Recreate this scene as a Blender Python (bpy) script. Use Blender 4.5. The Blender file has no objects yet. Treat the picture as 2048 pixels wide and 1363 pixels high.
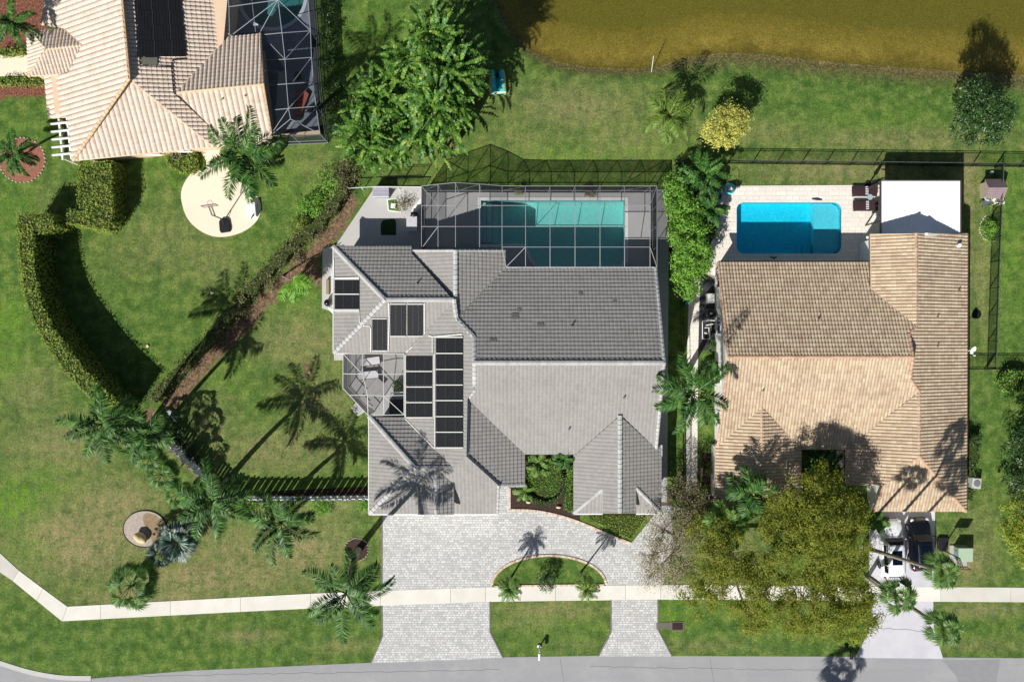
import bpy, math, random
import numpy as np
from mathutils import Vector, Matrix
from mathutils.geometry import tessellate_polygon

# ------------------------------------------------------------------ camera, sky, sun
R_ = math.radians
H = 72.4          # drone height above the lawn, metres
S = 22.0          # photograph pixels per metre at ground level
CX, CY = 1024.0, 681.5
scene = bpy.context.scene
cam_d = bpy.data.cameras.new('drone_camera')
cam = bpy.data.objects.new('drone_camera', cam_d)
scene.collection.objects.link(cam)
scene.camera = cam
cam.location = (0, 0, H)
cam_d.sensor_width = 36
cam_d.lens = 36 * H / (2048 / S)
cam_d.clip_start = 1
cam_d.clip_end = 3000

SUN_AZ, SUN_EL = 33.0, 41.0      # direction the shadows fall (east of image-up), elevation
w = bpy.data.worlds.new('World'); scene.world = w; w.use_nodes = True
nt = w.node_tree; nt.nodes.clear()
sky = nt.nodes.new('ShaderNodeTexSky'); sky.sky_type = 'NISHITA'; sky.sun_disc = False
sky.sun_elevation = R_(SUN_EL); sky.sun_rotation = R_(180 + SUN_AZ)
bg = nt.nodes.new('ShaderNodeBackground'); bg.inputs[1].default_value = 0.05
wo = nt.nodes.new('ShaderNodeOutputWorld')
nt.links.new(sky.outputs[0], bg.inputs[0]); nt.links.new(bg.outputs[0], wo.inputs[0])
sl = bpy.data.lights.new('sun', 'SUN'); sl.energy = 5.0; sl.angle = R_(0.55); sl.color = (1, .972, .925)
so = bpy.data.objects.new('sun', sl); scene.collection.objects.link(so)
dv = Vector((math.sin(R_(SUN_AZ)) * math.cos(R_(SUN_EL)), math.cos(R_(SUN_AZ)) * math.cos(R_(SUN_EL)), -math.sin(R_(SUN_EL))))
so.rotation_euler = dv.to_track_quat('-Z', 'Y').to_euler()
scene.view_settings.view_transform = 'Standard'
scene.view_settings.look = 'None'
scene.view_settings.gamma = 1
scene.view_settings.use_curve_mapping = False
scene.view_settings.exposure = 0.13
scene.render.engine = 'CYCLES'
scene.cycles.max_bounces = 6
scene.cycles.transparent_max_bounces = 16

rng = np.random.default_rng(7)
random.seed(7)

def W(px, py, h=0.0):
    k = (1 - h / H) / S
    return Vector(((px - CX) * k, (CY - py) * k, h))
def W2(px, py, h=0.0):
    v = W(px, py, h); return (v.x, v.y)

# ------------------------------------------------------------------ object helpers
ORG = {}
def setp(o, label=None, cat=None, group=None, kind=None):
    if label: o['label'] = label
    if cat: o['category'] = cat
    if group: o['group'] = group
    if kind: o['kind'] = kind
    return o
def empty(name, loc, label, cat, group=None):
    o = bpy.data.objects.new(name, None); scene.collection.objects.link(o)
    o.location = loc; o.empty_display_size = .2
    ORG[o.name] = Vector(loc)
    return setp(o, label, cat, group)
def world_org(o):
    v = Vector((0, 0, 0))
    while o is not None:
        v = v + ORG.get(o.name, Vector((0, 0, 0))); o = o.parent
    return v
def link_mesh(name, me, parent=None, origin=None):
    o = bpy.data.objects.new(name, me); scene.collection.objects.link(o)
    if parent is not None:
        o.parent = parent
        off = world_org(parent)
    else:
        off = Vector(origin) if origin is not None else Vector((0, 0, 0))
        o.location = off; ORG[o.name] = off
    if off.length > 0:
        n = len(me.vertices)
        a = np.empty(n * 3, np.float32); me.vertices.foreach_get('co', a)
        a = a.reshape(-1, 3) - np.array(off, np.float32)
        me.vertices.foreach_set('co', a.ravel())
    return o
class MB:
    """collects faces; build() links them as one mesh object"""
    def __init__(s):
        s.V = []; s.F = []; s.n = 0; s.A = []; s.smooth = False
    def add(s, verts, faces, attr=None):
        b = s.n
        s.V.extend([tuple(v) for v in verts]); s.n += len(verts)
        for f in faces:
            s.F.append(tuple(b + i for i in f)); s.A.append(attr if attr is not None else 0.0)
        return s
    def addnp(s, V, F, attr=None):
        b = s.n
        s.V.extend(map(tuple, V.tolist())); s.n += len(V)
        s.F.extend(map(tuple, (F + b).tolist()))
        if attr is None: s.A.extend([0.0] * len(F))
        else: s.A.extend(list(attr))
        return s
    def box(s, c, d, rot=0.0, attr=None):
        """centre c, full size d, rotation about z"""
        x, y, z = d[0] / 2, d[1] / 2, d[2] / 2
        cr, sr = math.cos(rot), math.sin(rot)
        P = []
        for dz in (-z, z):
            for dx, dy in ((-x, -y), (x, -y), (x, y), (-x, y)):
                P.append((c[0] + dx * cr - dy * sr, c[1] + dx * sr + dy * cr, c[2] + dz))
        s.add(P, [(0, 3, 2, 1), (4, 5, 6, 7), (0, 1, 5, 4), (1, 2, 6, 5), (2, 3, 7, 6), (3, 0, 4, 7)], attr); return s
    def bar(s, a, b, w_, h_=None, up=(0, 0, 1)):
        """rectangular bar from a to b"""
        h_ = h_ or w_
        a = Vector(a); b = Vector(b); d = (b - a)
        if d.length < 1e-6: return s
        d.normalize(); u = Vector(up)
        if abs(d.dot(u)) > .98: u = Vector((1, 0, 0))
        sd = d.cross(u).normalized() * w_ / 2; uu = sd.cross(d).normalized() * h_ / 2
        P = [p + i * sd + j * uu for p in (a, b) for i, j in ((-1, -1), (1, -1), (1, 1), (-1, 1))]
        s.add(P, [(0, 3, 2, 1), (4, 5, 6, 7), (0, 1, 5, 4), (1, 2, 6, 5), (2, 3, 7, 6), (3, 0, 4, 7)]); return s
    def tube(s, pts, rad, n=8, cap=True):
        pts = [Vector(p) for p in pts]
        if not hasattr(rad, '__len__'): rad = [rad] * len(pts)
        rings = []
        for i, p in enumerate(pts):
            t = (pts[min(i + 1, len(pts) - 1)] - pts[max(i - 1, 0)])
            if t.length < 1e-9: t = Vector((0, 0, 1))
            t.normalize()
            u = Vector((0, 0, 1)) if abs(t.z) < .9 else Vector((1, 0, 0))
            a = t.cross(u).normalized(); b = t.cross(a)
            rings.append([p + (a * math.cos(2 * math.pi * k / n) + b * math.sin(2 * math.pi * k / n)) * rad[i] for k in range(n)])
        P = [v for r in rings for v in r]; F = []
        for i in range(len(pts) - 1):
            for k in range(n):
                F.append((i * n + k, i * n + (k + 1) % n, (i + 1) * n + (k + 1) % n, (i + 1) * n + k))
        if cap:
            F.append(tuple(range(n))[::-1]); F.append(tuple((len(pts) - 1) * n + k for k in range(n)))
        s.add(P, F); return s
    def cyl(s, c, r, z0, z1, n=24, r1=None):
        r1 = r if r1 is None else r1
        P = [(c[0] + r * math.cos(2 * math.pi * k / n), c[1] + r * math.sin(2 * math.pi * k / n), z0) for k in range(n)]
        P += [(c[0] + r1 * math.cos(2 * math.pi * k / n), c[1] + r1 * math.sin(2 * math.pi * k / n), z1) for k in range(n)]
        F = [(k, (k + 1) % n, n + (k + 1) % n, n + k) for k in range(n)]
        F += [tuple(range(n))[::-1], tuple(range(n, 2 * n))]
        s.add(P, F); return s
    def prism(s, poly, z0, z1, holes=()):
        """closed polygon extruded z0..z1 (z1 may be a function of x, y)"""
        loops = [list(poly)] + [list(h) for h in holes]
        zt = z1 if callable(z1) else (lambda x, y: z1)
        zb = z0 if callable(z0) else (lambda x, y: z0)
        flat = [p for l in loops for p in l]
        tri = tessellate_polygon([[Vector((p[0], p[1], 0)) for p in l] for l in loops])
        n = len(flat)
        P = [(p[0], p[1], zb(p[0], p[1])) for p in flat] + [(p[0], p[1], zt(p[0], p[1])) for p in flat]
        F = []
        for t in tri:
            a, b, c = [Vector((flat[i][0], flat[i][1])) for i in t]
            if (b - a).x * (c - a).y - (b - a).y * (c - a).x < 0: t = t[::-1]
            F.append(tuple(n + i for i in t)); F.append(tuple(i for i in t[::-1]))
        o = 0
        for l in loops:
            m = len(l)
            for k in range(m): F.append((o + k, o + (k + 1) % m, n + o + (k + 1) % m, n + o + k))
            o += m
        s.add(P, F); return s
    def sheet(s, poly, z, holes=()):
        loops = [list(poly)] + [list(h) for h in holes]
        flat = [p for l in loops for p in l]
        tri = tessellate_polygon([[Vector((p[0], p[1], 0)) for p in l] for l in loops])
        zf = z if callable(z) else (lambda x, y: z)
        P = [(p[0], p[1], zf(p[0], p[1])) for p in flat]
        F = []
        for t in tri:
            a, b, c = [Vector((flat[i][0], flat[i][1])) for i in t]
            if (b - a).x * (c - a).y - (b - a).y * (c - a).x < 0: t = t[::-1]
            F.append(tuple(t))
        s.add(P, F); return s
    def sph(s, c, r, nu=16, nv=10, zc=1.0):
        rx, ry, rz = (r, r, r) if not hasattr(r, '__len__') else r
        P = [(c[0], c[1], c[2] - rz)]
        for i in range(1, nv):
            f = math.pi * i / nv
            for k in range(nu):
                a = 2 * math.pi * k / nu
                P.append((c[0] + rx * math.sin(f) * math.cos(a), c[1] + ry * math.sin(f) * math.sin(a), c[2] - rz * math.cos(f)))
        P.append((c[0], c[1], c[2] + rz)); F = []
        for k in range(nu): F.append((0, 1 + (k + 1) % nu, 1 + k))
        for i in range(nv - 2):
            for k in range(nu):
                a = 1 + i * nu; F.append((a + k, a + (k + 1) % nu, a + nu + (k + 1) % nu, a + nu + k))
        a = 1 + (nv - 2) * nu
        for k in range(nu): F.append((a + k, a + (k + 1) % nu, len(P) - 1))
        s.add(P, F); return s
    def lathe(s, c, prof, n=20):
        P = []; F = []
        for r, z in prof:
            for k in range(n):
                a = 2 * math.pi * k / n; P.append((c[0] + r * math.cos(a), c[1] + r * math.sin(a), c[2] + z))
        for i in range(len(prof) - 1):
            for k in range(n):
                F.append((i * n + k, i * n + (k + 1) % n, (i + 1) * n + (k + 1) % n, (i + 1) * n + k))
        s.add(P, F); return s
    def build(s, name, m, parent=None, origin=None, smooth=None, bevel=0):
        me = bpy.data.meshes.new(name)
        me.from_pydata(s.V, [], s.F)
        if any(s.A):
            at = me.attributes.new('rnd', 'FLOAT', 'FACE'); at.data.foreach_set('value', np.array(s.A, np.float32))
        me.materials.append(m)
        if smooth or s.smooth: me.polygons.foreach_set('use_smooth', [True] * len(me.polygons))
        o = link_mesh(name, me, parent, origin)
        if bevel:
            b = o.modifiers.new('bevel', 'BEVEL'); b.width = bevel; b.segments = 2; b.limit_method = 'ANGLE'
        return o
def quads_obj(name, V, m, parent=None, origin=None, F=None):
    """V (n,4,3) loose quads"""
    n = len(V); V = V.reshape(-1, 3).astype(np.float32)
    me = bpy.data.meshes.new(name)
    me.vertices.add(len(V)); me.vertices.foreach_set('co', V.ravel())
    me.loops.add(n * 4); me.loops.foreach_set('vertex_index', np.arange(n * 4, dtype=np.int32))
    me.polygons.add(n); me.polygons.foreach_set('loop_start', np.arange(0, n * 4, 4, dtype=np.int32))
    try: me.polygons.foreach_set('loop_total', np.full(n, 4, np.int32))
    except Exception: pass
    me.update(calc_edges=True); me.validate()
    me.materials.append(m)
    return link_mesh(name, me, parent, origin)

# ------------------------------------------------------------------ materials
MATS = {}
def lin(c):
    return tuple(((v / 255) / 12.92 if v / 255 <= .04045 else ((v / 255 + .055) / 1.055) ** 2.4) for v in c) + (1,)
def newmat(name):
    m = bpy.data.materials.new(name); m.use_nodes = True
    n = m.node_tree; n.nodes.clear(); return m, n
def N(n, t, **kw):
    x = n.nodes.new(t)
    for k, v in kw.items(): setattr(x, k, v)
    return x
def noise(n, scale, detail=4, rough=.6, vec=None, dist=0.0):
    x = N(n, 'ShaderNodeTexNoise'); x.inputs['Scale'].default_value = scale
    x.inputs['Detail'].default_value = detail; x.inputs['Roughness'].default_value = rough
    x.inputs['Distortion'].default_value = dist
    if vec is not None: n.links.new(vec, x.inputs['Vector'])
    return x.outputs['Fac']
def ramp(n, src, stops):
    r = N(n, 'ShaderNodeValToRGB'); e = r.color_ramp.elements
    while len(e) > 1: e.remove(e[-1])
    e[0].position = stops[0][0]; e[0].color = stops[0][1]
    for p, c in stops[1:]:
        q = e.new(p); q.color = c
    n.links.new(src, r.inputs[0]); return r.outputs[0]
def g(v): return (v, v, v, 1)
def mixc(n, f, a, b, mode='MIX'):
    x = N(n, 'ShaderNodeMix', data_type='RGBA', blend_type=mode)
    for sock, v in ((x.inputs[0], f), (x.inputs[6], a), (x.inputs[7], b)):
        if hasattr(v, 'node'): n.links.new(v, sock)
        else: sock.default_value = v
    return x.outputs[2]
def fmath(n, op, a, b=0.0, clamp=False):
    x = N(n, 'ShaderNodeMath', operation=op); x.use_clamp = clamp
    for sock, v in ((x.inputs[0], a), (x.inputs[1], b)):
        if hasattr(v, 'node'): n.links.new(v, sock)
        else: sock.default_value = v
    return x.outputs[0]
def pos(n): return N(n, 'ShaderNodeNewGeometry').outputs['Position']
def attr(n, name): 
    x = N(n, 'ShaderNodeAttribute'); x.attribute_name = name; return x.outputs['Fac']
def finish(n, col, rough=.8, bump=None, spec=.3, metal=0, coat=0, bumpd=.02):
    p = N(n, 'ShaderNodeBsdfPrincipled')
    if hasattr(col, 'node'): n.links.new(col, p.inputs['Base Color'])
    else: p.inputs['Base Color'].default_value = col
    p.inputs['Roughness'].default_value = rough
    p.inputs['Specular IOR Level'].default_value = spec
    p.inputs['Metallic'].default_value = metal
    p.inputs['Coat Weight'].default_value = coat
    if bump is not None:
        b = N(n, 'ShaderNodeBump'); b.inputs['Distance'].default_value = bumpd; b.inputs['Strength'].default_value = 1
        n.links.new(bump, b.inputs['Height']); n.links.new(b.outputs[0], p.inputs['Normal'])
    o = N(n, 'ShaderNodeOutputMaterial'); n.links.new(p.outputs[0], o.inputs[0])
def simple(name, c, rough=.7, var=.12, scale=3.0, scale2=None, spec=.3, metal=0, bump=0, coat=0, lineared=False):
    """one paint or stone colour with two scales of wear"""
    if name in MATS: return MATS[name]
    m, n = newmat(name); base = c if lineared else lin(c)
    p = pos(n)
    f1 = noise(n, scale, 5, .65, p); f2 = noise(n, scale2 or scale * 9, 3, .6, p)
    f = fmath(n, 'ADD', fmath(n, 'MULTIPLY', f1, .6), fmath(n, 'MULTIPLY', f2, .4))
    lo = tuple(v * (1 - var) for v in base[:3]) + (1,); hi = tuple(min(1, v * (1 + var)) for v in base[:3]) + (1,)
    col = ramp(n, f, [(.32, lo), (.68, hi)])
    finish(n, col, rough, f2 if bump else None, spec, metal, coat, bump or .02)
    MATS[name] = m; return m
def leafmat(name, cols, rough=.5, trans=.25, spec=.35, patch=0):
    if name in MATS: return MATS[name]
    m, n = newmat(name)
    r = N(n, 'ShaderNodeNewGeometry').outputs['Random Per Island']
    if patch: r = fmath(n, 'ADD', fmath(n, 'MULTIPLY', r, 1 - patch), fmath(n, 'MULTIPLY', ramp(n, noise(n, 1.5, 2, .5, pos(n)), [(.33, g(0)), (.67, g(1))]), patch))
    st = [(i / max(1, len(cols) - 1), lin(c)) for i, c in enumerate(cols)]
    col = ramp(n, r, st)
    f = noise(n, .9, 3, .6, pos(n))
    col = mixc(n, 1.0, col, ramp(n, f, [(.3, g(.72)), (.7, g(1.25))]), 'MULTIPLY')
    p = N(n, 'ShaderNodeBsdfPrincipled'); n.links.new(col, p.inputs['Base Color'])
    p.inputs['Roughness'].default_value = rough; p.inputs['Specular IOR Level'].default_value = spec
    t = N(n, 'ShaderNodeBsdfTranslucent'); n.links.new(mixc(n, 1.0, col, (1.2, 1.25, .55, 1), 'MULTIPLY'), t.inputs[0])
    mx = N(n, 'ShaderNodeMixShader'); mx.inputs[0].default_value = trans
    n.links.new(p.outputs[0], mx.inputs[1]); n.links.new(t.outputs[0], mx.inputs[2])
    o = N(n, 'ShaderNodeOutputMaterial'); n.links.new(mx.outputs[0], o.inputs[0])
    MATS[name] = m; return m
# ------------------------------------------------------------------ ground
def shore_y(px):
    return np.interp(px, [-4000, 950, 978, 1000, 1025, 1058, 1108, 1180, 1290, 1330, 1380, 1450, 1520, 1600, 1700, 1760, 1860, 1960, 2100, 6000],
                     [-60, -60, -25, 15, 62, 98, 122, 134, 136, 128, 112, 104, 106, 115, 125, 130, 136, 145, 150, 170])
def land_z(px, py):
    d = shore_y(px) + np.interp(px, [1000, 1300, 1420], [24, 24, 44]) - py                 # photograph pixels past the top of the bank
    wd = np.interp(px, [1000, 1300, 1420], [24, 24, 44])
    z = np.where(d > 0, -0.30 * d / wd, 0.0)
    z = np.where(d > wd, -0.30 - (d - wd) * .006, z)
    return np.maximum(z, -2.2)
def axis(lo, hi, step, far):
    a = list(np.arange(lo, hi + step / 2, step))
    return np.array([lo - far, lo - far / 3, lo - far / 8, lo - 12] + a + [hi + 12, hi + far / 8, hi + far / 3, hi + far])
xs = axis(-56, 56, .4, 900); ys = axis(-38, 40, .4, 900)
GX, GY = np.meshgrid(xs, ys)
PX = GX * S + CX; PY = CY - GY * S
GZ = land_z(PX, PY)
def gauss(x, y, rx, ry, rot=0):
    c, s_ = math.cos(R_(rot)), math.sin(R_(rot))
    dx, dy = PX - x, PY - y
    u = (dx * c + dy * s_) / rx; v = (-dx * s_ + dy * c) / ry
    return np.exp(-(u * u + v * v))
def caps(pts, wd, soft=8):
    best = np.full(PX.shape, 1e9)
    for (x0, y0), (x1, y1) in zip(pts[:-1], pts[1:]):
        dx, dy = x1 - x0, y1 - y0
        t = np.clip(((PX - x0) * dx + (PY - y0) * dy) / (dx * dx + dy * dy), 0, 1)
        best = np.minimum(best, np.hypot(PX - x0 - t * dx, PY - y0 - t * dy))
    return np.clip((wd + soft - best) / (2 * soft), 0, 1)
tan = np.zeros(PX.shape)
for a in [(120, 900, 110, 70, .5), (60, 780, 70, 60, .35), (160, 1080, 150, 80, .75), (230, 1010, 120, 60, .6), (420, 1150, 200, 40, .7), (600, 1100, 110, 70, .65),
          (620, 1020, 110, 30, .5), (300, 1190, 160, 30, .6), (450, 1100, 120, 60, .5), (860, 290, 60, 60, .5), (1150, 215, 150, 50, .45), (1050, 290, 90, 50, .3),
          (1240, 290, 120, 60, .35), (1500, 265, 150, 30, .3), (1800, 280, 250, 25, .4), (1700, 340, 220, 30, .5), (1935, 370, 30, 90, .6), (1960, 560, 30, 120, .4),
          (600, 680, 110, 60, .45), (640, 800, 70, 70, .4), (560, 900, 130, 50, .45), (420, 850, 60, 80, .3), (330, 480, 120, 70, .3), (430, 520, 70, 60, .3),
          (1100, 1220, 100, 22, .6), (1060, 1245, 80, 18, .4), (1150, 1290, 80, 20, .2), (1930, 1120, 60, 50, .6), (1960, 1220, 90, 14, .5), (1950, 1290, 120, 14, .3), (1400, 1290, 120, 14, .25),
          (500, 1270, 60, 14, .5), (690, 1290, 60, 14, .4), (90, 420, 30, 60, .2), (620, 330, 60, 40, .25), (1450, 1100, 100, 60, .4), (860, 60, 50, 50, .1),
          (1960, 1060, 50, 60, .3), (1800, 1060, 60, 60, .2)]:
    tan = np.maximum(tan, a[4] * gauss(*a[:4]))
lime = np.zeros(PX.shape)
for a in [(20, 640, 40, 60, .8), (30, 1010, 60, 50, 1), (90, 960, 60, 40, .7), (30, 430, 60, 60, .5), (60, 1100, 50, 30, .5), (20, 720, 50, 50, .6), (240, 440, 120, 60, .15),
          (480, 420, 40, 100, .4), (560, 350, 60, 50, .4), (1330, 1235, 60, 30, .7), (1180, 310, 250, 30, .5), (900, 340, 80, 30, .5), (1720, 240, 120, 20, .3),
          (2020, 480, 40, 160, .5), (600, 600, 80, 60, .3), (450, 760, 60, 40, .35), (600, 980, 120, 20, .5), (770, 60, 80, 60, .5), (1100, 1250, 120, 40, .3), (300, 700, 70, 50, .2), (60, 260, 60, 60, .2), (400, 340, 80, 30, .3)]:
    lime = np.maximum(lime, a[4] * gauss(*a[:4]))
dirt = caps([(700, 405), (668, 462), (600, 535), (540, 590), (485, 650), (412, 722), (345, 805)], 15, 14)
dirt = np.maximum(dirt, .95 * caps([(600, 520), (640, 560)], 16, 16))
dirt = np.maximum(dirt, caps([(300, 830), (360, 900), (430, 975)], 14, 12))
dirt = np.maximum(dirt, .5 * gauss(455, 800, 18, 12)); dirt = np.maximum(dirt, .5 * gauss(1385, 960, 40, 60))
dirt = np.maximum(dirt, .55 * gauss(165, 1262, 10, 6)); dirt = np.maximum(dirt, .6 * gauss(615, 740, 14, 30))
dirt = np.maximum(dirt, .5 * gauss(1330, 1010, 50, 60))
mulch = np.clip(np.where((PX < 98) & (PY > -20) & (PY < 96) & (PX > -60), 1, 0) + np.where((PX < 97) & (PX > -60) & (PY > 168 + 3 * np.sin(PX / 9)) & (PY < 198 - .1 * PX), 1, 0), 0, 1)
nv = GX.size
ii = np.arange(nv).reshape(GX.shape)
F = np.stack([ii[:-1, :-1], ii[:-1, 1:], ii[1:, 1:], ii[1:, :-1]], -1).reshape(-1, 4)
# the two swimming pools and the spa are openings in the ground sheet
cxp = PX[:-1, :-1] + .2 * S; cyp = PY[:-1, :-1] - .2 * S
hole = ((cxp > 952) & (cxp < 1262) & (cyp > 391) & (cyp < 542)) | ((cxp > 1462) & (cxp < 1693) & (cyp > 394) & (cyp < 518)) | (np.hypot(cxp - 545, cyp + 8) < 74)
F = F[~hole.ravel()]
me = bpy.data.meshes.new('lawn')
me.from_pydata(np.stack([GX.ravel(), GY.ravel(), GZ.ravel()], -1).tolist(), [], F.tolist())
for nm, arr in (('tan', tan), ('lime', lime), ('dirt', dirt), ('mulch', mulch)):
    at = me.attributes.new(nm, 'FLOAT', 'POINT'); at.data.foreach_set('value', arr.ravel().astype(np.float32))
me.polygons.foreach_set('use_smooth', [True] * len(me.polygons))
m, n = newmat('lawn_grass')
P = pos(n)
f_big = noise(n, .16, 4, .6, P); f_mid = noise(n, 1.1, 4, .65, P); f_fine = noise(n, 5.5, 6, .8, P, .3); f_ff = noise(n, 13, 2, .9, P); f_pat = noise(n, .55, 5, .75, P, .4)
mp = N(n, 'ShaderNodeMapping'); mp.inputs['Scale'].default_value = (1, .16, 1); mp.inputs['Rotation'].default_value = (0, 0, R_(92)); n.links.new(P, mp.inputs[0])
f_stripe = noise(n, 1.3, 3, .6, mp.outputs[0])
base = ramp(n, f_mid, [(.36, lin((61, 90, 34))), (.5, lin((88, 114, 49))), (.64, lin((117, 137, 65)))])
base = mixc(n, ramp(n, f_big, [(.35, g(0)), (.7, g(.3))]), base, lin((100, 130, 54)))
tn = fmath(n, 'MULTIPLY', attr(n, 'tan'), ramp(n, noise(n, 1.7, 6, .8, P, .5), [(.38, g(.25)), (.56, g(1.6))]))
base = mixc(n, tn, base, lin((156, 142, 102)))
lm = fmath(n, 'MULTIPLY', attr(n, 'lime'), ramp(n, noise(n, 1.3, 5, .8, P, .5), [(.40, g(.1)), (.58, g(1.2))]))
base = mixc(n, lm, base, lin((108, 146, 46)))
base = mixc(n, ramp(n, f_stripe, [(.42, g(0)), (.70, g(.45))]), base, lin((66, 100, 50)))
base = mixc(n, ramp(n, f_pat, [(.53, g(0)), (.70, g(.30))]), base, lin((140, 138, 80)))
base = mixc(n, ramp(n, f_pat, [(.34, g(.5)), (.46, g(0))]), base, lin((62, 92, 40)))
# bare spots where the sward has thinned
thin = fmath(n, 'MULTIPLY', ramp(n, noise(n, 2.3, 5, .8, P, .6), [(.60, g(0)), (.72, g(.55))]), fmath(n, 'ADD', attr(n, 'tan'), .15))
base = mixc(n, thin, base, lin((120, 98, 68)))
dn = fmath(n, 'ADD', attr(n, 'dirt'), fmath(n, 'MULTIPLY', fmath(n, 'SUBTRACT', noise(n, 1.6, 6, .75, P), .5), 2.2))
dmask = ramp(n, dn, [(.38, g(0)), (.62, g(1))])
dcol = ramp(n, noise(n, 3.0, 6, .75, P), [(.3, lin((72, 58, 46))), (.5, lin((122, 98, 76))), (.68, lin((168, 142, 116)))])
base = mixc(n, dmask, base, dcol)
vor = N(n, 'ShaderNodeTexVoronoi'); vor.inputs['Scale'].default_value = 9; n.links.new(P, vor.inputs['Vector'])
mcol = mixc(n, .35, ramp(n, f_fine, [(.3, lin((96, 52, 40))), (.7, lin((170, 118, 96)))]), vor.outputs['Color'], 'MULTIPLY')
base = mixc(n, attr(n, 'mulch'), base, mcol)
# bank and lake bed by height
sx = N(n, 'ShaderNodeSeparateXYZ'); n.links.new(P, sx.inputs[0])
zz = fmath(n, 'ADD', sx.outputs[2], fmath(n, 'MULTIPLY', fmath(n, 'SUBTRACT', noise(n, .9, 5, .8, P), .5), .34))
bankm = ramp(n, fmath(n, 'MULTIPLY', zz, -1.0), [(.03, g(0)), (.22, g(.92))])
bank = ramp(n, noise(n, 4.5, 6, .85, P), [(.32, lin((54, 52, 30))), (.5, lin((100, 92, 56))), (.64, lin((150, 134, 96)))])
base = mixc(n, bankm, base, bank)
bed = ramp(n, noise(n, .5, 6, .7, P, .5), [(.3, lin((164, 146, 88))), (.6, lin((208, 186, 122)))])
bed = mixc(n, ramp(n, noise(n, 1.8, 6, .8, P, .8), [(.52, g(0)), (.68, g(.6))]), bed, lin((120, 96, 44)))
weed = fmath(n, 'MULTIPLY', ramp(n, noise(n, 1.1, 7, .85, P, 1.2), [(.50, g(0)), (.56, g(1))]), ramp(n, fmath(n, 'MULTIPLY', sx.outputs[2], -1.0), [(.52, g(0)), (.6, g(1)), (.72, g(1)), (.85, g(0))]))
bed = mixc(n, weed, bed, lin((188, 164, 104)))
bed = mixc(n, ramp(n, noise(n, .22, 5, .7, P, 1.0), [(.5, g(0)), (.7, g(.6))]), bed, lin((96, 84, 34)))
base = mixc(n, ramp(n, fmath(n, 'MULTIPLY', zz, -1.0), [(.28, g(0)), (.48, g(1))]), base, bed)
deep = ramp(n, fmath(n, 'MULTIPLY', zz, -1.0), [(.42, g(0)), (.85, g(.95))])
base = mixc(n, deep, base, lin((122, 122, 66)))
base = mixc(n, weed, base, lin((172, 154, 92)))
fine = fmath(n, 'ADD', fmath(n, 'MULTIPLY', f_fine, .5), fmath(n, 'MULTIPLY', f_ff, .5))
base = mixc(n, 1.0, base, ramp(n, fine, [(.38, g(.42)), (.5, g(.95)), (.62, g(1.65))]), 'MULTIPLY')
finish(n, base, .9, fine, .15, bumpd=.06)
me.materials.append(m)
lawn = link_mesh('ground', me); setp(lawn, kind='structure')

# lake
def refl_fac(n):
    lw = N(n, 'ShaderNodeLayerWeight'); lw.inputs[0].default_value = .5
    return ramp(n, lw.outputs['Facing'], [(0, g(.02)), (.45, g(.035)), (.75, g(.15)), (1, g(.9))])
m, n = newmat('lake_water')
tr = N(n, 'ShaderNodeBsdfTransparent'); tr.inputs[0].default_value = (.86, .85, .60, 1)
gl = N(n, 'ShaderNodeBsdfGlossy'); gl.inputs['Roughness'].default_value = .04
df = N(n, 'ShaderNodeBsdfDiffuse'); df.inputs[0].default_value = lin((116, 106, 44))
b = N(n, 'ShaderNodeBump'); b.inputs['Distance'].default_value = .015
n.links.new(noise(n, 2.5, 3, .6, pos(n)), b.inputs['Height']); n.links.new(b.outputs[0], gl.inputs['Normal'])
m0 = N(n, 'ShaderNodeMixShader'); m0.inputs[0].default_value = .25
n.links.new(tr.outputs[0], m0.inputs[1]); n.links.new(df.outputs[0], m0.inputs[2])
mx = N(n, 'ShaderNodeMixShader'); n.links.new(refl_fac(n), mx.inputs[0])
n.links.new(m0.outputs[0], mx.inputs[1]); n.links.new(gl.outputs[0], mx.inputs[2])
o_ = N(n, 'ShaderNodeOutputMaterial'); n.links.new(mx.outputs[0], o_.inputs[0])
xsA = list(np.arange(-70, 80, 4.0))
poly = [(x, (CY - float(shore_y(x * S + CX)) - 0) / S - 1.2) for x in xsA] 
poly = [(-900, 34.5)] + poly + [(900, 22), (900, 900), (-900, 900)]
lake = MB().sheet(poly, -.30).build('lake_water', m); setp(lake, kind='structure')

def flat(name, px_poly, z0, z1, m, holes=(), kind='structure', parent=None, smoothn=0):
    poly = [W2(*p) for p in px_poly]; hs = [[W2(*p) for p in h] for h in holes]
    o = MB().prism(poly, z0, z1, hs).build(name, m, parent)
    if parent is None and kind: setp(o, kind=kind)
    return o
def arc(cx, cy, rx, ry, a0, a1, n_=24):
    return [(cx + rx * math.cos(R_(a0 + (a1 - a0) * i / n_)), cy - ry * math.sin(R_(a0 + (a1 - a0) * i / n_))) for i in range(n_ + 1)]
def spline(pts, n_=8, closed=False):
    P_ = [Vector((p[0], p[1], p[2] if len(p) > 2 else 0)) for p in pts]; out = []
    m_ = len(P_)
    rngi = range(m_ if closed else m_ - 1)
    for i in rngi:
        if closed: a, b, c, d = P_[(i - 1) % m_], P_[i], P_[(i + 1) % m_], P_[(i + 2) % m_]
        else: a, b, c, d = P_[max(i - 1, 0)], P_[i], P_[i + 1], P_[min(i + 2, m_ - 1)]
        for k in range(n_):
            t = k / n_
            v = .5 * ((2 * b) + (c - a) * t + (2 * a - 5 * b + 4 * c - d) * t * t + (3 * b - a - 3 * c + d) * t ** 3)
            out.append(tuple(v) if len(pts[0]) > 2 else (v.x, v.y))
    if not closed: out.append(tuple(P_[-1]) if len(pts[0]) > 2 else (P_[-1].x, P_[-1].y))
    return out

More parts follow.
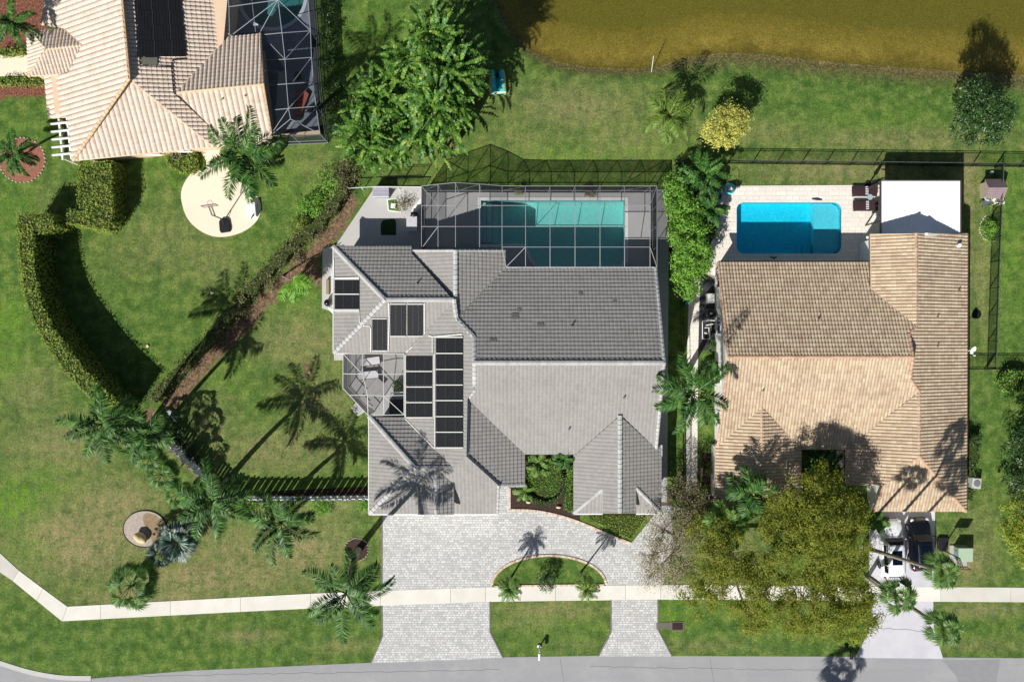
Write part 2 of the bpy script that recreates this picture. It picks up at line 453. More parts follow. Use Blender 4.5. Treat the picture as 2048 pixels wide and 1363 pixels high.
# street
m, n = newmat('street_asphalt'); P = pos(n)
col = ramp(n, noise(n, 55, 3, .8, P), [(.25, lin((138, 138, 139))), (.75, lin((180, 180, 180)))])
mp = N(n, 'ShaderNodeMapping'); mp.inputs['Scale'].default_value = (.07, 1.2, 1); n.links.new(P, mp.inputs[0])
col = mixc(n, ramp(n, noise(n, .8, 4, .6, mp.outputs[0]), [(.35, g(0)), (.7, g(.5))]), col, lin((148, 148, 153)))
col = mixc(n, ramp(n, noise(n, .35, 5, .7, P), [(.5, g(0)), (.75, g(.35))]), col, lin((190, 189, 188)))
finish(n, col, .85, noise(n, 60, 2, .7, P), .2, bumpd=.008)
road_edge = [(-900, 1290), (-60, 1310), (0, 1327), (60, 1345), (120, 1355), (182, 1356), (380, 1340), (740, 1324), (1000, 1313.5), (1200, 1310), (1700, 1312), (2048, 1315), (2900, 1322)]
road = flat('road', road_edge + [(2900, 1700), (-900, 1700)], -.2, .012, m)
concrete = simple('pale_concrete', (226, 221, 208), .85, .06, .7, 14, .2)
curbc = simple('curb_concrete', (196, 194, 190), .85, .1, 1.2, 14, .2)
kerb = MB()
kp = spline([(-60, 1306), (0, 1325), (60, 1343), (120, 1353.5), (182, 1355)], 6)
for a, b_ in zip(kp[:-1], kp[1:]): kerb.bar(W(*a, .0), W(*b_, .0), .42, .07)
setp(kerb.build('kerb', curbc), kind='structure')
patch = simple('asphalt_patch', (146, 146, 148), .9, .08, 2, 40)
flat('road_patch', [(1885, 1320), (1948, 1319), (2000, 1318), (1992, 1363), (1990, 1400), (1930, 1400), (1912, 1350)], .012, .016, patch)
# pavement slabs
sw_top = [(-120, 1020), (0, 1105), (38, 1140), (135, 1212), (600, 1187), (764, 1180), (980, 1173), (1390, 1168), (1700, 1172), (2048, 1174), (2500, 1180)]
sw_bot = [(-130, 1048), (0, 1143), (25, 1160), (124, 1241), (560, 1218), (764, 1210), (980, 1202), (1390, 1197), (1700, 1201), (2048, 1203), (2500, 1209)]
def interp_line(line, x):
    return float(np.interp(x, [p[0] for p in line], [p[1] for p in line]))
m, n = newmat('pavement_slab'); P = pos(n)
col = ramp(n, noise(n, .6, 5, .65, P), [(.3, lin((222, 217, 204))), (.7, lin((236, 232, 222)))])
col = mixc(n, ramp(n, noise(n, 30, 2, .7, P), [(.3, g(.12)), (.7, g(0))]), col, lin((170, 164, 150)))
at = attr(n, 'rnd'); col = mixc(n, 1.0, col, ramp(n, at, [(0, g(.80)), (.5, g(.95)), (1, g(1.04))]), 'MULTIPLY')
finish(n, col, .85, None, .2)
slabs = MB()
corners = []
t0 = [(-120, 1020, -130, 1048), (0, 1105, 0, 1143), (38, 1140, 25, 1160), (86, 1176, 74, 1200), (135, 1212, 124, 1241)]
xx = 201
while xx < 2500:
    corners.append((xx, interp_line(sw_top, xx), xx, interp_line(sw_bot, xx))); xx += 140 if xx < 764 or xx > 1320 else 70
corners = t0 + corners
for i, (a, b_) in enumerate(zip(corners[:-1], corners[1:])):
    gp = .028
    A = W(a[0], a[1]); B = W(b_[0], b_[1]); C_ = W(b_[2], b_[3]); D = W(a[2], a[3])
    d1 = (B - A).normalized() * gp / 2; d2 = (C_ - D).normalized() * gp / 2
    P4 = [A + d1, B - d1, C_ - d2, D + d2]
    v = [(p.x, p.y, -.1) for p in P4] + [(p.x, p.y, .035) for p in P4]
    r = .02 if i in (0, 1) else (.5 + .5 * random.random())
    if i >= 4 and a[0] > 1880: r = .15 + .2 * random.random()
    slabs.add(v, [(4, 7, 6, 5), (0, 1, 5, 4), (1, 2, 6, 5), (2, 3, 7, 6), (3, 0, 4, 7)], r)
# plus dark joint bed
setp(slabs.build('pavement', m), kind='structure')
flat('pavement_joint', [(p[0], p[1] + .5) for p in sw_top] + [(p[0], p[1] - .5) for p in sw_bot][::-1], -.05, .012, simple('joint', (120, 112, 96)))

# paver driveway of the grey roofed house
def pavers(name, c1, c2, mort, scale, rot=0, wid=.5, hgt=.25, stain=(150, 150, 148)):
    m, n = newmat(name); P = pos(n)
    mp = N(n, 'ShaderNodeMapping'); mp.inputs['Rotation'].default_value = (0, 0, R_(rot)); mp.inputs['Scale'].default_value = (scale,) * 3
    n.links.new(P, mp.inputs[0])
    br = N(n, 'ShaderNodeTexBrick'); n.links.new(mp.outputs[0], br.inputs['Vector'])
    br.inputs['Color1'].default_value = lin(c1); br.inputs['Color2'].default_value = lin(c2); br.inputs['Mortar'].default_value = lin(mort)
    br.inputs['Scale'].default_value = 1; br.inputs['Mortar Size'].default_value = .03; br.inputs['Mortar Smooth'].default_value = .4
    br.inputs['Brick Width'].default_value = wid; br.inputs['Row Height'].default_value = hgt; br.offset = .5; br.squash = 1.6; br.squash_frequency = 3; br.inputs['Bias'].default_value = -.1
    col = mixc(n, ramp(n, noise(n, .45, 6, .7, P), [(.45, g(0)), (.75, g(.45))]), br.outputs['Color'], lin(stain))
    col = mixc(n, 1.0, col, ramp(n, noise(n, 6, 3, .7, P), [(.3, g(.93)), (.7, g(1.06))]), 'MULTIPLY')
    finish(n, col, .85, br.outputs['Fac'], .2, bumpd=-.006)
    return m
pav = pavers('driveway_paver', (222, 221, 217), (182, 182, 181), (168, 168, 166), 1.0, 0, .30, .21, (172, 170, 166))
bed_front = spline([(1019, 1019), (1060, 1020), (1100, 1026), (1140, 1037), (1175, 1050), (1215, 1067), (1262, 1086)], 6)
isl = arc(1098, 1170, 114, 60, 180, 0, 30)
isl = [(x, min(y, 1172.5)) for x, y in isl]
drive_poly = [(764, 1000), (985, 1000), (985, 965), (1019, 965)] + bed_front + [(1275, 1070), (1300, 1040), (1322, 1010), (1345, 1010), (1345, 1100), (1325, 1169), (1212, 1169.5)] + isl[::-1][1:-1] + [(984, 1173), (764, 1180)]
flat('driveway_pavers', drive_poly, -.1, .02, pav)
flat('driveway_apron_pavers', [(764, 1210), (980, 1202), (980, 1262), (986, 1275), (1006, 1314.5), (742, 1325), (765, 1272)], -.1, .022, pav)
flat('driveway_exit_pavers', [(1222, 1198.5), (1316, 1197.5), (1316, 1258), (1322, 1272), (1344, 1311.5), (1197, 1311.5), (1218, 1275), (1222, 1262)], -.1, .022, pav)
# brick edging
m, n = newmat('edging_brick'); col = ramp(n, attr(n, 'rnd'), [(0, lin((214, 178, 150))), (.5, lin((232, 222, 206))), (1, lin((196, 158, 134)))]); finish(n, col, .8)
def edging(px, name, label, closed=False, step=.115, wd=.2, hh=.09):
    P_ = [W(*p) for p in px]
    if closed: P_.append(P_[0])
    e = MB(); i = 0
    for a, b_ in zip(P_[:-1], P_[1:]):
        L = (b_ - a).length; k = max(1, int(L / step)); d = (b_ - a).normalized(); r = math.atan2(d.y, d.x)
        for j in range(k):
            c = a + d * (j + .5) * L / k
            e.box((c.x, c.y, hh / 2), (L / k * .86, wd, hh + .01 * (i % 2)), r, .02 + .98 * random.random()); i += 1
    o = e.build(name, m, origin=(P_[0].x, P_[0].y, 0)); setp(o, label, 'edging'); return o
edging([(1019, 975), (1019, 1019)] + bed_front, 'brick_edging', 'scalloped pink and cream brick edging curving along the courtyard planting bed')
edging(arc(1098, 1170, 114, 60, 178, 2, 40), 'brick_edging', 'half-ellipse of small brick edging round the grass island in the driveway')
edging([(988, 1172), (1100, 1170), (1208, 1169)], 'brick_edging', 'straight row of small bricks between the grass island and the pavement')
darkedge = simple('drive_border', (120, 116, 110), .85)
e = MB()
for ln in ([(764, 1030), (764, 1180)], [(764, 1210), (765, 1272), (742, 1325)], [(980, 1202), (980, 1262), (986, 1275), (1006, 1314.5)], [(1222, 1198.5), (1222, 1262), (1197, 1311)], [(1316, 1197.5), (1316, 1258), (1344, 1311.5)]):
    for a, b_ in zip(ln[:-1], ln[1:]): e.bar(W(*a, .015), W(*b_, .015), .12, .05)
setp(e.build('driveway_border', darkedge), kind='structure')

# neighbour's concrete drive
m, n = newmat('drive_concrete'); P = pos(n)
col = ramp(n, noise(n, .5, 5, .65, P), [(.3, lin((196, 194, 200))), (.7, lin((214, 212, 216)))])
finish(n, col, .8, None, .2)
flat('neighbour_driveway', [(1738, 985), (1870, 985), (1868, 1173), (1738, 1171)], -.1, .03, m)
flat('neighbour_driveway_apron', [(1745, 1201.5), (1866, 1202), (1868, 1258), (1886, 1316), (1710, 1314), (1738, 1262)], -.1, .03, m)

# paths, patios, beds
greyc = simple('grey_patio_paint', (190, 188, 184), .8, .05, .8, 12, .2)
flat('patio', [(750, 374), (843, 373), (843, 520), (700, 520), (662, 505)], -.1, .03, greyc)
flat('side_path', [(645, 498), (668, 490), (700, 490), (700, 720), (668, 720), (668, 624), (644, 616)], -.1, .026, greyc)
trav = pavers('travertine', (240, 233, 222), (228, 219, 207), (218, 210, 198), 1.0, 0, .6, .4, (222, 212, 200))
def rrect(x0, y0, x1, y1, r, k=6):
    out = []
    for cx_, cy_, a in ((x1 - r, y0 + r, 0), (x0 + r, y0 + r, 90), (x0 + r, y1 - r, 180), (x1 - r, y1 - r, 270)):
        out += [(cx_ + r * math.cos(R_(a + 90 * i / k)), cy_ - r * math.sin(R_(a + 90 * i / k))) for i in range(k + 1)]
    return out
poolB = rrect(1473, 405, 1682, 507, 14)
flat('pool_deck', [(1432, 372), (1760, 370), (1765, 560), (1432, 560), (1408, 545), (1404, 530), (1425, 480)], -.12, .05, trav, holes=[poolB])
flat('garden_path', [(1380, 545), (1405, 540), (1400, 560), (1396, 700), (1394, 985), (1372, 985), (1372, 800), (1376, 640)], -.1, .04, trav)
pebble = simple('black_pebbles', (58, 60, 66), .6, .9, 9, 30)
flat('pebble_bed', [(1399, 545), (1440, 540), (1440, 700), (1397, 700)], -.1, .03, pebble)
cream = simple('cream_court_paint', (238, 224, 200), .8, .04, .5, 20, .2)
blobc = spline([(400, 300), (412, 322), (409, 338), (385, 345), (366, 372), (363, 400), (376, 438), (405, 464), (440, 474), (480, 466), (508, 448), (521, 425), (519, 400), (500, 378), (470, 355), (452, 330), (440, 300)], 6)
flat('cream_court', blobc + [(440, 285), (400, 285)], -.1, .035, cream)
flat('left_path', [(-80, 113), (60, 108), (60, 152), (-80, 154)], -.1, .03, cream)
flat('front_stoop', [(702, 815), (722, 795), (746, 812), (716, 832)], -.1, .10, greyc)
grav = simple('grey_gravel', (176, 164, 152), .9, .35, 6, 40)
flat('rock_bed', [(x, y) for x, y in arc(290, 1057, 43, 36, 0, 345, 30)], -.05, .05, grav)
mul = simple('dark_mulch', (66, 52, 46), .95, .45, 5, 22)
redm = simple('red_mulch', (150, 100, 82), .95, .5, 6, 24)
flat('mulch_ring', arc(713, 1098, 23, 22, 0, 345, 24), -.05, .04, mul)
flat('mulch_circle', arc(45, 320, 45, 44, 0, 350, 36), -.05, .03, redm)
flat('courtyard_bed', [(1019, 880), (1160, 880), (1160, 1042)] + bed_front[::-1][26:] , -.05, .014, mul)
flat('fence_bed', [(458, 990), (735, 990), (735, 1000), (458, 1004)], -.05, .012, mul)
flat('shrub_bed', [(1404, 905), (1428, 905), (1428, 975), (1404, 975)], -.05, .012, mul)
flat('strip_bed', [(1326, 480), (1345, 380), (1430, 360), (1432, 430), (1410, 545), (1376, 600), (1345, 560)], -.05, .01, mul)
stone_m = simple('edge_stones', (190, 182, 170), .85, .3, 4, 20)
def stones(px, name, label, hh=.08, sz=.2):
    e = MB(); P_ = [W(*p) for p in px]
    for a, b_ in zip(P_[:-1], P_[1:]):
        L = (b_ - a).length; k = max(1, int(L / sz))
        for j in range(k):
            c = a.lerp(b_, (j + .5) / k); r = sz * (.42 + .12 * random.random())
            e.sph((c.x + random.uniform(-.03, .03), c.y + random.uniform(-.03, .03), .02), (r, r * .8, hh), 7, 5)
    o = e.build(name, stone_m, origin=tuple(P_[0])); setp(o, label, 'edging'); return o
stones(arc(45, 320, 46, 45, 0, 360, 36), 'stone_edging', 'ring of pale stones round the red mulch circle with a palm')
stones(arc(713, 1098, 24, 23, 0, 360, 24), 'stone_edging', 'ring of small edging stones round the dark mulch under the tall palm', .06, .14)
ring_ = [W(*p_, .04) for p_ in arc(290, 1057, 43.5, 36.5, 0, 360, 48)]
setp(MB().tube(ring_, .05, 6, False).build('bed_edging', simple('edging_dark', (52, 44, 38)), origin=tuple(ring_[0])), 'thin dark edging strip round the grey gravel bed with the boulder', 'edging')
flat('rock_bed_soil', spline([(290, 1026), (312, 1030), (328, 1050), (326, 1075), (308, 1088), (300, 1066), (288, 1045)], 4, True), .04, .056, simple('bed_soil', (150, 130, 100), .95, .4, 4, 18))
flat('fence_shade_strip', [(306, 836), (330, 850), (372, 888), (410, 925), (452, 962), (470, 985), (735, 972), (735, 994), (470, 994), (440, 986), (400, 952), (365, 918), (330, 881), (302, 852)], -.05, .014, simple('fence_shade_dark', (62, 50, 40), .95, .4, 4, 18))  # dark strip whose colour stands in for the deep shade inside the fence
stones(spline([(1972, 430), (1962, 445), (1960, 465), (1972, 480), (1990, 482)], 5), 'stone_edging', 'curved row of stones beside the round bush by the side fence', .08, .18)

# joints and cracks
crk = simple('crack_fill', (112, 110, 110), .9)
def ribbon(name, pts, z, wd):
    mb = MB()
    for a, b_ in zip(pts[:-1], pts[1:]):
        A, B = W(*a, z), W(*b_, z); d = (B - A).normalized(); s_ = Vector((-d.y, d.x, 0)) * wd / 2
        mb.add([A - s_, B - s_, B + s_, A + s_], [(0, 1, 2, 3)])
    setp(mb.build(name, crk), kind='structure')
def wig(x0, y0, x1, y1, k, amp):
    r_ = random.Random(int(x0 + y0 * 3)); return [(x0 + (x1 - x0) * i / k, y0 + (y1 - y0) * i / k + (r_.uniform(-amp, amp) if 0 < i < k else 0)) for i in range(k + 1)]
ribbon('driveway_crack', wig(1755, 1255, 1866, 1262, 14, 2), .034, .04)
ribbon('road_crack', wig(200, 1353, 1000, 1338, 60, 1.6), .016, .035)
ribbon('road_crack', wig(1180, 1332, 1700, 1340, 44, 1.6), .016, .03)
ribbon('road_joint', [(182, 1349), (185, 1420)], .016, .04)
for x_ in (1120, 1420): ribbon('road_crack', wig(x_, 1316, x_ + 14, 1400, 10, 1), .016, .03)
# ------------------------------------------------------------------ tiled roofs
def clip_half(poly, a, b_):
    """keep the side left of a->b in plan"""
    out = []; dx, dy = b_[0] - a[0], b_[1] - a[1]
    def sd(p): return dx * (p[1] - a[1]) - dy * (p[0] - a[0])
    for i in range(len(poly)):
        p, q = poly[i], poly[(i + 1) % len(poly)]; sp, sq = sd(p), sd(q)
        if sp >= 0: out.append(p)
        if (sp >= 0) != (sq >= 0):
            t = sp / (sp - sq); out.append(tuple(p[k] + (q[k] - p[k]) * t for k in range(3)))
    return out
def area2(P_): return sum(P_[i][0] * P_[(i + 1) % len(P_)][1] - P_[(i + 1) % len(P_)][0] * P_[i][1] for i in range(len(P_)))
def is_convex(P_):
    n_ = len(P_)
    for i in range(n_):
        a, b_, c = P_[i], P_[(i + 1) % n_], P_[(i + 2) % n_]
        if (b_[0] - a[0]) * (c[1] - b_[1]) - (b_[1] - a[1]) * (c[0] - b_[0]) < -1e-6: return False
    return True
class Plane:
    """sloping roof plane rising along plan direction d from an eave line through point e at height z0"""
    def __init__(s, e_px, d, z0, p):
        L = math.hypot(*d); s.d = (d[0] / L, d[1] / L); s.p = p; s.z0 = z0
        e = W(e_px[0], e_px[1], z0); s.c = e.x * s.d[0] + e.y * s.d[1]
    def z(s, x, y): return s.z0 + s.p * (x * s.d[0] + y * s.d[1] - s.c)
    def at(s, px, py):
        z = s.z0
        for _ in range(30):
            k = (1 - z / H) / S; x = (px - CX) * k; y = (CY - py) * k; z = s.z(x, y)
        return Vector((x, y, z))
def tile_slope(mb, pl, px_poly, w_, c_, prof, butt, zoff=0.0, deck=None):
    P_ = [pl.at(*p) for p in px_poly]; P2 = [(v.x, v.y) for v in P_]
    if area2(P2) < 0: P2 = P2[::-1]
    parts = [P2] if is_convex(P2) else []
    if not parts:
        for t in tessellate_polygon([[Vector((p[0], p[1], 0)) for p in P2]]):
            q = [P2[i] for i in t]
            if area2(q) < 0: q = q[::-1]
            if abs(area2(q)) > 1e-4: parts.append(q)
    d = pl.d; u = (-d[1], d[0]); K = len(prof) - 1
    cs = c_ / math.sqrt(1 + pl.p ** 2)
    for q in parts:
        us = [p[0] * u[0] + p[1] * u[1] for p in q]; vs = [p[0] * d[0] + p[1] * d[1] - pl.c for p in q]
        i0, i1 = math.floor(min(us) / w_), math.ceil(max(us) / w_); j0, j1 = math.floor(min(vs) / cs), math.ceil(max(vs) / cs)
        for j in range(j0, j1):
            for i in range(i0, i1):
                sh = 0.0
                V4 = []
                rv = ((math.sin(i * 127.1 + j * 311.7) * 43758.5453) % 1.0) * .98 + .02
                ch = (math.sin(i * 12.9 + j * 78.2) * 1357.3) % 1.0 * .012
                for k in range(K):
                    ua, ub = (i + k / K) * w_, (i + (k + 1) / K) * w_
                    va, vb = j * cs, (j + 1) * cs
                    cell = []
                    for (uu, vv, hz) in ((ua, va, prof[k] + butt + ch), (ub, va, prof[k + 1] + butt + ch), (ub, vb, prof[k + 1]), (ua, vb, prof[k])):
                        dd = vv + pl.c; x = uu * u[0] + dd * d[0]; y = uu * u[1] + dd * d[1]
                        cell.append((x, y, pl.z(x, y) + hz + zoff))
                    fr_ = [(cell[0][0], cell[0][1], cell[0][2] - butt - .012), (cell[1][0], cell[1][1], cell[1][2] - butt - .012), cell[1], cell[0]]
                    if area2(cell) < 0: cell = cell[::-1]
                    inside = True
                    cc = ((cell[0][0] + cell[2][0]) / 2, (cell[0][1] + cell[2][1]) / 2); rr = max(w_ / K, cs)
                    for e in range(len(q)):
                        a, b_ = q[e], q[(e + 1) % len(q)]; L = math.hypot(b_[0] - a[0], b_[1] - a[1]) or 1
                        s_ = ((b_[0] - a[0]) * (cc[1] - a[1]) - (b_[1] - a[1]) * (cc[0] - a[0])) / L
                        if s_ < -rr: inside = None; break
                        if s_ < rr: inside = False
                    if inside is None: continue
                    cl = cell
                    fin = True
                    if not inside:
                        for e in range(len(q)):
                            cl = clip_half(cl, q[e], q[(e + 1) % len(q)])
                            if len(cl) < 3: break
                        mid = ((fr_[0][0] + fr_[1][0]) / 2, (fr_[0][1] + fr_[1][1]) / 2)
                        fin = all((q[(e + 1) % len(q)][0] - q[e][0]) * (mid[1] - q[e][1]) - (q[(e + 1) % len(q)][1] - q[e][1]) * (mid[0] - q[e][0]) >= 0 for e in range(len(q)))
                    if len(cl) >= 3: mb.add(cl, [tuple(range(len(cl)))], rv)
                    if fin: mb.add(fr_, [(0, 1, 2, 3)], rv)
    if deck is not None:
        deck.prism(P2, lambda x, y: pl.z(x, y) - .16, lambda x, y: pl.z(x, y) - .015 + zoff)
def cap_line(mb, A, B, wd=.26, hh=.1, seg=.42, lift=.03):
    A, B = Vector(A), Vector(B); L = (B - A).length; k = max(1, round(L / seg)); d = (B - A).normalized()
    sd = d.cross(Vector((0, 0, 1))).normalized(); up = sd.cross(d).normalized()
    for i in range(k):
        p, q = A + d * (i * L / k - .03), A + d * ((i + 1) * L / k)
        ring = []
        for pt, sc, lf in ((p, 1.06, .025), (q, .9, 0)):
            for a in (0, 40, 90, 140, 180):
                ring.append(pt + sd * math.cos(R_(a)) * wd / 2 * sc + up * (math.sin(R_(a)) * hh * sc + lift + lf - .05))
        mb.add(ring, [(4, 3, 2, 1, 0), (5, 6, 7, 8, 9)] + [(j, j + 1, 6 + j, 5 + j) for j in range(4)], .05 + .9 * random.random())
def tilemat(name, cols, rough=.75, stain=None, amt=.5, spec=.25):
    m, n = newmat(name); P = pos(n)
    st = [(i / (len(cols) - 1), lin(c)) for i, c in enumerate(cols)]
    col = ramp(n, attr(n, 'rnd'), st)
    if stain: col = mixc(n, ramp(n, noise(n, .35, 6, .75, P), [(.48, g(0)), (.75, g(amt))]), col, lin(stain))
    col = mixc(n, 1.0, col, ramp(n, noise(n, 5, 4, .75, P), [(.3, g(.90)), (.7, g(1.08))]), 'MULTIPLY')
    finish(n, col, rough, noise(n, 40, 2, .6, P), spec, bumpd=.004); return m
def offset_poly(P_, d):
    """shrink a simple polygon by d"""
    if area2(P_) < 0: P_ = P_[::-1]
    n_ = len(P_); out = []
    for i in range(n_):
        a, b_, c = Vector(P_[i - 1]), Vector(P_[i]), Vector(P_[(i + 1) % n_])
        d1 = (b_ - a).normalized(); d2 = (c - b_).normalized()
        n1 = Vector((-d1.y, d1.x)); n2 = Vector((-d2.y, d2.x)); m_ = (n1 + n2)
        if m_.length < 1e-4: m_ = n1
        else: m_ = m_ / max(.3, m_.dot(n1))
        out.append((b_.x + m_.x * d, b_.y + m_.y * d))
    return out
def window_part(parent, c, face_dir, wd, ht, frame_m, glass_m, name='window'):
    """framed window on a wall: c = centre on the wall face, face_dir = outward unit (x, y)"""
    r = math.atan2(face_dir[1], face_dir[0]) - math.pi / 2
    n3 = Vector((face_dir[0], face_dir[1], 0)); t = Vector((-face_dir[1], face_dir[0], 0)); c = Vector(c)
    f = MB()
    for sgn in (-1, 1):
        q = c + t * sgn * (wd / 2 - .03) + n3 * .03; f.box(q, (.07, .10, ht), r)
        q = c + Vector((0, 0, sgn * (ht / 2 - .03))) + n3 * .028; f.box(q, (wd - .12, .09, .07), r)
    f.box(c + n3 * .026, (.045, .08, ht - .14), r)
    f.box(c + n3 * .05 + Vector((0, 0, -ht / 2 - .05)), (wd + .14, .16, .06), r)
    fo = f.build(name, frame_m, parent)
    MB().box(c + n3 * .012, (wd - .1, .02, ht - .1), r).build('pane', glass_m, fo)
glass = simple('window_glass', (30, 42, 56), .05, .05, 1, spec=.8)
white_p = simple('white_paint', (236, 236, 234), .5, .04, 1)
flat_prof = [0.0, .016, .022, .016, 0.0]
barrel = [0.0, .065, .09, .09, .065, 0.0]

# ---------------- grey house
PG = .465
gm = tilemat('grey_roof_tile', [(149, 146, 141), (152, 149, 144), (154, 151, 146), (157, 154, 149)], .7, (128, 120, 114), .38)
capm = tilemat('grey_ridge_cap', [(174, 173, 171), (184, 183, 180), (192, 191, 188)], .6)
deckm = simple('fascia_paint', (205, 204, 200), .6, .05)
stucco = simple('white_stucco', (226, 222, 212), .9, .06, .8, 20, .15, bump=.01)
gh = empty('house', W(1000, 760, 0), 'grey tiled single storey house with rooftop solar mats and two screened enclosures', 'house')
E3 = 3.0
PN = Plane((1160, 537), (0, -1), E3, PG); PSo = Plane((1100, 908), (0, 1), E3, PG)
PNW_N = Plane((740, 493), (0, -1), E3, PG); PNW_S = Plane((740, 706), (0, 1), E3, PG); PNW_W = Plane((667, 600), (1, 0), E3, PG)
PW = Plane((809, 760), (1, 0), E3, PG)
PNG_E = Plane((1011, 520), (-1, 0), E3, PG); PNG_W = Plane((823, 520), (1, 0), E3, PG)
PGW = Plane((738, 930), (1, 0), E3, PG); PGN = Plane((790, 834), (0, -1), E3, PG); PGS = Plane((860, 1027), (0, 1), E3, PG)
PGE = Plane((1050, 940), (-1, 0), E3, PG)
PEW = Plane((1147, 960), (1, 0), E3, PG); PEE = Plane((1323, 960), (-1, 0), E3, PG); PES = Plane((1230, 1026), (0, 1), E3, PG)
rg, dg = MB(), MB()
def gt(pl, poly, zoff=0): tile_slope(rg, pl, poly, .33, .37, flat_prof, .045, zoff, dg)
gt(PN, [(1011, 537), (1311, 537), (1328, 725), (949, 725), (949, 675), (913, 637)])
gt(PSo, [(949, 725), (1328, 725), (1312, 897), (1241, 831), (1152, 908), (1050, 908), (935, 797), (949, 779)])
gt(PNW_N, [(667, 493), (770, 599), (906, 599), (823, 506), (823, 493)])
gt(PNW_S, [(667, 706), (808, 706), (911, 601), (770, 599)])
gt(PNW_W, [(667, 493), (667, 706), (770, 599)])
gt(PW, [(809, 706), (911, 601), (913, 637), (949, 675), (949, 779), (935, 797), (933, 912), (907, 935), (809, 835)])
gt(PNG_E, [(911, 501), (1011, 501), (1011, 537), (913, 637), (911, 601)])
gt(PNG_W, [(911, 501), (911, 601), (823, 508), (823, 501)])
gt(PGW, [(738, 832), (830, 935), (738, 1027)])
gt(PGN, [(738, 832), (809, 834), (907, 935), (830, 935)])
gt(PGS, [(738, 1027), (830, 935), (907, 935), (933, 912), (997, 970), (995, 1027)])
gt(PGE, [(935, 797), (1050, 908), (1050, 969), (997, 970), (933, 912)])
gt(PEW, [(1240, 831), (1240, 1026), (1205, 1026), (1205, 978), (1147, 1026), (1147, 908), (1152, 908)])
gt(PEE, [(1240, 831), (1312, 897), (1323, 890), (1323, 1026), (1272, 975), (1272, 1026), (1240, 1026)])
gt(PES, [(1147, 1026), (1205, 1026), (1205, 978)]); gt(PES, [(1272, 1026), (1323, 1026), (1272, 975)])
# small gable on the garage wing
zr = PGS.at(872, 936).z
PD_E = Plane((908, 980), (-1, 0), 3.0, PG); 
xr = PGS.at(872, 936).x; PD_E.c = -(xr) - (zr - 3.0) / PG; PD_E.z0 = 3.0
PD_W = Plane((836, 980), (1, 0), 3.0, PG); PD_W.c = xr - (zr - 3.0) / PG
gt(PD_E, [(872, 936), (908, 970), (908, 1028), (872, 1028)], .02)
gt(PD_W, [(872, 936), (872, 1028), (836, 1028), (836, 970)], .02)
roofg = rg.build('roof', gm, gh)
dg.build('roof_deck', deckm, roofg)
cg = MB()
def cl(*pts, **kw):
    for (pa, a), (pb, b_) in zip(pts[:-1], pts[1:]): cap_line(cg, pa.at(*a), pb.at(*b_), **kw)
cl((PN, (949, 725)), (PN, (1328, 725)), wd=.42, hh=.14)
cl((PNW_N, (770, 599)), (PNW_N, (908, 599)), (PN, (913, 637)), (PN, (949, 675)), wd=.42, hh=.14)
cl((PNG_E, (911, 501)), (PNG_E, (911, 601)), wd=.42, hh=.14)
cl((PNW_W, (667, 493)), (PNW_W, (770, 599)), (PNW_W, (667, 706)), wd=.42, hh=.14)
cl((PN, (949, 675)), (PN, (949, 725)), (PSo, (949, 779)), (PSo, (935, 797)), wd=.38)
cl((PGE, (935, 797)), (PGE, (933, 912)), (PGE, (997, 970)), (PGE, (1050, 969)), wd=.36)
cl((PGN, (830, 935)), (PGN, (907, 935)), (PGE, (933, 912)), wd=.36)
cl((PGW, (738, 832)), (PGW, (830, 935)), (PGW, (738, 1027)), wd=.40)
cl((PEE, (1240, 831)), (PEE, (1240, 1026)), wd=.40)
cl((PES, (1147, 1026)), (PES, (1205, 978)), wd=.32); cl((PES, (1323, 1026)), (PES, (1272, 975)), wd=.32)
cl((PD_E, (872, 938)), (PD_E, (872, 1028)), wd=.32)
cl((PN, (1311, 537)), (PN, (1328, 725)), wd=.32); cl((PSo, (1328, 725)), (PSo, (1312, 897)), wd=.32)
cl((PEE, (1323, 890)), (PEE, (1323, 912)), wd=.2)
cl((PNG_W, (823, 501)), (PNG_W, (911, 501)), wd=.24); cl((PNG_E, (911, 501)), (PNG_E, (1011, 501)), wd=.24)
cl((PGS, (997, 970)), (PGS, (995, 1027)), wd=.24)
cg.build('ridge_caps', capm, roofg)
# walls
eave = [(667, 493), (825, 493), (825, 503), (1011, 503), (1011, 537), (1311, 537), (1312, 892), (1323, 892), (1323, 1026), (1147, 1026), (1147, 908), (1050, 908), (1050, 969), (995, 969), (995, 1027), (738, 1027), (738, 832), (809, 832), (809, 706), (667, 706)]
ev = [W2(p[0], p[1], E3) for p in eave]
wg = MB().prism(offset_poly(ev[::-1], .55), 0, 2.82)
def gable(mb, pts): mb.add(pts, [tuple(range(len(pts)))])
x_ = W(1311, 537, 3).x - .5
yN, yS = W(0, 537, 3).y - .5, W(0, 897, 3).y + .5; ym = (yN + yS) / 2
def wedge(mb, a, b_, top, th):
    """gable wall: a, b_ plan points, top height, thickness vector"""
    a, b_ = Vector((*a, 2.8)), Vector((*b_, 2.8)); c = (a + b_) / 2; c.z = top; t = Vector((*th, 0))
    mb.add([a, b_, c, a + t, b_ + t, c + t], [(0, 1, 2), (5, 4, 3), (0, 3, 4, 1), (1, 4, 5, 2), (2, 5, 3, 0)])
wedge(wg, (x_, yN), (x_, yS), PN.at(1328, 725).z - .2, (-.2, 0))
wedge(wg, (W(830, 0, 3).x, W(0, 508, 3).y), (W(1006, 0, 3).x, W(0, 508, 3).y), PNG_E.at(911, 501).z - .2, (0, -.2))
wg.build('wall', stucco, gh)
def wallwin(house, specs, fm=white_p, gmx=glass):
    for (px, py, fx, fy, wd, ht, zc) in specs:
        v = W(px, py, E3); c = (v.x - fx * .55, v.y - fy * .55, zc); window_part(house, c, (fx, fy), wd, ht, fm, gmx)
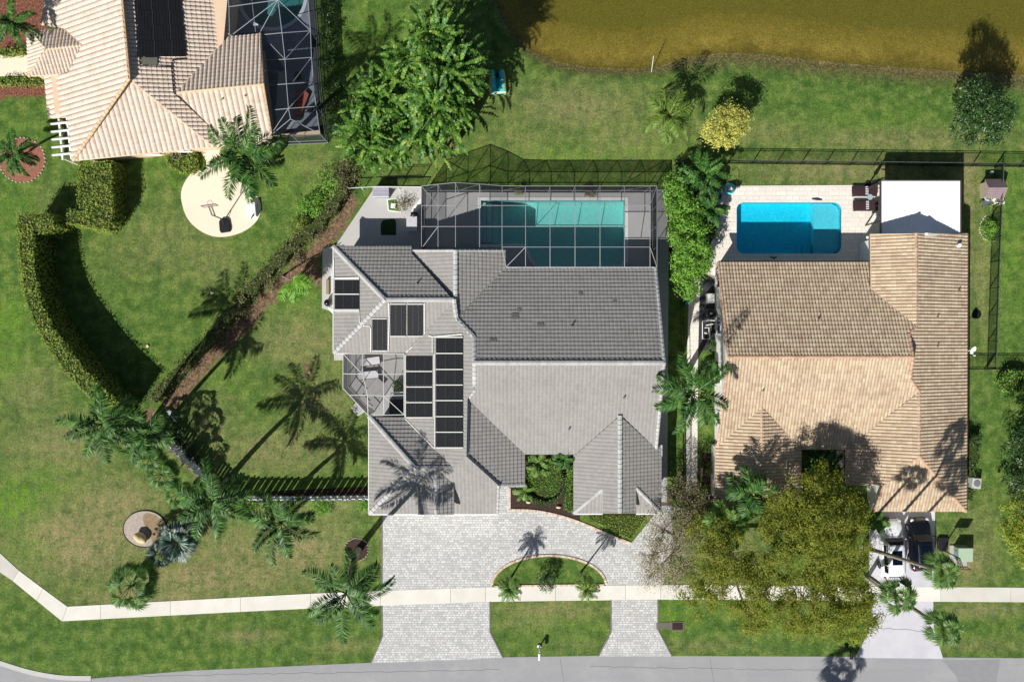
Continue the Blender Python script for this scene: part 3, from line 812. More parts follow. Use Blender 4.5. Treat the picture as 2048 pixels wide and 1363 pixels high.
wallwin(gh, [(720, 493, 0, 1, 1.6, 1.2, 1.5), (780, 493, 0, 1, 2.0, 2.0, 1.1), (950, 503, 0, 1, 2.4, 2.1, 1.1), (1080, 537, 0, 1, 2.6, 2.1, 1.1), (1160, 537, 0, 1, 2.6, 2.1, 1.1), (1250, 537, 0, 1, 1.8, 1.2, 1.5),
             (667, 560, -1, 0, 1.2, 1.2, 1.5), (667, 660, -1, 0, 1.2, 1.2, 1.5), (738, 900, -1, 0, 1.4, 1.2, 1.5), (738, 980, -1, 0, 1.4, 1.2, 1.5),
             (1312, 620, 1, 0, 1.4, 1.2, 1.5), (1312, 760, 1, 0, 1.4, 1.2, 1.5), (1323, 960, 1, 0, 1.4, 1.2, 1.5), (1190, 1026, 0, -1, 1.4, 1.4, 1.5), (1270, 1026, 0, -1, 1.4, 1.4, 1.5)])
gd = MB()
v = W(0, 1027, E3).y + .55
for r in range(4): gd.box((W(868, 0, 3).x, v - .03, .28 + r * .56), (4.9, .05, .52))
gd.build('garage_door', white_p, gh)
d_ = MB(); d_.box((W(1090, 0, 3).x, W(0, 908, 3).y + .52, 1.05), (1.0, .06, 2.1)); dd_ = d_.build('door', simple('door_brown', (92, 58, 40), .5), gh)
MB().sph((W(1090, 0, 3).x + .4, W(0, 908, 3).y + .45, 1.0), .05, 8, 6).build('handle', simple('brass', (150, 120, 60), .3, metal=.8), dd_)
# rooftop solar mats
solar = newmat('solar_mat')
m, n = solar; P = pos(n)
wv = N(n, 'ShaderNodeTexWave'); wv.inputs['Scale'].default_value = 5.5; wv.inputs['Distortion'].default_value = .3; n.links.new(P, wv.inputs['Vector'])
col = mixc(n, .5, ramp(n, wv.outputs['Fac'], [(.2, lin((16, 17, 20))), (.8, lin((34, 36, 40)))]), ramp(n, noise(n, 6, 4, .7, P), [(.3, lin((14, 15, 18))), (.7, lin((40, 42, 46)))]))
finish(n, col, .6, wv.outputs['Fac'], .3, bumpd=.01)
solar = m
pipew = simple('white_pipe', (232, 230, 224), .5, .05)
def solar_mat(pl, x0, y0, x1, y1, roof, top_pipe=True, bot_pipe=True, lift=.09):
    A, B, C_, D = [pl.at(*p) + Vector((0, 0, lift)) for p in ((x0, y0), (x1, y0), (x1, y1), (x0, y1))]
    k = 16; mb = MB()
    for i in range(k):
        a, b_ = A.lerp(B, (i + .04) / k), A.lerp(B, (i + .96) / k); c, d = D.lerp(C_, (i + .96) / k), D.lerp(C_, (i + .04) / k)
        t = Vector((0, 0, .03))
        mb.add([a, b_, c, d, a + t, b_ + t, c + t, d + t], [(4, 7, 6, 5), (0, 1, 5, 4), (1, 2, 6, 5), (2, 3, 7, 6), (3, 0, 4, 7)])
    z = Vector((0, 0, .0)); mb.add([A + z, B + z, C_ + z, D + z], [(0, 3, 2, 1)])
    o = mb.build('solar_panel', solar, roof)
    hd = MB(); up = Vector((0, 0, .05))
    if top_pipe: hd.tube([A + up, B + up], .045, 6)
    if bot_pipe: hd.tube([D + up, C_ + up], .045, 6)
    if hd.n and lift < .15: hd.build('header_pipe', pipew, o)
    st_ = MB()
    for t_ in (.36, .72):
        p, q = A.lerp(B, t_) + up * .9, D.lerp(C_, t_) + up * .9; st_.bar(p, q, .025, .02)
    st_.build('strap', simple('strap_grey', (70, 72, 76), .6), o)
solar_mat(PNW_W, 670, 558, 719, 588, roofg); solar_mat(PNW_W, 670, 590, 719, 619, roofg, False)
solar_mat(PNW_S, 745, 637, 774, 701, roofg)
solar_mat(PNW_S, 781, 608, 812, 672, roofg); solar_mat(PNW_S, 815, 608, 846, 672, roofg)
for i, (a, b_) in enumerate([(712, 739), (742, 770), (773, 801), (804, 834)]): solar_mat(PW, 813, a, 865, b_, roofg, i > 0, i == 3)
for i, (a, b_) in enumerate([(674, 704), (706, 736), (738, 767), (769, 798), (800, 830), (832, 861), (863, 894)]): solar_mat(PW, 872, a, 926, b_, roofg, i > 0 or True, i == 6)
pp = MB()
def pipe(pl, pts, r=.045, lift=.1): pp.tube([pl.at(*p) + Vector((0, 0, lift)) for p in pts], r, 6)
pipe(PNW_W, [(668, 519), (668, 554), (672, 556), (719, 555)], .06); pipe(PNW_W, [(668, 620), (672, 622), (719, 622), (720, 646), (725, 651)])
pipe(PNW_S, [(725, 651), (740, 652), (742, 657), (742, 703)]); pipe(PNW_S, [(777, 701), (779, 640), (778, 606)]); pipe(PNW_S, [(849, 606), (849, 668), (855, 672)])
pipe(PW, [(858, 671), (866, 673), (924, 668)], .06); pipe(PW, [(865, 675), (865, 705)]); pipe(PW, [(867, 709), (867, 836)]); pipe(PW, [(870, 706), (870, 896)])
pipe(PW, [(811, 709), (811, 834)], .06); pipe(PW, [(811, 837), (870, 897)], .05, .06); pipe(PNW_S, [(812, 704), (850, 672)], .05, .06)
pp.build('solar_pipework', pipew, roofg)
gut = MB()
for a, b_ in (((667, 493), (823, 493)), ((667, 706), (809, 706)), ((667, 493), (667, 706)), ((738, 832), (738, 1027)), ((738, 1028), (836, 1028)), ((908, 1028), (995, 1028)), ((1147, 1027), (1205, 1027)), ((1272, 1027), (1323, 1027)), ((1011, 536), (1311, 536))):
    p, q = W(*a, 2.93), W(*b_, 2.93); gut.bar(p, q, .12, .12)
gut.build('gutter', white_p, roofg)
vm = simple('vent_grey', (120, 118, 116), .6)
def vent(pl, px, py, roof, r=.06, hh=.35, m_=vm):
    v = pl.at(px, py); mb = MB(); mb.cyl((v.x, v.y), r, v.z - .05, v.z + hh, 10); mb.cyl((v.x, v.y), r * 2.2, v.z + .02, v.z + .06, 10); mb.build('vent_pipe', m_, roof)
for pl, x, y in ((PNW_N, 834, 568), (PN, 1143, 653), (PSo, 1138, 857), (PSo, 1248, 794)): vent(pl, x, y, roofg)
# weathered replacement tiles
wt = MB()
for x, y, a, b_ in ((1030, 632, 14, 11), (1038, 619, 8, 7), (1161, 587, 8, 8), (1229, 602, 7, 6), (1081, 649, 13, 8), (986, 680, 14, 8)):
    pts = [PN.at(x + i, y + j) + Vector((0, 0, .078)) for i, j in ((-a / 2, -b_ / 2), (a / 2, -b_ / 2), (a / 2, b_ / 2), (-a / 2, b_ / 2))]
    wt.add(pts, [(0, 3, 2, 1)])
wt.build('replacement_tiles', simple('weathered_tile', (122, 116, 114), .8, .1), roofg)

# ---------------- tan house on the right
P2_ = .41
tm = tilemat('tan_barrel_tile', [(178, 156, 132), (190, 169, 143), (195, 175, 149), (199, 181, 154), (204, 188, 161), (184, 161, 138)], .8, (148, 128, 112), .5, .12)
capt = tilemat('tan_ridge_cap', [(176, 138, 116), (206, 170, 140), (190, 150, 124)], .8)
th = empty('house', W(1680, 760, 0), 'tan barrel tiled house with a white walled side and a square planted courtyard', 'house')
QN = Plane((1600, 524), (0, -1), 3.0, P2_); QS = Plane((1640, 898), (0, 1), 3.0, P2_)
QE = Plane((1934, 700), (-1, 0), 3.0, P2_); QW2 = Plane((1740, 500), (1, 0), 4.05, P2_)
QLW = Plane((1428, 950), (1, 0), 3.0, P2_); QLE = Plane((1602, 950), (-1, 0), 3.0, P2_); QLS = Plane((1515, 1022), (0, 1), 3.0, P2_)
QRW = Plane((1690, 930), (1, 0), 3.0, P2_); QRS = Plane((1840, 1022), (0, 1), 3.0, P2_)
rt, dt = MB(), MB()
def tt(pl, poly, w_=.27, c_=.40): tile_slope(rt, pl, poly, w_, c_, barrel, .045, 0, dt)
tt(QN, [(1437, 524), (1740, 524), (1742, 577), (1830, 652), (1818, 668), (1826, 713), (1457, 713)])
tt(QS, [(1457, 713), (1826, 713), (1820, 757), (1838, 783), (1697, 895), (1690, 898), (1600, 898), (1524, 815), (1436, 890), (1436, 888)])
tt(QE, [(1832, 467), (1934, 467), (1932, 1022), (1838, 912), (1838, 783), (1820, 757), (1826, 713), (1818, 668), (1832, 652)], .29)
tt(QW2, [(1740, 468), (1832, 467), (1832, 652), (1742, 577)], .29)
tt(QLW, [(1524, 815), (1524, 937), (1428, 1022), (1431, 888)], .29); tt(QLE, [(1524, 815), (1602, 898), (1602, 1022), (1524, 937)], .29)
tt(QLS, [(1524, 937), (1602, 1022), (1428, 1022)])
tt(QRW, [(1838, 783), (1838, 912), (1767, 970), (1690, 970), (1690, 897)], .29)
tt(QRS, [(1838, 912), (1932, 1022), (1749, 1022), (1767, 970)])
rooft = rt.build('roof', tm, th); dt.build('roof_deck', simple('tan_fascia', (196, 176, 150), .8), rooft)
cg = MB()
cl((QN, (1457, 713)), (QN, (1826, 713)), wd=.3, hh=.12); cl((QW2, (1832, 467)), (QE, (1832, 652)), (QE, (1818, 668)), (QN, (1826, 713)), (QE, (1820, 757)), (QE, (1838, 783)), (QE, (1838, 912)), wd=.3, hh=.12)
cl((QLW, (1524, 815)), (QLW, (1524, 937)), wd=.3); cl((QLW, (1428, 1022)), (QLW, (1524, 937)), (QLE, (1602, 1022)), wd=.3)
cl((QE, (1932, 1022)), (QE, (1838, 912)), (QRS, (1767, 970)), wd=.3)
cl((QN, (1437, 524)), (QN, (1457, 713)), wd=.24); cl((QS, (1457, 713)), (QS, (1436, 890)), wd=.24); cl((QRS, (1749, 1022)), (QRS, (1767, 970)), wd=.2)
cg.build('ridge_caps', capt, rooft)
evt = [W2(x, y, 3) for x, y in [(1437, 524), (1740, 524), (1750, 467), (1934, 467), (1932, 1022), (1755, 1022), (1755, 970), (1690, 970), (1690, 898), (1602, 898), (1602, 1022), (1428, 1022), (1430, 890), (1437, 888)]]
evt[2] = (evt[1][0], evt[2][1])
whitewall = simple('white_rendered_wall', (238, 236, 230), .85, .05, .9, 20, .15)
wgt = MB().prism(offset_poly(evt[::-1], .42), 0, 2.85)
xg = W(1437, 0, 3).x + .42
wedge(wgt, (xg, W(0, 530, 3).y), (xg, W(0, 885, 3).y), QN.at(1457, 713).z - .2, (.2, 0))
wedge(wgt, (W(1745, 0, 4).x, W(0, 472, 3).y), (W(1932, 0, 3).x - .3, W(0, 472, 3).y), QE.at(1832, 467).z - .2, (0, -.2))
wgt.build('wall', whitewall, th)
gutt = MB()
for a, b_ in (((1437, 523), (1740, 523)), ((1935, 467), (1933, 1022)), ((1690, 898), (1690, 970)), ((1602, 898), (1690, 898)), ((1602, 898), (1602, 1022))):
    gutt.bar(W(*a, 2.92), W(*b_, 2.92), .13, .12)
gutt.bar(W(1739, 468, 3.9), W(1741, 575, 3.9), .13, .12)
gutt.build('gutter', simple('brown_gutter', (96, 70, 56), .5), rooft)
for (py, ht, zc, wd) in ((560, 1.2, 1.5, 1.4), (650, 1.2, 1.6, 1.6), (752, 2.0, 1.2, 1.3), (835, 1.2, 1.5, 1.2)):
    window_part(th, (xg, W(0, py, 1.5).y, zc), (-1, 0), wd, ht, white_p, glass)
wallwin(th, [(1500, 524, 0, 1, 2.4, 2.1, 1.1), (1580, 524, 0, 1, 2.4, 2.1, 1.1), (1680, 524, 0, 1, 1.6, 1.2, 1.5), (1934, 560, 1, 0, 1.4, 1.2, 1.5), (1934, 760, 1, 0, 1.4, 1.2, 1.5), (1932, 930, 1, 0, 1.2, 1.2, 1.5), (1515, 1022, 0, -1, 2.4, 1.6, 1.4)])
gd = MB(); v = W(0, 1022, 3).y + .42
for r in range(4): gd.box((W(1845, 0, 3).x, v - .03, .28 + r * .56), (4.9, .05, .52))
gd.build('garage_door', simple('cream_door', (222, 210, 190), .6), th)
dm_ = simple('brown_vent', (130, 104, 88), .7)
for pl, x, y in ((QN, 1636, 638), (QE, 1873, 634), (QE, 1873, 692), (QS, 1525, 780), (QE, 1916, 580)): vent(pl, x, y, rooft, .06, .35, dm_)
mb = MB(); v = QE.at(1914, 492); mb.cyl((v.x, v.y), .11, v.z, v.z + .35, 12); mb.cyl((v.x, v.y), .18, v.z + .3, v.z + .42, 12); mb.build('vent_pipe', white_p, rooft)
# satellite dish on the eave
sd_ = empty('satellite_dish', W(1936, 700, 2.9), 'white satellite dish bracketed off the right eave of the tan house', 'satellite dish')
mb = MB(); c = W(1944, 699, 3.4)
prof = [(.02, 0), (.16, .02), (.30, .07), (.38, .12), (.385, .12), (.30, .05), (.02, -.02)]
mb.lathe((0, 0, 0), prof, 20); M_ = Matrix.Rotation(R_(38), 4, Vector((1, .6, 0)).normalized())
mb.V = [tuple(M_ @ Vector((p[0] * .8, p[1], p[2])) + c) for p in mb.V]; mb.smooth = True; mb.build('dish', white_p, sd_)
MB().tube([W(1934, 702, 2.9), c], .03, 6).tube([c, W(1946, 709, 3.5), W(1949, 711, 3.6)], .018, 6).box(W(1949, 711, 3.62), (.14, .1, .1)).build('arm', white_p, sd_)

# white awning roof and its frame
aw = empty('patio_awning', W(1840, 410, 0), 'flat bright white insulated patio roof beside the tan house and the pool', 'awning')
aroof = MB(); ah = 3.25
for i in range(14):
    x0, x1 = 1763 + i * 11.25, 1763 + (i + 1) * 11.25 - .35
    a, b_ = W(x0, 362, ah), W(x1, 470, ah); aroof.box(((a.x + b_.x) / 2, (a.y + b_.y) / 2, ah - .05), (b_.x - a.x, a.y - b_.y, .1))
aroof.build('roof', simple('bright_white_metal', (250, 250, 250), .45, .02, .5), aw)
bm_ = simple('bronze_frame', (74, 60, 58), .5)
f = MB()
for a, b_ in (((1761, 361), (1761, 470)), ((1761, 361), (1921, 361)), ((1921, 361), (1921, 470))): f.bar(W(*a, ah - .1), W(*b_, ah - .1), .09, .22)
for y in (376, 393, 411, 430): f.bar(W(1751, y, ah - .1), W(1762, y, ah - .1), .05, .08)
f.build('frame', bm_, aw)
for x, y in ((1764, 364), (1918, 364), (1764, 440), (1918, 440), (1840, 364)):
    c = W(x, y, ah); MB().box((c.x, c.y, ah / 2 - .1), (.11, .11, ah - .2)).build('post', bm_, aw)

# ---------------- cream roofed house, top left
a6 = R_(5.8); U3 = (math.cos(a6), math.sin(a6)); V3 = (-math.sin(a6), math.cos(a6)); P3 = .42
cm = tilemat('cream_barrel_tile', [(202, 184, 168), (210, 194, 178), (214, 199, 183), (210, 194, 179), (216, 203, 187), (204, 186, 171)], .75, (210, 184, 160), .3, .15)
capc = tilemat('cream_ridge_cap', [(204, 168, 128), (220, 188, 150), (208, 176, 140)], .75)
ch_ = empty('house', W(300, 120, 0), 'cream barrel tiled house at the corner with black solar mats and a pergola', 'house')
RW = Plane((138, 280), U3, 3.0, P3); RS = Plane((285, 308), V3, 3.0, P3); RE = Plane((440, 300), (-U3[0], -U3[1]), 3.0, P3)
RS2 = Plane((490, 287), V3, 3.0, P3); RN2 = Plane((490, 68), (-V3[0], -V3[1]), 3.3, P3)
REn_N = Plane((96, 57), (-V3[0], -V3[1]), 3.0, P3); REn_S = Plane((96, 150), V3, 3.0, P3); REn_W = Plane((56, 110), U3, 3.0, P3)
rc, dc = MB(), MB()
barrel3 = [0.0, .085, .12, .12, .085, 0.0]
def ct(pl, poly, w_=.46, c_=.40): tile_slope(rc, pl, poly, w_, c_, barrel3, .035, 0, dc)
ct(RW, [(98, -60), (238, -60), (258, 157), (145, 322), (136, 234), (97, 237), (89, 150), (136, 148), (165, 90), (128, 57), (82, 50)])
ct(RS, [(145, 322), (258, 157), (428, 294)])
ct(RE, [(238, -60), (470, -60), (458, 75), (365, 178), (352, 186), (430, 262), (436, 292), (428, 294), (258, 157)], .36)
ct(RS2, [(354, 186), (526, 168), (545, 283), (436, 294), (430, 262)]); ct(RN2, [(354, 184), (458, 74), (520, 68), (526, 168)], .36)
ct(REn_N, [(63, 64), (128, 57), (165, 90), (93, 98)], .30); ct(REn_S, [(93, 98), (165, 90), (136, 148), (57, 153)], .30); ct(REn_W, [(54, 66), (63, 64), (93, 98), (57, 153)], .30)
roofc = rc.build('roof', cm, ch_); dc.build('roof_deck', simple('cream_fascia', (226, 206, 176), .8), roofc)
cg = MB()
cl((RW, (238, -60)), (RW, (258, 157)), (RW, (145, 322)), wd=.32, hh=.12); cl((RS, (258, 157)), (RS, (428, 293)), wd=.32, hh=.12)
cl((RS2, (354, 186)), (RS2, (526, 168)), wd=.32, hh=.12); cl((REn_S, (57, 153)), (REn_S, (93, 98)), (REn_S, (165, 90)), wd=.3); cl((REn_W, (54, 66)), (REn_W, (93, 98)), wd=.26)
cl((RS2, (526, 168)), (RS2, (545, 283)), wd=.24); cl((RN2, (520, 68)), (RN2, (526, 168)), wd=.24)
cg.build('ridge_caps', capc, roofc)
for i, (a, b_) in enumerate([(-12, 22), (23, 52), (53, 82), (83, 115)]):
    solar_mat(RE, 272 + a * .05, a, 366 + a * .09, b_, roofc, True, i == 3, .2)
mb = MB(); mb.add([RE.at(x, y) + Vector((0, 0, z)) for z in (.02, .24) for x, y in ((287, 117), (317, 117), (317, 131), (287, 131))], [(4, 7, 6, 5), (0, 1, 5, 4), (1, 2, 6, 5), (2, 3, 7, 6), (3, 0, 4, 7)])
mb.build('skylight', simple('skylight_smoke', (120, 118, 104), .2), roofc)
mb = MB()
for pts in ([(277, -10), (282, 132), (345, 136), (347, 122), (372, 120)], [(345, 136), (349, 186), (420, 252)]): mb.tube([RE.at(*p) + Vector((0, 0, .2)) for p in pts], .05, 6)
mb.build('solar_pipework', simple('dark_pipe', (40, 40, 44), .5), roofc)
evc = [W2(x, y, 3) for x, y in [(100, -60), (89, 150), (97, 237), (136, 234), (145, 322), (545, 283), (520, 68), (458, 74), (470, -60)]]
MB().prism(offset_poly(evc, .5), 0, 2.85).prism(offset_poly([W2(x, y, 3) for x, y in [(54, 66), (57, 153), (140, 148), (128, 57)]], .3), 0, 2.8).build('wall', simple('peach_stucco', (224, 196, 166), .9, .05), ch_)
wallwin(ch_, [(280, 309, 0, -1, 1.8, 1.3, 1.5), (480, 289, 0, -1, 1.6, 2.1, 1.1), (350, 303, 0, -1, 1.2, 1.2, 1.5)])
# pergola
pg = empty('pergola', W(122, 280, 0), 'white slatted pergola projecting from the left eave of the cream house', 'pergola')
mb = MB()
for i in range(5):
    y = 247 + i * 15.6; mb.bar(W(102 + i * .7, y + 1.5, 2.9), W(138 + i * 1.2, y - 2.5, 2.9), .13, .2)
mb.build('rafters', white_p, pg); MB().bar(W(118, 238, 2.72), W(126, 320, 2.72), .14, .18).bar(W(134, 235, 2.72), W(143, 318, 2.72), .12, .18).build('beam', white_p, pg)
for x, y in ((119, 240), (126, 316)):
    c = W(x, y, 2.7); MB().box((c.x, c.y, 1.3), (.16, .16, 2.6)).build('post', white_p, pg)
# chimney-less vents
for pl, x, y in ((RS2, 447, 199), (RS2, 492, 193)): vent(pl, x, y, roofc, .06, .3, dm_)

# ------------------------------------------------------------------ screen enclosures
m, n = newmat('insect_screen')
tr = N(n, 'ShaderNodeBsdfTransparent'); df = N(n, 'ShaderNodeBsdfDiffuse'); df.inputs[0].default_value = (.035, .037, .042, 1)
lw = N(n, 'ShaderNodeLayerWeight'); lw.inputs[0].default_value = .5
op = ramp(n, lw.outputs['Facing'], [(0, g(.12)), (.45, g(.40)), (.8, g(.78)), (1, g(.94))])
mx = N(n, 'ShaderNodeMixShader'); n.links.new(op, mx.inputs[0]); n.links.new(tr.outputs[0], mx.inputs[1]); n.links.new(df.outputs[0], mx.inputs[2])
o_ = N(n, 'ShaderNodeOutputMaterial'); n.links.new(mx.outputs[0], o_.inputs[0]); screen_m = m
alum = simple('enclosure_aluminium', (152, 154, 158), .45, .05, 1)
alum_w = simple('enclosure_white', (206, 206, 204), .45, .05, 1)
alum_g = simple('enclosure_dull', (150, 154, 160), .45, .05, 1)
def enclosure(root, cols_rows, quads, bars, posts, walls, fm, bw=.046):
    fr_ = MB(); sc = MB()
    for q in quads: sc.add([Vector(p) for p in q], [tuple(range(len(q)))])
    for a, b_ in bars: fr_.bar(a, b_, bw, bw)
    for p in posts:
        fr_.bar((p[0], p[1], 0), p, bw, bw)
    for a, b_ in walls:
        a, b_ = Vector(a), Vector(b_)
        sc.add([(a.x, a.y, .05), (b_.x, b_.y, .05), b_, a], [(0, 1, 2, 3)])
        fr_.bar((a.x, a.y, .95), (b_.x, b_.y, .95), .05, .05); fr_.bar((a.x, a.y, .06), (b_.x, b_.y, .06), .05, .08)
    fr_.build('frame', fm, root); sc.build('screen', screen_m, root)
pe = empty('pool_enclosure', W(1080, 450, 0), 'large screened pool cage behind the grey house, gabled at its left end', 'screen enclosure')
colx = [843, 876, 911, 959, 1004, 1051, 1100, 1150, 1200, 1249, 1300, 1314]; rowy = [372, 411, 453, 494, 534]
def znode(i, j):
    if i <= 3: return [3.05, 3.8, 4.55, 3.9][i]
    if i == 4: return [3.1, 3.9, 3.9, 3.9, 3.1][j]
    if i == 11: return 3.05
    return [3.05, 3.85, 3.85, 3.85, 3.1][j]
ND = {}
for i, x in enumerate(colx):
    for j, y in enumerate(rowy):
        z = znode(i, j); yy = y; xx = x
        if j == 0: yy = 372 - (z - 3.05) * 4.6
        if j == 4 and i == 4: xx = 1012
        if j == 4 and i < 4: yy = 500
        if j == 3 and i < 4: yy = 497
        ND[i, j] = W(xx, yy, z)
quads, bars = [], []
for i in range(11):
    for j in range(4):
        if i < 4 and j == 3: continue
        quads.append([ND[i, j + 1], ND[i + 1, j + 1], ND[i + 1, j], ND[i, j]])
for i in range(12):
    for j in range(4):
        if i < 4 and j == 3: continue
        bars.append((ND[i, j], ND[i, j + 1]))
for j in range(5):
    for i in range(11):
        if j == 4 and i < 4: continue
        if j == 3 and i < 4: continue
        if i == 10 and j in (1, 3): continue
        bars.append((ND[i, j], ND[i + 1, j]))
bars += [(ND[0, 0], ND[1, 1]), (ND[1, 2], ND[0, 3]), (ND[10, 3], ND[11, 4]), (ND[4, 4], ND[5, 3]), (ND[10, 1], ND[11, 0])]
walls = [(ND[i, 0], ND[i + 1, 0]) for i in range(11)] + [(ND[0, 0], ND[0, 1]), (ND[0, 1], ND[0, 2]), (ND[0, 2], ND[0, 3]), (ND[11, 0], ND[11, 1]), (ND[11, 1], ND[11, 2]), (ND[11, 2], ND[11, 3]), (ND[11, 3], ND[11, 4])]
for i in (0, 2, 4, 9): # wall bracing
    a, b_ = ND[i, 0], ND[i + 1, 0]; bars.append(((a.x, a.y, .95), (b_.x, b_.y, b_.z)))
enclosure(pe, None, quads, bars, [ND[i, 0] for i in range(12)] + [ND[0, 1], ND[0, 2], ND[11, 1], ND[11, 2], ND[11, 3]], walls, alum)
ce = empty('courtyard_enclosure', W(750, 770, 0), 'small screened courtyard cage with clipped corner beside the solar mats', 'screen enclosure')
h0, h1 = 2.95, 3.15
A = W(686, 707, h0); B = W(808, 707, h1); C_ = W(808, 829, h1); D = W(736, 830, h0); E = W(686, 776, h0)
n1 = W(725, 748, 3.3); n2 = W(735, 790, 3.3); n3 = W(767, 748, 3.3); n4 = W(767, 791, 3.3); t1 = W(725, 707, 3.0); t2 = W(767, 707, 3.05); b2 = W(768, 829, 3.05); e1 = W(686, 747, h0); f1 = W(808, 748, h1); f2 = W(808, 790, h1); g1 = W(700, 790, h0)
quads = [[A, e1, n1, t1], [t1, n1, n3, t2], [t2, n3, f1, B], [e1, E, g1, n2, n1], [n1, n2, n4, n3], [n3, n4, f2, f1], [g1, D, n2], [n2, D, b2, n4], [n4, b2, C_, f2]]
bars = [(A, B), (B, C_), (C_, D), (D, E), (E, A), (A, n1), (t1, n1), (n1, n2), (n2, D), (t2, n3), (n3, n4), (n4, b2), (e1, n1), (n1, n3), (n3, f1), (g1, n2), (n2, n4), (n4, f2), (n4, C_)]
enclosure(ce, None, [q[::-1] for q in quads][::1], bars, [A, E, D, e1, g1], [(A, e1), (e1, E), (E, D)], alum_w, .055)
le = empty('lanai_enclosure', W(560, 130, 0), 'screened pool cage on the right side of the cream house', 'screen enclosure')
L = lambda x, y, z=3.1: W(x, y, z)
R0 = [L(611, -60), L(616, 3), L(621, 62), L(623, 115), L(627, 164), L(632, 213), L(640, 268)]
Mm = [L(548, -60, 3.9), L(556, 0, 4.2), L(564, 66, 3.9), L(570, 119, 3.7), L(573, 168, 3.7), L(577, 217, 3.6), L(581, 238, 3.5), L(583, 270, 3.2)]
L0 = [L(452, -60), L(458, 14), L(459, 71), L(523, 70), L(528, 120), L(532, 171), L(537, 221), L(540, 272)]
quads = [[L0[0], L0[1], Mm[1], Mm[0]], [L0[1], L0[2], L0[3], Mm[2], Mm[1]], [Mm[0], Mm[1], R0[1], R0[0]], [Mm[1], Mm[2], R0[2], R0[1]], [L0[3], L0[4], Mm[3], Mm[2]], [Mm[2], Mm[3], R0[3], R0[2]],
         [L0[4], L0[5], Mm[4], Mm[3]], [Mm[3], Mm[4], R0[4], R0[3]], [L0[5], L0[6], Mm[5], Mm[4]], [Mm[4], Mm[5], R0[5], R0[4]], [L0[6], L0[7], Mm[7], Mm[5]], [Mm[5], Mm[7], R0[6], R0[5]]]
bars = [(R0[i], R0[i + 1]) for i in range(6)] + [(Mm[i], Mm[i + 1]) for i in range(1, 7) if i != 6] + [(L0[i], L0[i + 1]) for i in range(0, 7)] + [(L0[3], Mm[2]), (Mm[2], R0[2]), (L0[4], Mm[3]), (Mm[3], R0[3]), (L0[5], Mm[4]), (Mm[4], R0[4]), (L0[6], Mm[5]), (Mm[5], R0[5]), (L0[7], R0[6]),
        (Mm[1], L0[1]), (Mm[1], L(463, 71)), (Mm[1], L(518, 69)), (Mm[1], R0[2]), (L(501, -20), L(512, 69)), (L(556, 0, 4.2), R0[0]), (L0[3], Mm[3]), (R0[2], Mm[3]), (R0[3], L(585, 165, 3.4)), (Mm[6], L0[7]), (Mm[6], R0[6]), (L0[7], Mm[5]), (R0[4], Mm[5])]
enclosure(le, None, quads, bars, R0[1:] + [L0[7], Mm[7]], [(R0[i], R0[i + 1]) for i in range(6)] + [(R0[6], Mm[7]), (Mm[7], L0[7])], alum_g, .05)
lw_ = MB(); a, b_ = W(540, 275, .5), W(641, 264, .5); lw_.bar((a.x, a.y, .35), (b_.x, b_.y, .35), .25, .7)
setp(lw_.build('knee_wall', simple('peach_stucco', (224, 196, 166)), origin=(a.x, a.y, 0)), 'low peach wall under the bottom edge of the cream house pool cage', 'wall')

# ------------------------------------------------------------------ pools
def watermat(name, tint, refl=.03, bump=.01, sc=6):
    m, n = newmat(name); tr = N(n, 'ShaderNodeBsdfTransparent'); tr.inputs[0].default_value = tint + (1,)
    gl = N(n, 'ShaderNodeBsdfGlossy'); gl.inputs['Roughness'].default_value = refl
    b = N(n, 'ShaderNodeBump'); b.inputs['Distance'].default_value = bump; n.links.new(noise(n, sc, 3, .6, pos(n)), b.inputs['Height']); n.links.new(b.outputs[0], gl.inputs['Normal'])
    mx = N(n, 'ShaderNodeMixShader'); n.links.new(refl_fac(n), mx.inputs[0]); n.links.new(tr.outputs[0], mx.inputs[1]); n.links.new(gl.outputs[0], mx.inputs[2])
    o_ = N(n, 'ShaderNodeOutputMaterial'); n.links.new(mx.outputs[0], o_.inputs[0]); return m
def basin(root, outline, depth, shell_m, water_m, lvl=-.08, top=.04):
    P_ = [W2(*p) for p in outline]
    if area2(P_) < 0: P_ = P_[::-1]
    mb = MB(); n_ = len(P_)
    mb.sheet(P_, -depth)
    for i in range(n_):
        a, b_ = P_[i], P_[(i + 1) % n_]; mb.add([(*a, -depth), (*b_, -depth), (*b_, top), (*a, top)], [(0, 3, 2, 1)])
    mb.build('basin', shell_m, root); 
    MB().sheet(P_, lvl).build('water', water_m, root)
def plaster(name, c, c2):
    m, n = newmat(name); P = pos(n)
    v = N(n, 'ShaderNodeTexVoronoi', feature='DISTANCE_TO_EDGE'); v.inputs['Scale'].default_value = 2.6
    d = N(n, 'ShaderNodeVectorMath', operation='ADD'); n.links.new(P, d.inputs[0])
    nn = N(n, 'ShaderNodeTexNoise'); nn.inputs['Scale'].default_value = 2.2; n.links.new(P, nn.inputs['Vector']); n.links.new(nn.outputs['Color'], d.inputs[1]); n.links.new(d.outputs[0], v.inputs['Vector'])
    col = mixc(n, ramp(n, v.outputs[0], [(0, g(.5)), (.12, g(0))]), lin(c), lin(c2))  # pale cell edges put rippling sunlight into the plaster colour
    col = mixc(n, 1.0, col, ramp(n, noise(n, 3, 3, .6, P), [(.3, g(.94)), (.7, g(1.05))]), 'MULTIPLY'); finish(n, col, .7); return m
outA = [(962, 401), (1250, 401), (1250, 520), (1240, 531), (1075, 531), (1064, 518), (1054, 494), (1046, 488), (962, 488)]
pa = empty('swimming_pool', W(1105, 465, 0), 'teal swimming pool under the screened cage of the grey house', 'swimming pool')
basin(pa, outA, 1.35, plaster('pool_plaster_grey', (168, 212, 208), (190, 226, 220)), watermat('pool_water_teal', (.62, .90, .89)))
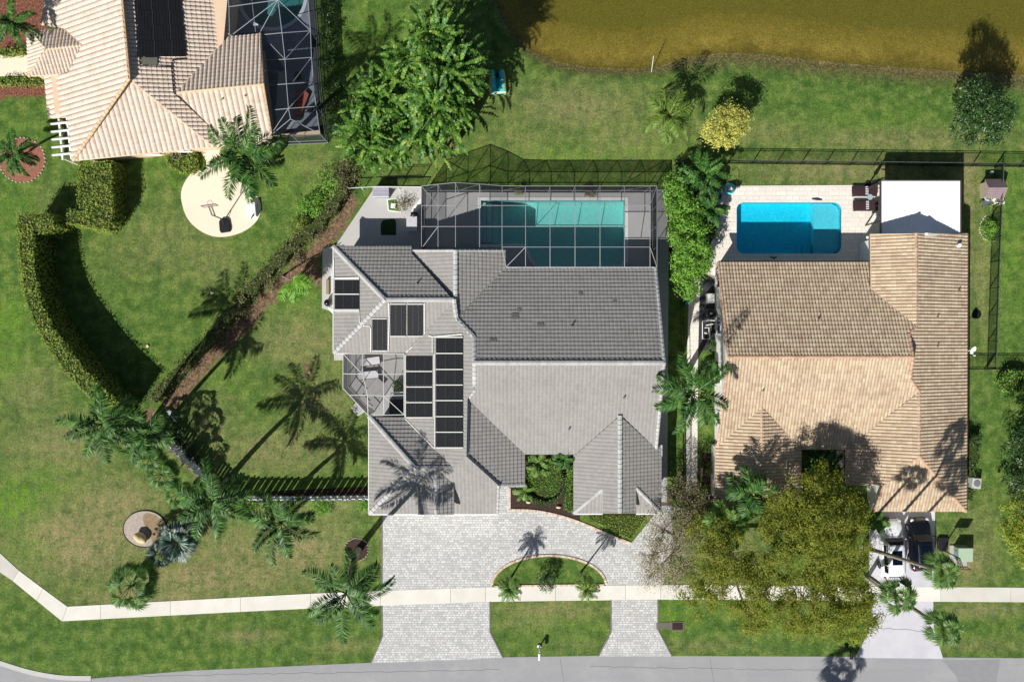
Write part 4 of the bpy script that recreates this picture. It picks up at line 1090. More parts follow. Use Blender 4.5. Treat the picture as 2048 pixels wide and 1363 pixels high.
deckgrey = simple('pool_deck_paint', (176, 175, 174), .8, .05, 1, 14, .2)
flat('cage_deck', [(843, 379), (1337, 379), (1337, 560), (1000, 560), (1000, 520), (843, 520)], -.12, .04, deckgrey, holes=[outA])
flat('east_path', [(1312, 560), (1337, 560), (1334, 1003), (1318, 1003), (1312, 900)], -.12, .036, deckgrey)
P_ = [W2(*p) for p in outA]; outp = offset_poly(P_, -.28)
if area2(P_) < 0: P_ = P_[::-1]
setp(MB().prism(outp, .02, .07, [P_]).build('pool_coping', simple('coping_white', (222, 224, 222), .7)), kind='structure')
st_ = MB()
for k in range(3): a = W(966 + k * 12, 445, 0); st_.box((a.x, W(0, 444, 0).y, -1.1 + .0 + .22 * (2 - k) / 1), (.5, 3.6, .5 + .44 * (2 - k) * .5))
st_.build('steps', MATS.get('coping_white') or white_p, pa)
pb = empty('swimming_pool', W(1577, 456, 0), 'bright blue swimming pool with rounded corners and a pale shelf beside the tan house', 'swimming pool')
basin(pb, poolB, 1.15, plaster('pool_plaster_blue', (60, 205, 224), (130, 235, 245)), watermat('pool_water_blue', (.40, .87, .94)))
ld = MB(); a, b_ = W(1630, 406.5), W(1681, 505.5)
ld.prism([W2(x, y) for x, y in [(1630, 406), (1666, 406), (1677, 411), (1681, 420), (1681, 492), (1677, 502), (1666, 506), (1630, 506)]][::-1], -1.12, -.35)
ld.build('shallow_shelf', plaster('pool_plaster_shelf', (170, 214, 220), (196, 230, 234)), pb)
st_ = MB()
for k in range(2): st_.box((W(1619 - k * 9, 0).x, W(0, 495).y, -.95 - .2 * k), (.45 + .4 * (1 - k) * 0, 1.0, 1.0 - .2 * k))
st_.build('steps', simple('step_blue', (90, 200, 215), .7), pb)
pc = empty('swimming_pool', W(545, -8, 0), 'rounded pool inside the cream house cage at the top edge', 'swimming pool')
circ = arc(545, -8, 64, 64, 0, 352, 44)
basin(pc, circ, 1.2, plaster('pool_plaster_c', (110, 150, 150), (130, 170, 170)), watermat('pool_water_c', (.45, .72, .72)))
P_ = [W2(*p) for p in circ]
if area2(P_) < 0: P_ = P_[::-1]
setp(MB().prism(offset_poly(P_, -.3), .02, .09, [P_]).build('spa_coping', simple('coping_grey', (190, 194, 200), .7)), kind='structure')
flat('lanai_deck', [(455, -110), (622, -110), (640, 262), (536, 274), (520, 70), (455, 76)], -.12, .045, simple('lanai_pavers', (120, 128, 140), .8, .25, 1.2, 8), holes=[arc(545, -8, 64, 64, 0, 352, 44)])
# ------------------------------------------------------------------ vegetation
def nrm(a): return a / np.maximum(np.linalg.norm(a, axis=-1, keepdims=True), 1e-9)
def leaf_quads(C, Nn, size, aspect=.45, droop=0.0, dirs=None):
    """rhombic leaves: centres C (n,3), normals Nn, sizes"""
    n_ = len(C); size = np.broadcast_to(size, (n_,))
    r = rng.normal(size=(n_, 3)) if dirs is None else dirs
    T = nrm(r - (r * Nn).sum(-1, keepdims=True) * Nn); B = np.cross(Nn, T)
    s_ = size[:, None]
    fold = Nn * s_ * .12
    return np.stack([C - T * s_ * .5, C + B * s_ * aspect * .5 + fold, C + T * s_ * .5 - Nn * s_ * droop, C - B * s_ * aspect * .5 + fold], 1)
def up_normals(n_, tilt=.6):
    v = rng.normal(size=(n_, 3)) * tilt; v[:, 2] = np.abs(v[:, 2]) + 1; return nrm(v)
bark = simple('grey_bark', (138, 128, 114), .9, .25, 3, 16, .1, bump=.02)
barkd = simple('brown_bark', (96, 80, 64), .95, .35, 4, 18, .1, bump=.02)
palm_bark = simple('palm_trunk_grey', (150, 142, 128), .9, .25, 2, 12, .1, bump=.02)
crownsh = simple('crownshaft_green', (96, 122, 56), .5, .1, 2)
L_palm = leafmat('palm_leaf', [(28, 62, 22), (52, 98, 36), (84, 132, 52), (38, 78, 28), (126, 158, 80)], .5, .12, .35)
L_palm2 = leafmat('palm_leaf_light', [(78, 118, 44), (106, 144, 60), (134, 164, 84), (72, 112, 40)], .5, .15, .3)
L_palmy = leafmat('palm_leaf_yellow', [(88, 126, 40), (132, 160, 66), (66, 100, 34), (170, 184, 100)], .5, .15, .3)
L_fan = leafmat('fan_leaf', [(40, 76, 28), (70, 110, 42), (100, 138, 60), (50, 90, 34), (126, 152, 80)], .5, .15, .3)
L_fan2 = leafmat('fan_leaf_light', [(48, 86, 32), (84, 122, 50), (124, 154, 84), (60, 100, 40), (158, 178, 116)], .5, .15, .3)
L_silver = leafmat('silver_fan_leaf', [(48, 76, 62), (92, 116, 98), (190, 204, 188), (44, 72, 58), (70, 98, 82)], .4, .08, .5)
L_hedge = leafmat('hedge_leaf', [(98, 130, 42), (124, 152, 54), (150, 172, 70), (108, 136, 46), (164, 156, 82), (136, 162, 60)], .5, .2, .3, .35)
L_hedge2 = leafmat('hedge_leaf_green', [(66, 116, 36), (96, 148, 48), (128, 174, 62), (154, 194, 86)], .5, .25, .3)
L_dark = leafmat('dark_leaf', [(30, 58, 26), (48, 80, 34), (66, 98, 44), (92, 120, 62)], .4, .2, .5)
L_oak = leafmat('oak_leaf', [(98, 118, 36), (132, 146, 50), (162, 168, 68), (114, 132, 42), (172, 162, 78), (86, 108, 36)], .6, .42, .2)
L_yell = leafmat('yellow_leaf', [(176, 180, 70), (206, 204, 96), (226, 222, 130), (132, 142, 52), (216, 206, 110)], .5, .25)
L_yg = leafmat('yellow_green_leaf', [(112, 136, 34), (146, 162, 44), (176, 180, 64), (92, 116, 34)], .5, .3)
L_bop = leafmat('paddle_leaf', [(30, 62, 22), (52, 92, 32), (72, 114, 40), (96, 138, 48), (124, 158, 60), (156, 168, 78)], .5, .15, .4, .7)
L_dry = leafmat('dry_twig_leaf', [(140, 126, 104), (172, 156, 132), (112, 104, 76), (104, 116, 58), (190, 176, 154), (120, 128, 70)], .8, .1)
L_grey = leafmat('grey_shrub_leaf', [(96, 96, 58), (132, 120, 88), (72, 80, 46), (164, 148, 120)], .7, .15)
def scatter_core(px_poly): pass
def tri_sample(P_, n_):
    tri = tessellate_polygon([[Vector((p[0], p[1], 0)) for p in P_]])
    A = np.array([[P_[i] for i in t] for t in tri]); ar = np.abs((A[:, 1, 0] - A[:, 0, 0]) * (A[:, 2, 1] - A[:, 0, 1]) - (A[:, 1, 1] - A[:, 0, 1]) * (A[:, 2, 0] - A[:, 0, 0])) / 2
    k = rng.choice(len(A), n_, p=ar / ar.sum()); u = rng.random((n_, 2)); m_ = u.sum(1) > 1; u[m_] = 1 - u[m_]
    T = A[k]; return T[:, 0] + u[:, :1] * (T[:, 1] - T[:, 0]) + u[:, 1:] * (T[:, 2] - T[:, 0]), ar.sum()
def hedge(px_poly, h, label, leaf=L_hedge, size=.17, dens=85, lump=.22, name='hedge', cat='hedge', group=None, gap=0, top_px=True, wob=.1):
    """clipped hedge: px_poly outlines its TOP at height h"""
    P_ = [W2(x, y, h if top_px else 0) for x, y in px_poly]
    if area2(P_) < 0: P_ = P_[::-1]
    c = (sum(p[0] for p in P_) / len(P_), sum(p[1] for p in P_) / len(P_), 0)
    root = empty(name, c, label, cat, group)
    core = MB().prism(offset_poly(P_, .16), 0, h - .16); core.build('twiggy_core', MATS.get('hedge_core') or simple('hedge_core', (58, 70, 28), .95, .4, 8), root)
    Q, ar = tri_sample(P_, 1); n_ = int(ar * dens); Q, _ = tri_sample(P_, n_)
    lm = np.sin(Q[:, 0] * 2.3 + Q[:, 1] * 1.1) * np.cos(Q[:, 1] * 2.9 - Q[:, 0]) * lump * .5
    Z = h - .05 + lm + rng.normal(size=n_) * lump * .6
    V = [leaf_quads(np.c_[Q, Z], up_normals(n_, .75), rng.uniform(.7, 1.35, n_) * size, .55)]
    for i in range(len(P_)):
        a, b_ = np.array(P_[i]), np.array(P_[(i + 1) % len(P_)]); Ln = np.linalg.norm(b_ - a)
        k = int(Ln * h * dens * .6)
        if k < 1: continue
        t = rng.random(k); z = rng.random(k) * h
        nn = np.array([(b_ - a)[1], -(b_ - a)[0]]) / Ln
        q = a + t[:, None] * (b_ - a) + nn * (rng.normal(size=k) * wob - .06)[:, None]
        n3 = nrm(np.c_[np.tile(nn, (k, 1)), np.full(k, .5)] + rng.normal(size=(k, 3)) * .5)
        V.append(leaf_quads(np.c_[q, z], n3, rng.uniform(.7, 1.35, k) * size, .55))
    quads_obj('foliage', np.concatenate(V), leaf, root); return root
def blob_leaves(blobs, n_clump, per, size, spread, aspect=.5, flat_=.6, tilt=.7):
    """leaf clumps over ellipsoid blobs [(x,y,z,rx,ry,rz)]"""
    Cs = []
    vol = np.array([b_[3] * b_[4] for b_ in blobs]); pr = vol / vol.sum()
    ks = rng.choice(len(blobs), n_clump, p=pr)
    d = nrm(rng.normal(size=(n_clump, 3))); d[:, 2] = np.where(rng.random(n_clump) < .75, np.abs(d[:, 2]), d[:, 2] * .5)
    r = rng.uniform(.62, 1.0, n_clump) ** .7
    B = np.array(blobs)[ks]
    cc = B[:, :3] + d * B[:, 3:] * r[:, None]
    per_i = rng.integers(int(per * .5), int(per * 1.5), n_clump)
    idx = np.repeat(np.arange(n_clump), per_i)
    sp = rng.uniform(.55, 1.25, n_clump)[idx] * spread
    off = rng.normal(size=(len(idx), 3)) * sp[:, None] * np.array([.5, .5, .5 * flat_])
    C = cc[idx] + off
    nn = nrm(up_normals(len(idx), tilt) + .5 * nrm(off + 1e-6))
    return leaf_quads(C, nn, rng.uniform(.65, 1.3, len(idx)) * size, aspect), cc
def limb(mb, a, b_, r0, r1, sag=.12, n_=6, side=7):
    a, b_ = Vector(a), Vector(b_); m_ = (a + b_) / 2 + Vector((random.uniform(-1, 1), random.uniform(-1, 1), random.uniform(.2, 1))) * (b_ - a).length * sag
    pts = [a * (1 - t) ** 2 + m_ * 2 * t * (1 - t) + b_ * t * t for t in [i / n_ for i in range(n_ + 1)]]
    mb.tube(pts, [r0 + (r1 - r0) * i / n_ for i in range(n_ + 1)], side)
def tree(blob_px, base_px, label, leaf, n_clump, per, size=.16, spread=.7, name='tree', cat='tree', group=None, trunk_r=.22, twigs=40, bark_m=None, aspect=.5, tilt=.7):
    """blob_px: (px, py, h, r_m, rz_m) crown masses as seen in the photo"""
    bl = []
    for (x, y, h, r, rz) in blob_px:
        c = W(x, y, h); bl.append((c.x, c.y, c.z, r, r, rz))
    base = W(*base_px); root = empty(name, base, label, cat, group)
    V, cc = blob_leaves(bl, n_clump, per, size, spread, aspect, tilt=tilt)
    tr_ = MB(); fork = base + Vector((0, 0, min(b_[2] for b_ in bl) * .45))
    tr_.tube([base, base.lerp(fork, .15), base.lerp(fork, .6), fork], [trunk_r * 1.35, trunk_r * 1.1, trunk_r, trunk_r * .95], 10)
    tr_.build('trunk', bark_m or barkd, root)
    lb = MB()
    for b_ in bl:
        limb(lb, fork, (b_[0], b_[1], b_[2] - b_[5] * .3), trunk_r * .6, trunk_r * .18)
    for q in cc[rng.choice(len(cc), min(twigs, len(cc)), replace=False)]:
        b_ = min(bl, key=lambda v: (v[0] - q[0]) ** 2 + (v[1] - q[1]) ** 2 + (v[2] - q[2]) ** 2)
        limb(lb, (b_[0], b_[1], b_[2] - b_[5] * .3), q, trunk_r * .16, .012, .1, 4, 4)
    lb.build('limbs', bark_m or barkd, root)
    quads_obj('crown', V, leaf, root); return root
def shrub(px, py, r, h, label, leaf=L_dark, n_clump=40, per=26, size=.13, name='shrub', cat='shrub', group=None, ry=None, spread=.35, rough=.15):
    c = W(px, py, h * .6); root = empty(name, (c.x, c.y, 0), label, cat, group)
    bl = [(c.x, c.y, h * .45, r, ry or r, h * .55)]
    for k in range(3):
        a = random.uniform(0, 6.28); bl.append((c.x + math.cos(a) * r * .4, c.y + math.sin(a) * (ry or r) * .4, h * .5, r * .62, (ry or r) * .62, h * .5))
    V, cc = blob_leaves(bl, n_clump, per, size, spread)
    V[..., 2] = np.maximum(V[..., 2], .03)
    st_ = MB()
    for q in cc[:10]: st_.tube([(c.x, c.y, 0), Vector((c.x, c.y, 0)).lerp(Vector(q), .5) + Vector((0, 0, .1)), q], [.04, .025, .01], 5)
    st_.build('stems', barkd, root); quads_obj('foliage', V, leaf, root); return root

def frond(V, base, az, e0, L_, droop, nl=34, ll=.62, lw=.055, gravity=.35, plume=.3, tw=0):
    """feather frond; appends rachis and leaflet quads"""
    ts = np.linspace(0, 1, 13)
    el = e0 - droop * ts ** 1.25
    dxy = np.cos(el) * L_ / 12; dz = np.sin(el) * L_ / 12
    x = np.r_[0, np.cumsum(dxy[:-1])]; z = np.r_[0, np.cumsum(dz[:-1])]
    a = az + tw * ts ** 2 * .35
    ca, sa = np.cos(a), np.sin(a)
    Pp = np.c_[base[0] + x * ca, base[1] + x * sa, base[2] + z]
    side = np.c_[-sa, ca, np.zeros(13)]
    w_ = (.05 * (1 - ts * .85))[:, None] * side
    V.append(np.stack([Pp[:-1] - w_[:-1], Pp[:-1] + w_[:-1], Pp[1:] + w_[1:], Pp[1:] - w_[1:]], 1))
    tl = np.linspace(.16, .99, nl); 
    for s_ in (-1, 1):
        t = tl + rng.normal(size=nl) * .006; t = np.clip(t, 0, 1)
        C = np.stack([np.interp(t, ts, Pp[:, k]) for k in range(3)], -1)
        fw = np.stack([np.interp(t, ts, np.cos(el) * ca), np.interp(t, ts, np.cos(el) * sa), np.interp(t, ts, np.sin(el))], -1)
        sd = np.stack([np.interp(t, ts, side[:, k]) for k in range(3)], -1) * s_
        ln = ll * np.clip(np.sin(np.pi * (.10 + .82 * t)), .12, 1) ** .65 * rng.uniform(.85, 1.1, nl)
        up = rng.normal(size=nl) * plume
        d = nrm(sd * 1.0 + fw * (.55 + .5 * t)[:, None] + np.array([0, 0, 1.0]) * (up - .12)[:, None])
        tip = C + d * ln[:, None]; tip[:, 2] -= gravity * ln
        midp = C + d * ln[:, None] * .45; midp[:, 2] -= gravity * ln * .15
        wv_ = nrm(np.cross(d, np.array([0, 0, 1.0]))) * (lw * .5) 
        V.append(np.stack([C, midp + wv_, tip, midp - wv_], 1))
def feather_palm(crown_px, h, label, R=2.9, nf=14, base_px=None, leaf=L_palm, name='palm_tree', seed=0, group=None, tr=.17, shaft=True, ll=.84, nl=50, e_lo=-.35, e_hi=1.2, lw=.085, cat='palm tree', sector=None, droop=1.0, spear=True, az0=None):
    st = random.getstate(); random.seed(seed * 77 + 5)
    top = W(crown_px[0], crown_px[1], h)
    base = W(*base_px) if base_px else Vector((top.x + random.uniform(-.3, .3), top.y + random.uniform(-.3, .3), 0))
    root = empty(name, base, label, cat, group)
    tk = MB(); sh = 1.1 if shaft else .0
    mid = base.lerp(top, .5); mid.x = base.x * .65 + top.x * .35; mid.y = base.y * .65 + top.y * .35
    pts = []; rad = []
    k = max(8, int(h * 3))
    for i in range(k + 1):
        t = i / k; p = base * (1 - t) ** 2 + mid * 2 * t * (1 - t) + (top - Vector((0, 0, sh))) * t * t
        pts.append(p); rad.append(tr * (1.35 - .55 * t + (.35 * math.exp(-t * 12))) * (1.04 if i % 2 else .97))
    tk.tube(pts, rad, 12); tk.build('trunk', palm_bark, root)
    if shaft:
        MB().tube([top - Vector((0, 0, 1.12)), top - Vector((0, 0, .8)), top - Vector((0, 0, .3)), top + Vector((0, 0, .1))], [tr * .9, tr * 1.05, tr * .75, tr * .35], 10).build('crownshaft', crownsh, root)
    V = []
    for i in range(nf):
        az = (az0 or 0) + i * 2.399963 + random.uniform(-.18, .18)
        if sector is not None:
            az = sector[0] + (sector[1] - sector[0]) * (i + random.random() * .6) / nf
        f = (i + .5) / nf; e0 = e_lo + (e_hi - e_lo) * f ** 1.0
        Lf = R * random.uniform(.92, 1.12) * (1.08 if e0 < .9 else 1.0)
        frond(V, top, az, e0, Lf, droop * (1.15 - .25 * f) * random.uniform(.85, 1.15), nl, ll, lw, .42, .42, random.uniform(-1, 1))
    if spear: V.append(np.array([[[top.x - .05, top.y, top.z], [top.x + .05, top.y, top.z], [top.x + .12, top.y + .1, top.z + 1.3], [top.x + .1, top.y + .1, top.z + 1.3]]]))
    quads_obj('crown', np.concatenate(V), leaf, root)
    random.setstate(st); return root
def fan_leaf(V, base, az, e0, lp, rf, nseg=22, spread_=2.5, droop=.25, segw=.11, tipcut=.9):
    d = np.array([math.cos(az) * math.cos(e0), math.sin(az) * math.cos(e0), math.sin(e0)])
    hub = np.array(base) + d * lp; hub[2] -= droop * lp * .35
    sd = np.array([-math.sin(az), math.cos(az), 0]) * .025
    V.append(np.array([[np.array(base) - sd, np.array(base) + sd, hub + sd, hub - sd]]))
    e1 = e0 - .55; f = np.array([math.cos(az) * math.cos(e1), math.sin(az) * math.cos(e1), math.sin(e1)]); s_ = np.array([-math.sin(az), math.cos(az), 0]); up = np.cross(f, s_)
    th = np.linspace(-spread_ / 2 * 1.0, spread_ / 2, nseg) * 1.0
    r = rf * (1 - .22 * (np.abs(th) / (spread_ / 2)) ** 2) * rng.uniform(.9, 1.05, nseg)
    D = np.cos(th)[:, None] * f + np.sin(th)[:, None] * s_
    Wd = -np.sin(th)[:, None] * f + np.cos(th)[:, None] * s_
    m_ = hub + D * (r * .6)[:, None] + up * ((np.arange(nseg) % 2) * .05)[:, None]; m_[:, 2] -= .04 * rf
    tip = hub + D * r[:, None]; tip[:, 2] -= droop * rf * rng.uniform(.6, 1.4, nseg)
    ww = Wd * segw * .5 * rf
    V.append(np.stack([np.tile(hub, (nseg, 1)), m_ + ww, tip, m_ - ww], 1))
def fan_palm(crown_px, h, label, nl=26, lp=1.0, rf=.9, base_px=None, leaf=L_fan, name='fan_palm', seed=0, group=None, tr=.14, e_lo=-.5, e_hi=1.1, cat='palm tree', segw=.13, mid_px=None, nseg=18, spread_=3.0, trunk_m=None, droop=.42):
    st = random.getstate(); random.seed(seed * 31 + 3)
    top = W(crown_px[0], crown_px[1], h)
    base = W(*base_px) if base_px else Vector((top.x, top.y, 0))
    root = empty(name, base, label, cat, group)
    if h > .8:
        tk = MB(); mid = base.lerp(top, .5) if not mid_px else W(*mid_px)
        k = max(6, int(h * 3)); pts = []; rad = []
        for i in range(k + 1):
            t = i / k; pts.append(base * (1 - t) ** 2 + mid * 2 * t * (1 - t) + top * t * t); rad.append(tr * (1.25 - .45 * t) * (1.05 if i % 2 else .96))
        tk.tube(pts, rad, 10); tk.build('trunk', trunk_m or palm_bark, root)
        MB().tube([top - Vector((0, 0, .7)), top - Vector((0, 0, .35)), top], [tr * .85, tr * 1.5, tr * .9], 9).build('leaf_bases', barkd, root)
    V = []
    for i in range(nl):
        f = (i + .5) / nl; az = i * 2.399963 + random.uniform(-.2, .2); e0 = e_lo + (e_hi - e_lo) * f
        fan_leaf(V, tuple(top), az, e0, lp * random.uniform(.8, 1.15), rf * random.uniform(.85, 1.1), nseg, spread_, droop, segw)
    quads_obj('crown', np.concatenate(V), leaf, root); random.setstate(st); return root
def paddle_leaf(V, base, az, e0, lp, lb_, wb, droop=1.0, torn=True):
    ts = np.linspace(0, 1, 9); tot = lp + lb_
    el = e0 - droop * ts ** 1.6; st_ = tot / 8
    x = np.r_[0, np.cumsum(np.cos(el[:-1]) * st_)]; z = np.r_[0, np.cumsum(np.sin(el[:-1]) * st_)]
    P_ = np.c_[base[0] + x * math.cos(az), base[1] + x * math.sin(az), base[2] + z]
    side = np.array([-math.sin(az), math.cos(az), 0])
    w0 = side * .035
    V.append(np.stack([P_[:-1] - w0, P_[:-1] + w0, P_[1:] + w0, P_[1:] - w0], 1)[:5])
    t0 = lp / tot
    k = 9; tb = np.linspace(t0, 1, k + 1)
    Q = np.stack([np.interp(tb, ts, P_[:, j]) for j in range(3)], -1)
    u = (tb - t0) / (1 - t0); ww = wb * np.sin(np.pi * np.clip(.06 + .90 * u, 0, 1)) ** .6
    for s_ in (-1, 1):
        O_ = Q + side * s_ * ww[:, None] * .5; O_[:, 2] += wb * .22 - rng.random(k + 1) * wb * .5
        fwd = np.array([math.cos(az), math.sin(az), 0]) * wb * .12
        if torn:
            a = O_[:-1] + fwd * .3; b_ = O_[1:] - (Q[1:] - Q[:-1]) * rng.uniform(.05, .55, (k, 1))
        else: a, b_ = O_[:-1], O_[1:]
        V.append(np.stack([Q[:-1], a, b_, Q[1:]], 1))

# ---- hedges
hedge([(153, 326), (225, 320), (227, 425), (222, 445), (208, 460), (133, 448), (133, 418), (154, 416)], 2.5, 'tall clipped L-shaped green hedge directly below the cream house')
hl = spline([(31, 428), (36, 520), (52, 612), (95, 700), (152, 772), (205, 812)], 5); hr = spline([(68, 465), (73, 560), (95, 632), (152, 714), (206, 775), (246, 810)], 5)
hedge([(34, 425), (95, 424), (108, 436), (108, 452), (80, 466)] + hr + [(250, 815)] + hl[::-1], 3.4, 'long tall boxed hedge curving down the left side lawn')
hedge([(326, 306), (392, 303), (397, 338), (385, 347), (360, 345), (340, 335), (330, 320)], .7, 'low square hedge round an urn against the cream house wall')
hedge([(0, 60), (100, 58), (100, 68), (0, 70)], .7, 'thin clipped hedge along the path at the top left corner', dens=80) if False else None
hedge([(-5, 96), (58, 92), (56, 108), (-5, 112)], .7, 'low clipped hedge above the cream entry path'); hedge([(-5, 155), (92, 152), (92, 168), (-5, 170)], .7, 'low clipped hedge below the cream entry path')
hedge(spline([(1056, 925), (1075, 915), (1105, 918), (1122, 935), (1126, 965), (1112, 988), (1090, 994), (1068, 982), (1062, 970), (1055, 955)], 3, True), 1.3, 'rounded clipped topiary mound in the square front courtyard', L_hedge2, .10, 90, .06)
ring = arc(1090, 962, 47, 52, 200, 370, 14); rin = arc(1090, 962, 36, 38, 200, 370, 14)
hedge(ring + rin[::-1], .55, 'low dark green hedge ring below the courtyard topiary', L_dark, .10, 100, .05)
hedge([(1132, 930), (1146, 930), (1146, 1028), (1128, 1018), (1132, 980)], .8, 'bright green narrow hedge against the right side of the courtyard', L_hedge2, .12, 80, .14)
hedge([(1176, 1030), (1300, 1030), (1285, 1050), (1262, 1082), (1235, 1066), (1200, 1050), (1177, 1044)], .75, 'low green hedge in front of the right front wing of the grey house', L_hedge, .12, 80, .10)
hedge(spline([(2004, 752), (2015, 740), (2040, 738), (2062, 748), (2064, 772), (2045, 786), (2015, 784), (2004, 768)], 3, True), 1.1, 'bright rounded hedge island by the right edge of the photo', L_hedge2, .15, 70, .12)
hedge([(1938, 865), (1965, 868), (1962, 900), (1955, 955), (1937, 955)], 1.0, 'dark green hedge strip beside the right wall of the tan house', L_dark, .15, 70, .2)
hedge([(1937, 975), (1956, 975), (1950, 1000), (1944, 1005), (1936, 1000)], .7, 'small dark hedge below the air conditioner beside the tan house', L_dark, .13, 70, .2)
# scruffy hedgerow along the boundary
hp = spline([(690, 372), (650, 430), (600, 475), (545, 530), (490, 590), (450, 640), (395, 700), (345, 755), (300, 800)], 4)
def strip(line, wd):
    out1, out2 = [], []
    for i, p in enumerate(line):
        a, b_ = Vector(line[max(i - 1, 0)]), Vector(line[min(i + 1, len(line) - 1)]); d = (b_ - a).normalized(); nn = Vector((-d.y, d.x))
        w_ = wd[i % len(wd)] if hasattr(wd, '__len__') else wd
        out1.append((p[0] + nn.x * w_, p[1] + nn.y * w_)); out2.append((p[0] - nn.x * w_, p[1] - nn.y * w_))
    return out1 + out2[::-1]
h1 = hp[:17]; h2 = hp[16:]
hedge(strip(h1, [10, 14, 11, 17]), 1.3, 'ragged dry shrub row along the boundary beside the dirt strip, upper half', L_grey, .16, 45, .45, wob=.3)
hedge(strip(h2, [12, 10, 15, 11]), 1.5, 'ragged dark shrub row along the boundary, lower half below the palm shadows', L_grey, .15, 50, .45, wob=.3)
for i, (x, y, r, h, lf, lb2) in enumerate([(655, 375, 1.5, 1.6, L_hedge2, 'loose bright shrub at the top end of the ragged boundary row'), (625, 410, 1.3, 1.3, L_hedge2, 'loose green shrub below the tallest shrub of the boundary row'), (690, 350, 1.3, 1.8, L_grey, 'straggly shrub beside the white railing and the paddle-leaf clump'), (598, 455, 1.0, 1.0, L_hedge, 'small loose shrub halfway down the boundary row')]):
    shrub(x, y, r, h, lb2, lf, 40, 22, .16, spread=.6)
# ---- big paddle-leaf clump
cl_px = [(900, 80), (870, 130), (930, 120), (820, 120), (880, 190), (922, 195), (780, 160), (830, 215), (745, 205), (790, 265), (725, 250), (850, 270), (780, 310), (735, 290), (930, 155), (905, 235), (840, 165), (870, 60), (925, 90), (895, 45), (940, 125), (900, 140), (860, 235), (760, 210)]
CLG = 'plants of the big paddle-leaf clump'
for i, (x, y) in enumerate(cl_px):
    if x > 880: x -= 26
    if y > 260: y -= 10
    h = 4.6 if y < 250 else 3.8
    h = 9.0 if x > 860 else (6.2 if x > 800 else 4.8)
    if y > 285: h = 3.6
    if x > 935: h = 5.6
    c = W(x, y, h); root = empty('bird_of_paradise_plant', (c.x, c.y, 0), 'giant bird of paradise with torn paddle leaves in the dense clump above the grey house', 'plant', CLG)
    st_ = MB(); V = []
    for k in range(4):
        bx, by = c.x + random.uniform(-.9, .9), c.y + random.uniform(-.9, .9); hh = h * random.uniform(.55, .95)
        st_.tube([(bx, by, 0), (bx + random.uniform(-.2, .2), by, hh * .5), (bx, by, hh)], [.14, .12, .09], 7)
        fa = random.uniform(0, 3.14)
        for j in range(10):
            s_ = 1 if j % 2 else -1
            az = fa + (0 if s_ > 0 else math.pi) + random.uniform(-.9, .9)
            paddle_leaf(V, (bx, by, hh), az, random.uniform(.35, 1.35), random.uniform(.5, 1.2), random.uniform(1.5, 2.4), random.uniform(.30, .42), random.uniform(1.1, 2.1))
    st_.build('stems', barkd, root); quads_obj('leaves', np.concatenate(V), L_bop, root)
# ---- palms
FP = 'feather palms with long arching fronds'
feather_palm((488, 312), 12.0, 'tall feather palm over the cream court beside the cream house', 3.2, 17, (542, 320), seed=1, group=None, tr=.2)
feather_palm((28, 45), 5.0, 'feather palm in the red mulch at the top left corner', 2.0, 13, seed=2, leaf=L_palm, tr=.12, ll=.45)
feather_palm((28, 308), 4.0, 'multi-stem feather palm in the red mulch circle', 1.9, 15, (40, 318), seed=3, leaf=L_palm, tr=.10, ll=.45)
feather_palm((206, 848), 10.0, 'leftmost feather palm at the lower end of the tall side hedge', 2.9, 14, (296, 856), seed=4)
feather_palm((288, 866), 7.8, 'feather palm on the right of the pair at the end of the tall side hedge', 2.3, 12, (322, 862), seed=5)
feather_palm((425, 1003), 8.0, 'feather palm at the corner of the white fence', 3.1, 14, (455, 960), seed=6, tr=.2)
feather_palm((562, 1045), 6.2, 'feather palm in front of the middle of the white fence', 3.0, 13, (570, 1005), seed=7, leaf=L_palm, tr=.19)
feather_palm((692, 1186), 11.5, 'tall feather palm above the pavement, rooted in the dark mulch ring', 3.3, 14, (716, 1100), seed=8, tr=.21, az0=.5)
feather_palm((1386, 786), 8.6, 'feather palm between the grey house and the tan house', 3.2, 13, (1374, 742), seed=9, tr=.2, az0=.3)
feather_palm((1338, 232), 4.0, 'yellowish feather palm on the back lawn near the lake', 2.2, 13, seed=10, leaf=L_palmy, tr=.12, lw=.05)
feather_palm((1405, 350), 2.6, 'bushy dark feather palm inside the fence corner by the blue pool', 2.2, 22, seed=11, leaf=L_palm, tr=.12, shaft=False, e_hi=1.3, ll=.5)
feather_palm((1418, 420), 2.4, 'dark feathery palm over the left edge of the pool deck', 1.7, 16, seed=12, leaf=L_palm, tr=.1, shaft=False, e_hi=1.3, ll=.45)
feather_palm((1452, 1048), 5.5, 'bright small feather palm at the front corner of the tan house', 2.0, 12, seed=13, leaf=L_palm2, tr=.12)
feather_palm((1500, 985), 6.5, 'feather palm rising over the left hip of the tan roof', 1.9, 12, seed=14, tr=.12)
feather_palm((1754, 1042), 2.6, 'bushy green palm beside the bonnet of the white car', 1.0, 16, seed=15, leaf=L_palm2, tr=.1, shaft=False, e_hi=1.3, ll=.4)
feather_palm((1020, 1178), 3.4, 'small palm on the left end of the grass island, hanging over the pavement', 1.15, 26, (1022, 1154), seed=16, leaf=L_palm2, tr=.07, shaft=False, ll=.30, nl=30, lw=.035, droop=1.3)
feather_palm((1175, 1176), 3.9, 'small palm on the right end of the grass island, hanging over the pavement', 1.1, 24, (1161, 1145), seed=17, leaf=L_palmy, tr=.07, shaft=False, ll=.30, nl=30, lw=.035, droop=1.3)
feather_palm((1076, 926), 2.2, 'palm with splayed fronds at the left of the front courtyard', 1.25, 16, seed=18, leaf=L_palm2, tr=.08, shaft=False, ll=.34, e_lo=.05)
feather_palm((1128, 918), 2.6, 'palm in the top right corner of the front courtyard', 1.0, 15, seed=19, leaf=L_palm, tr=.08, shaft=False, ll=.34)
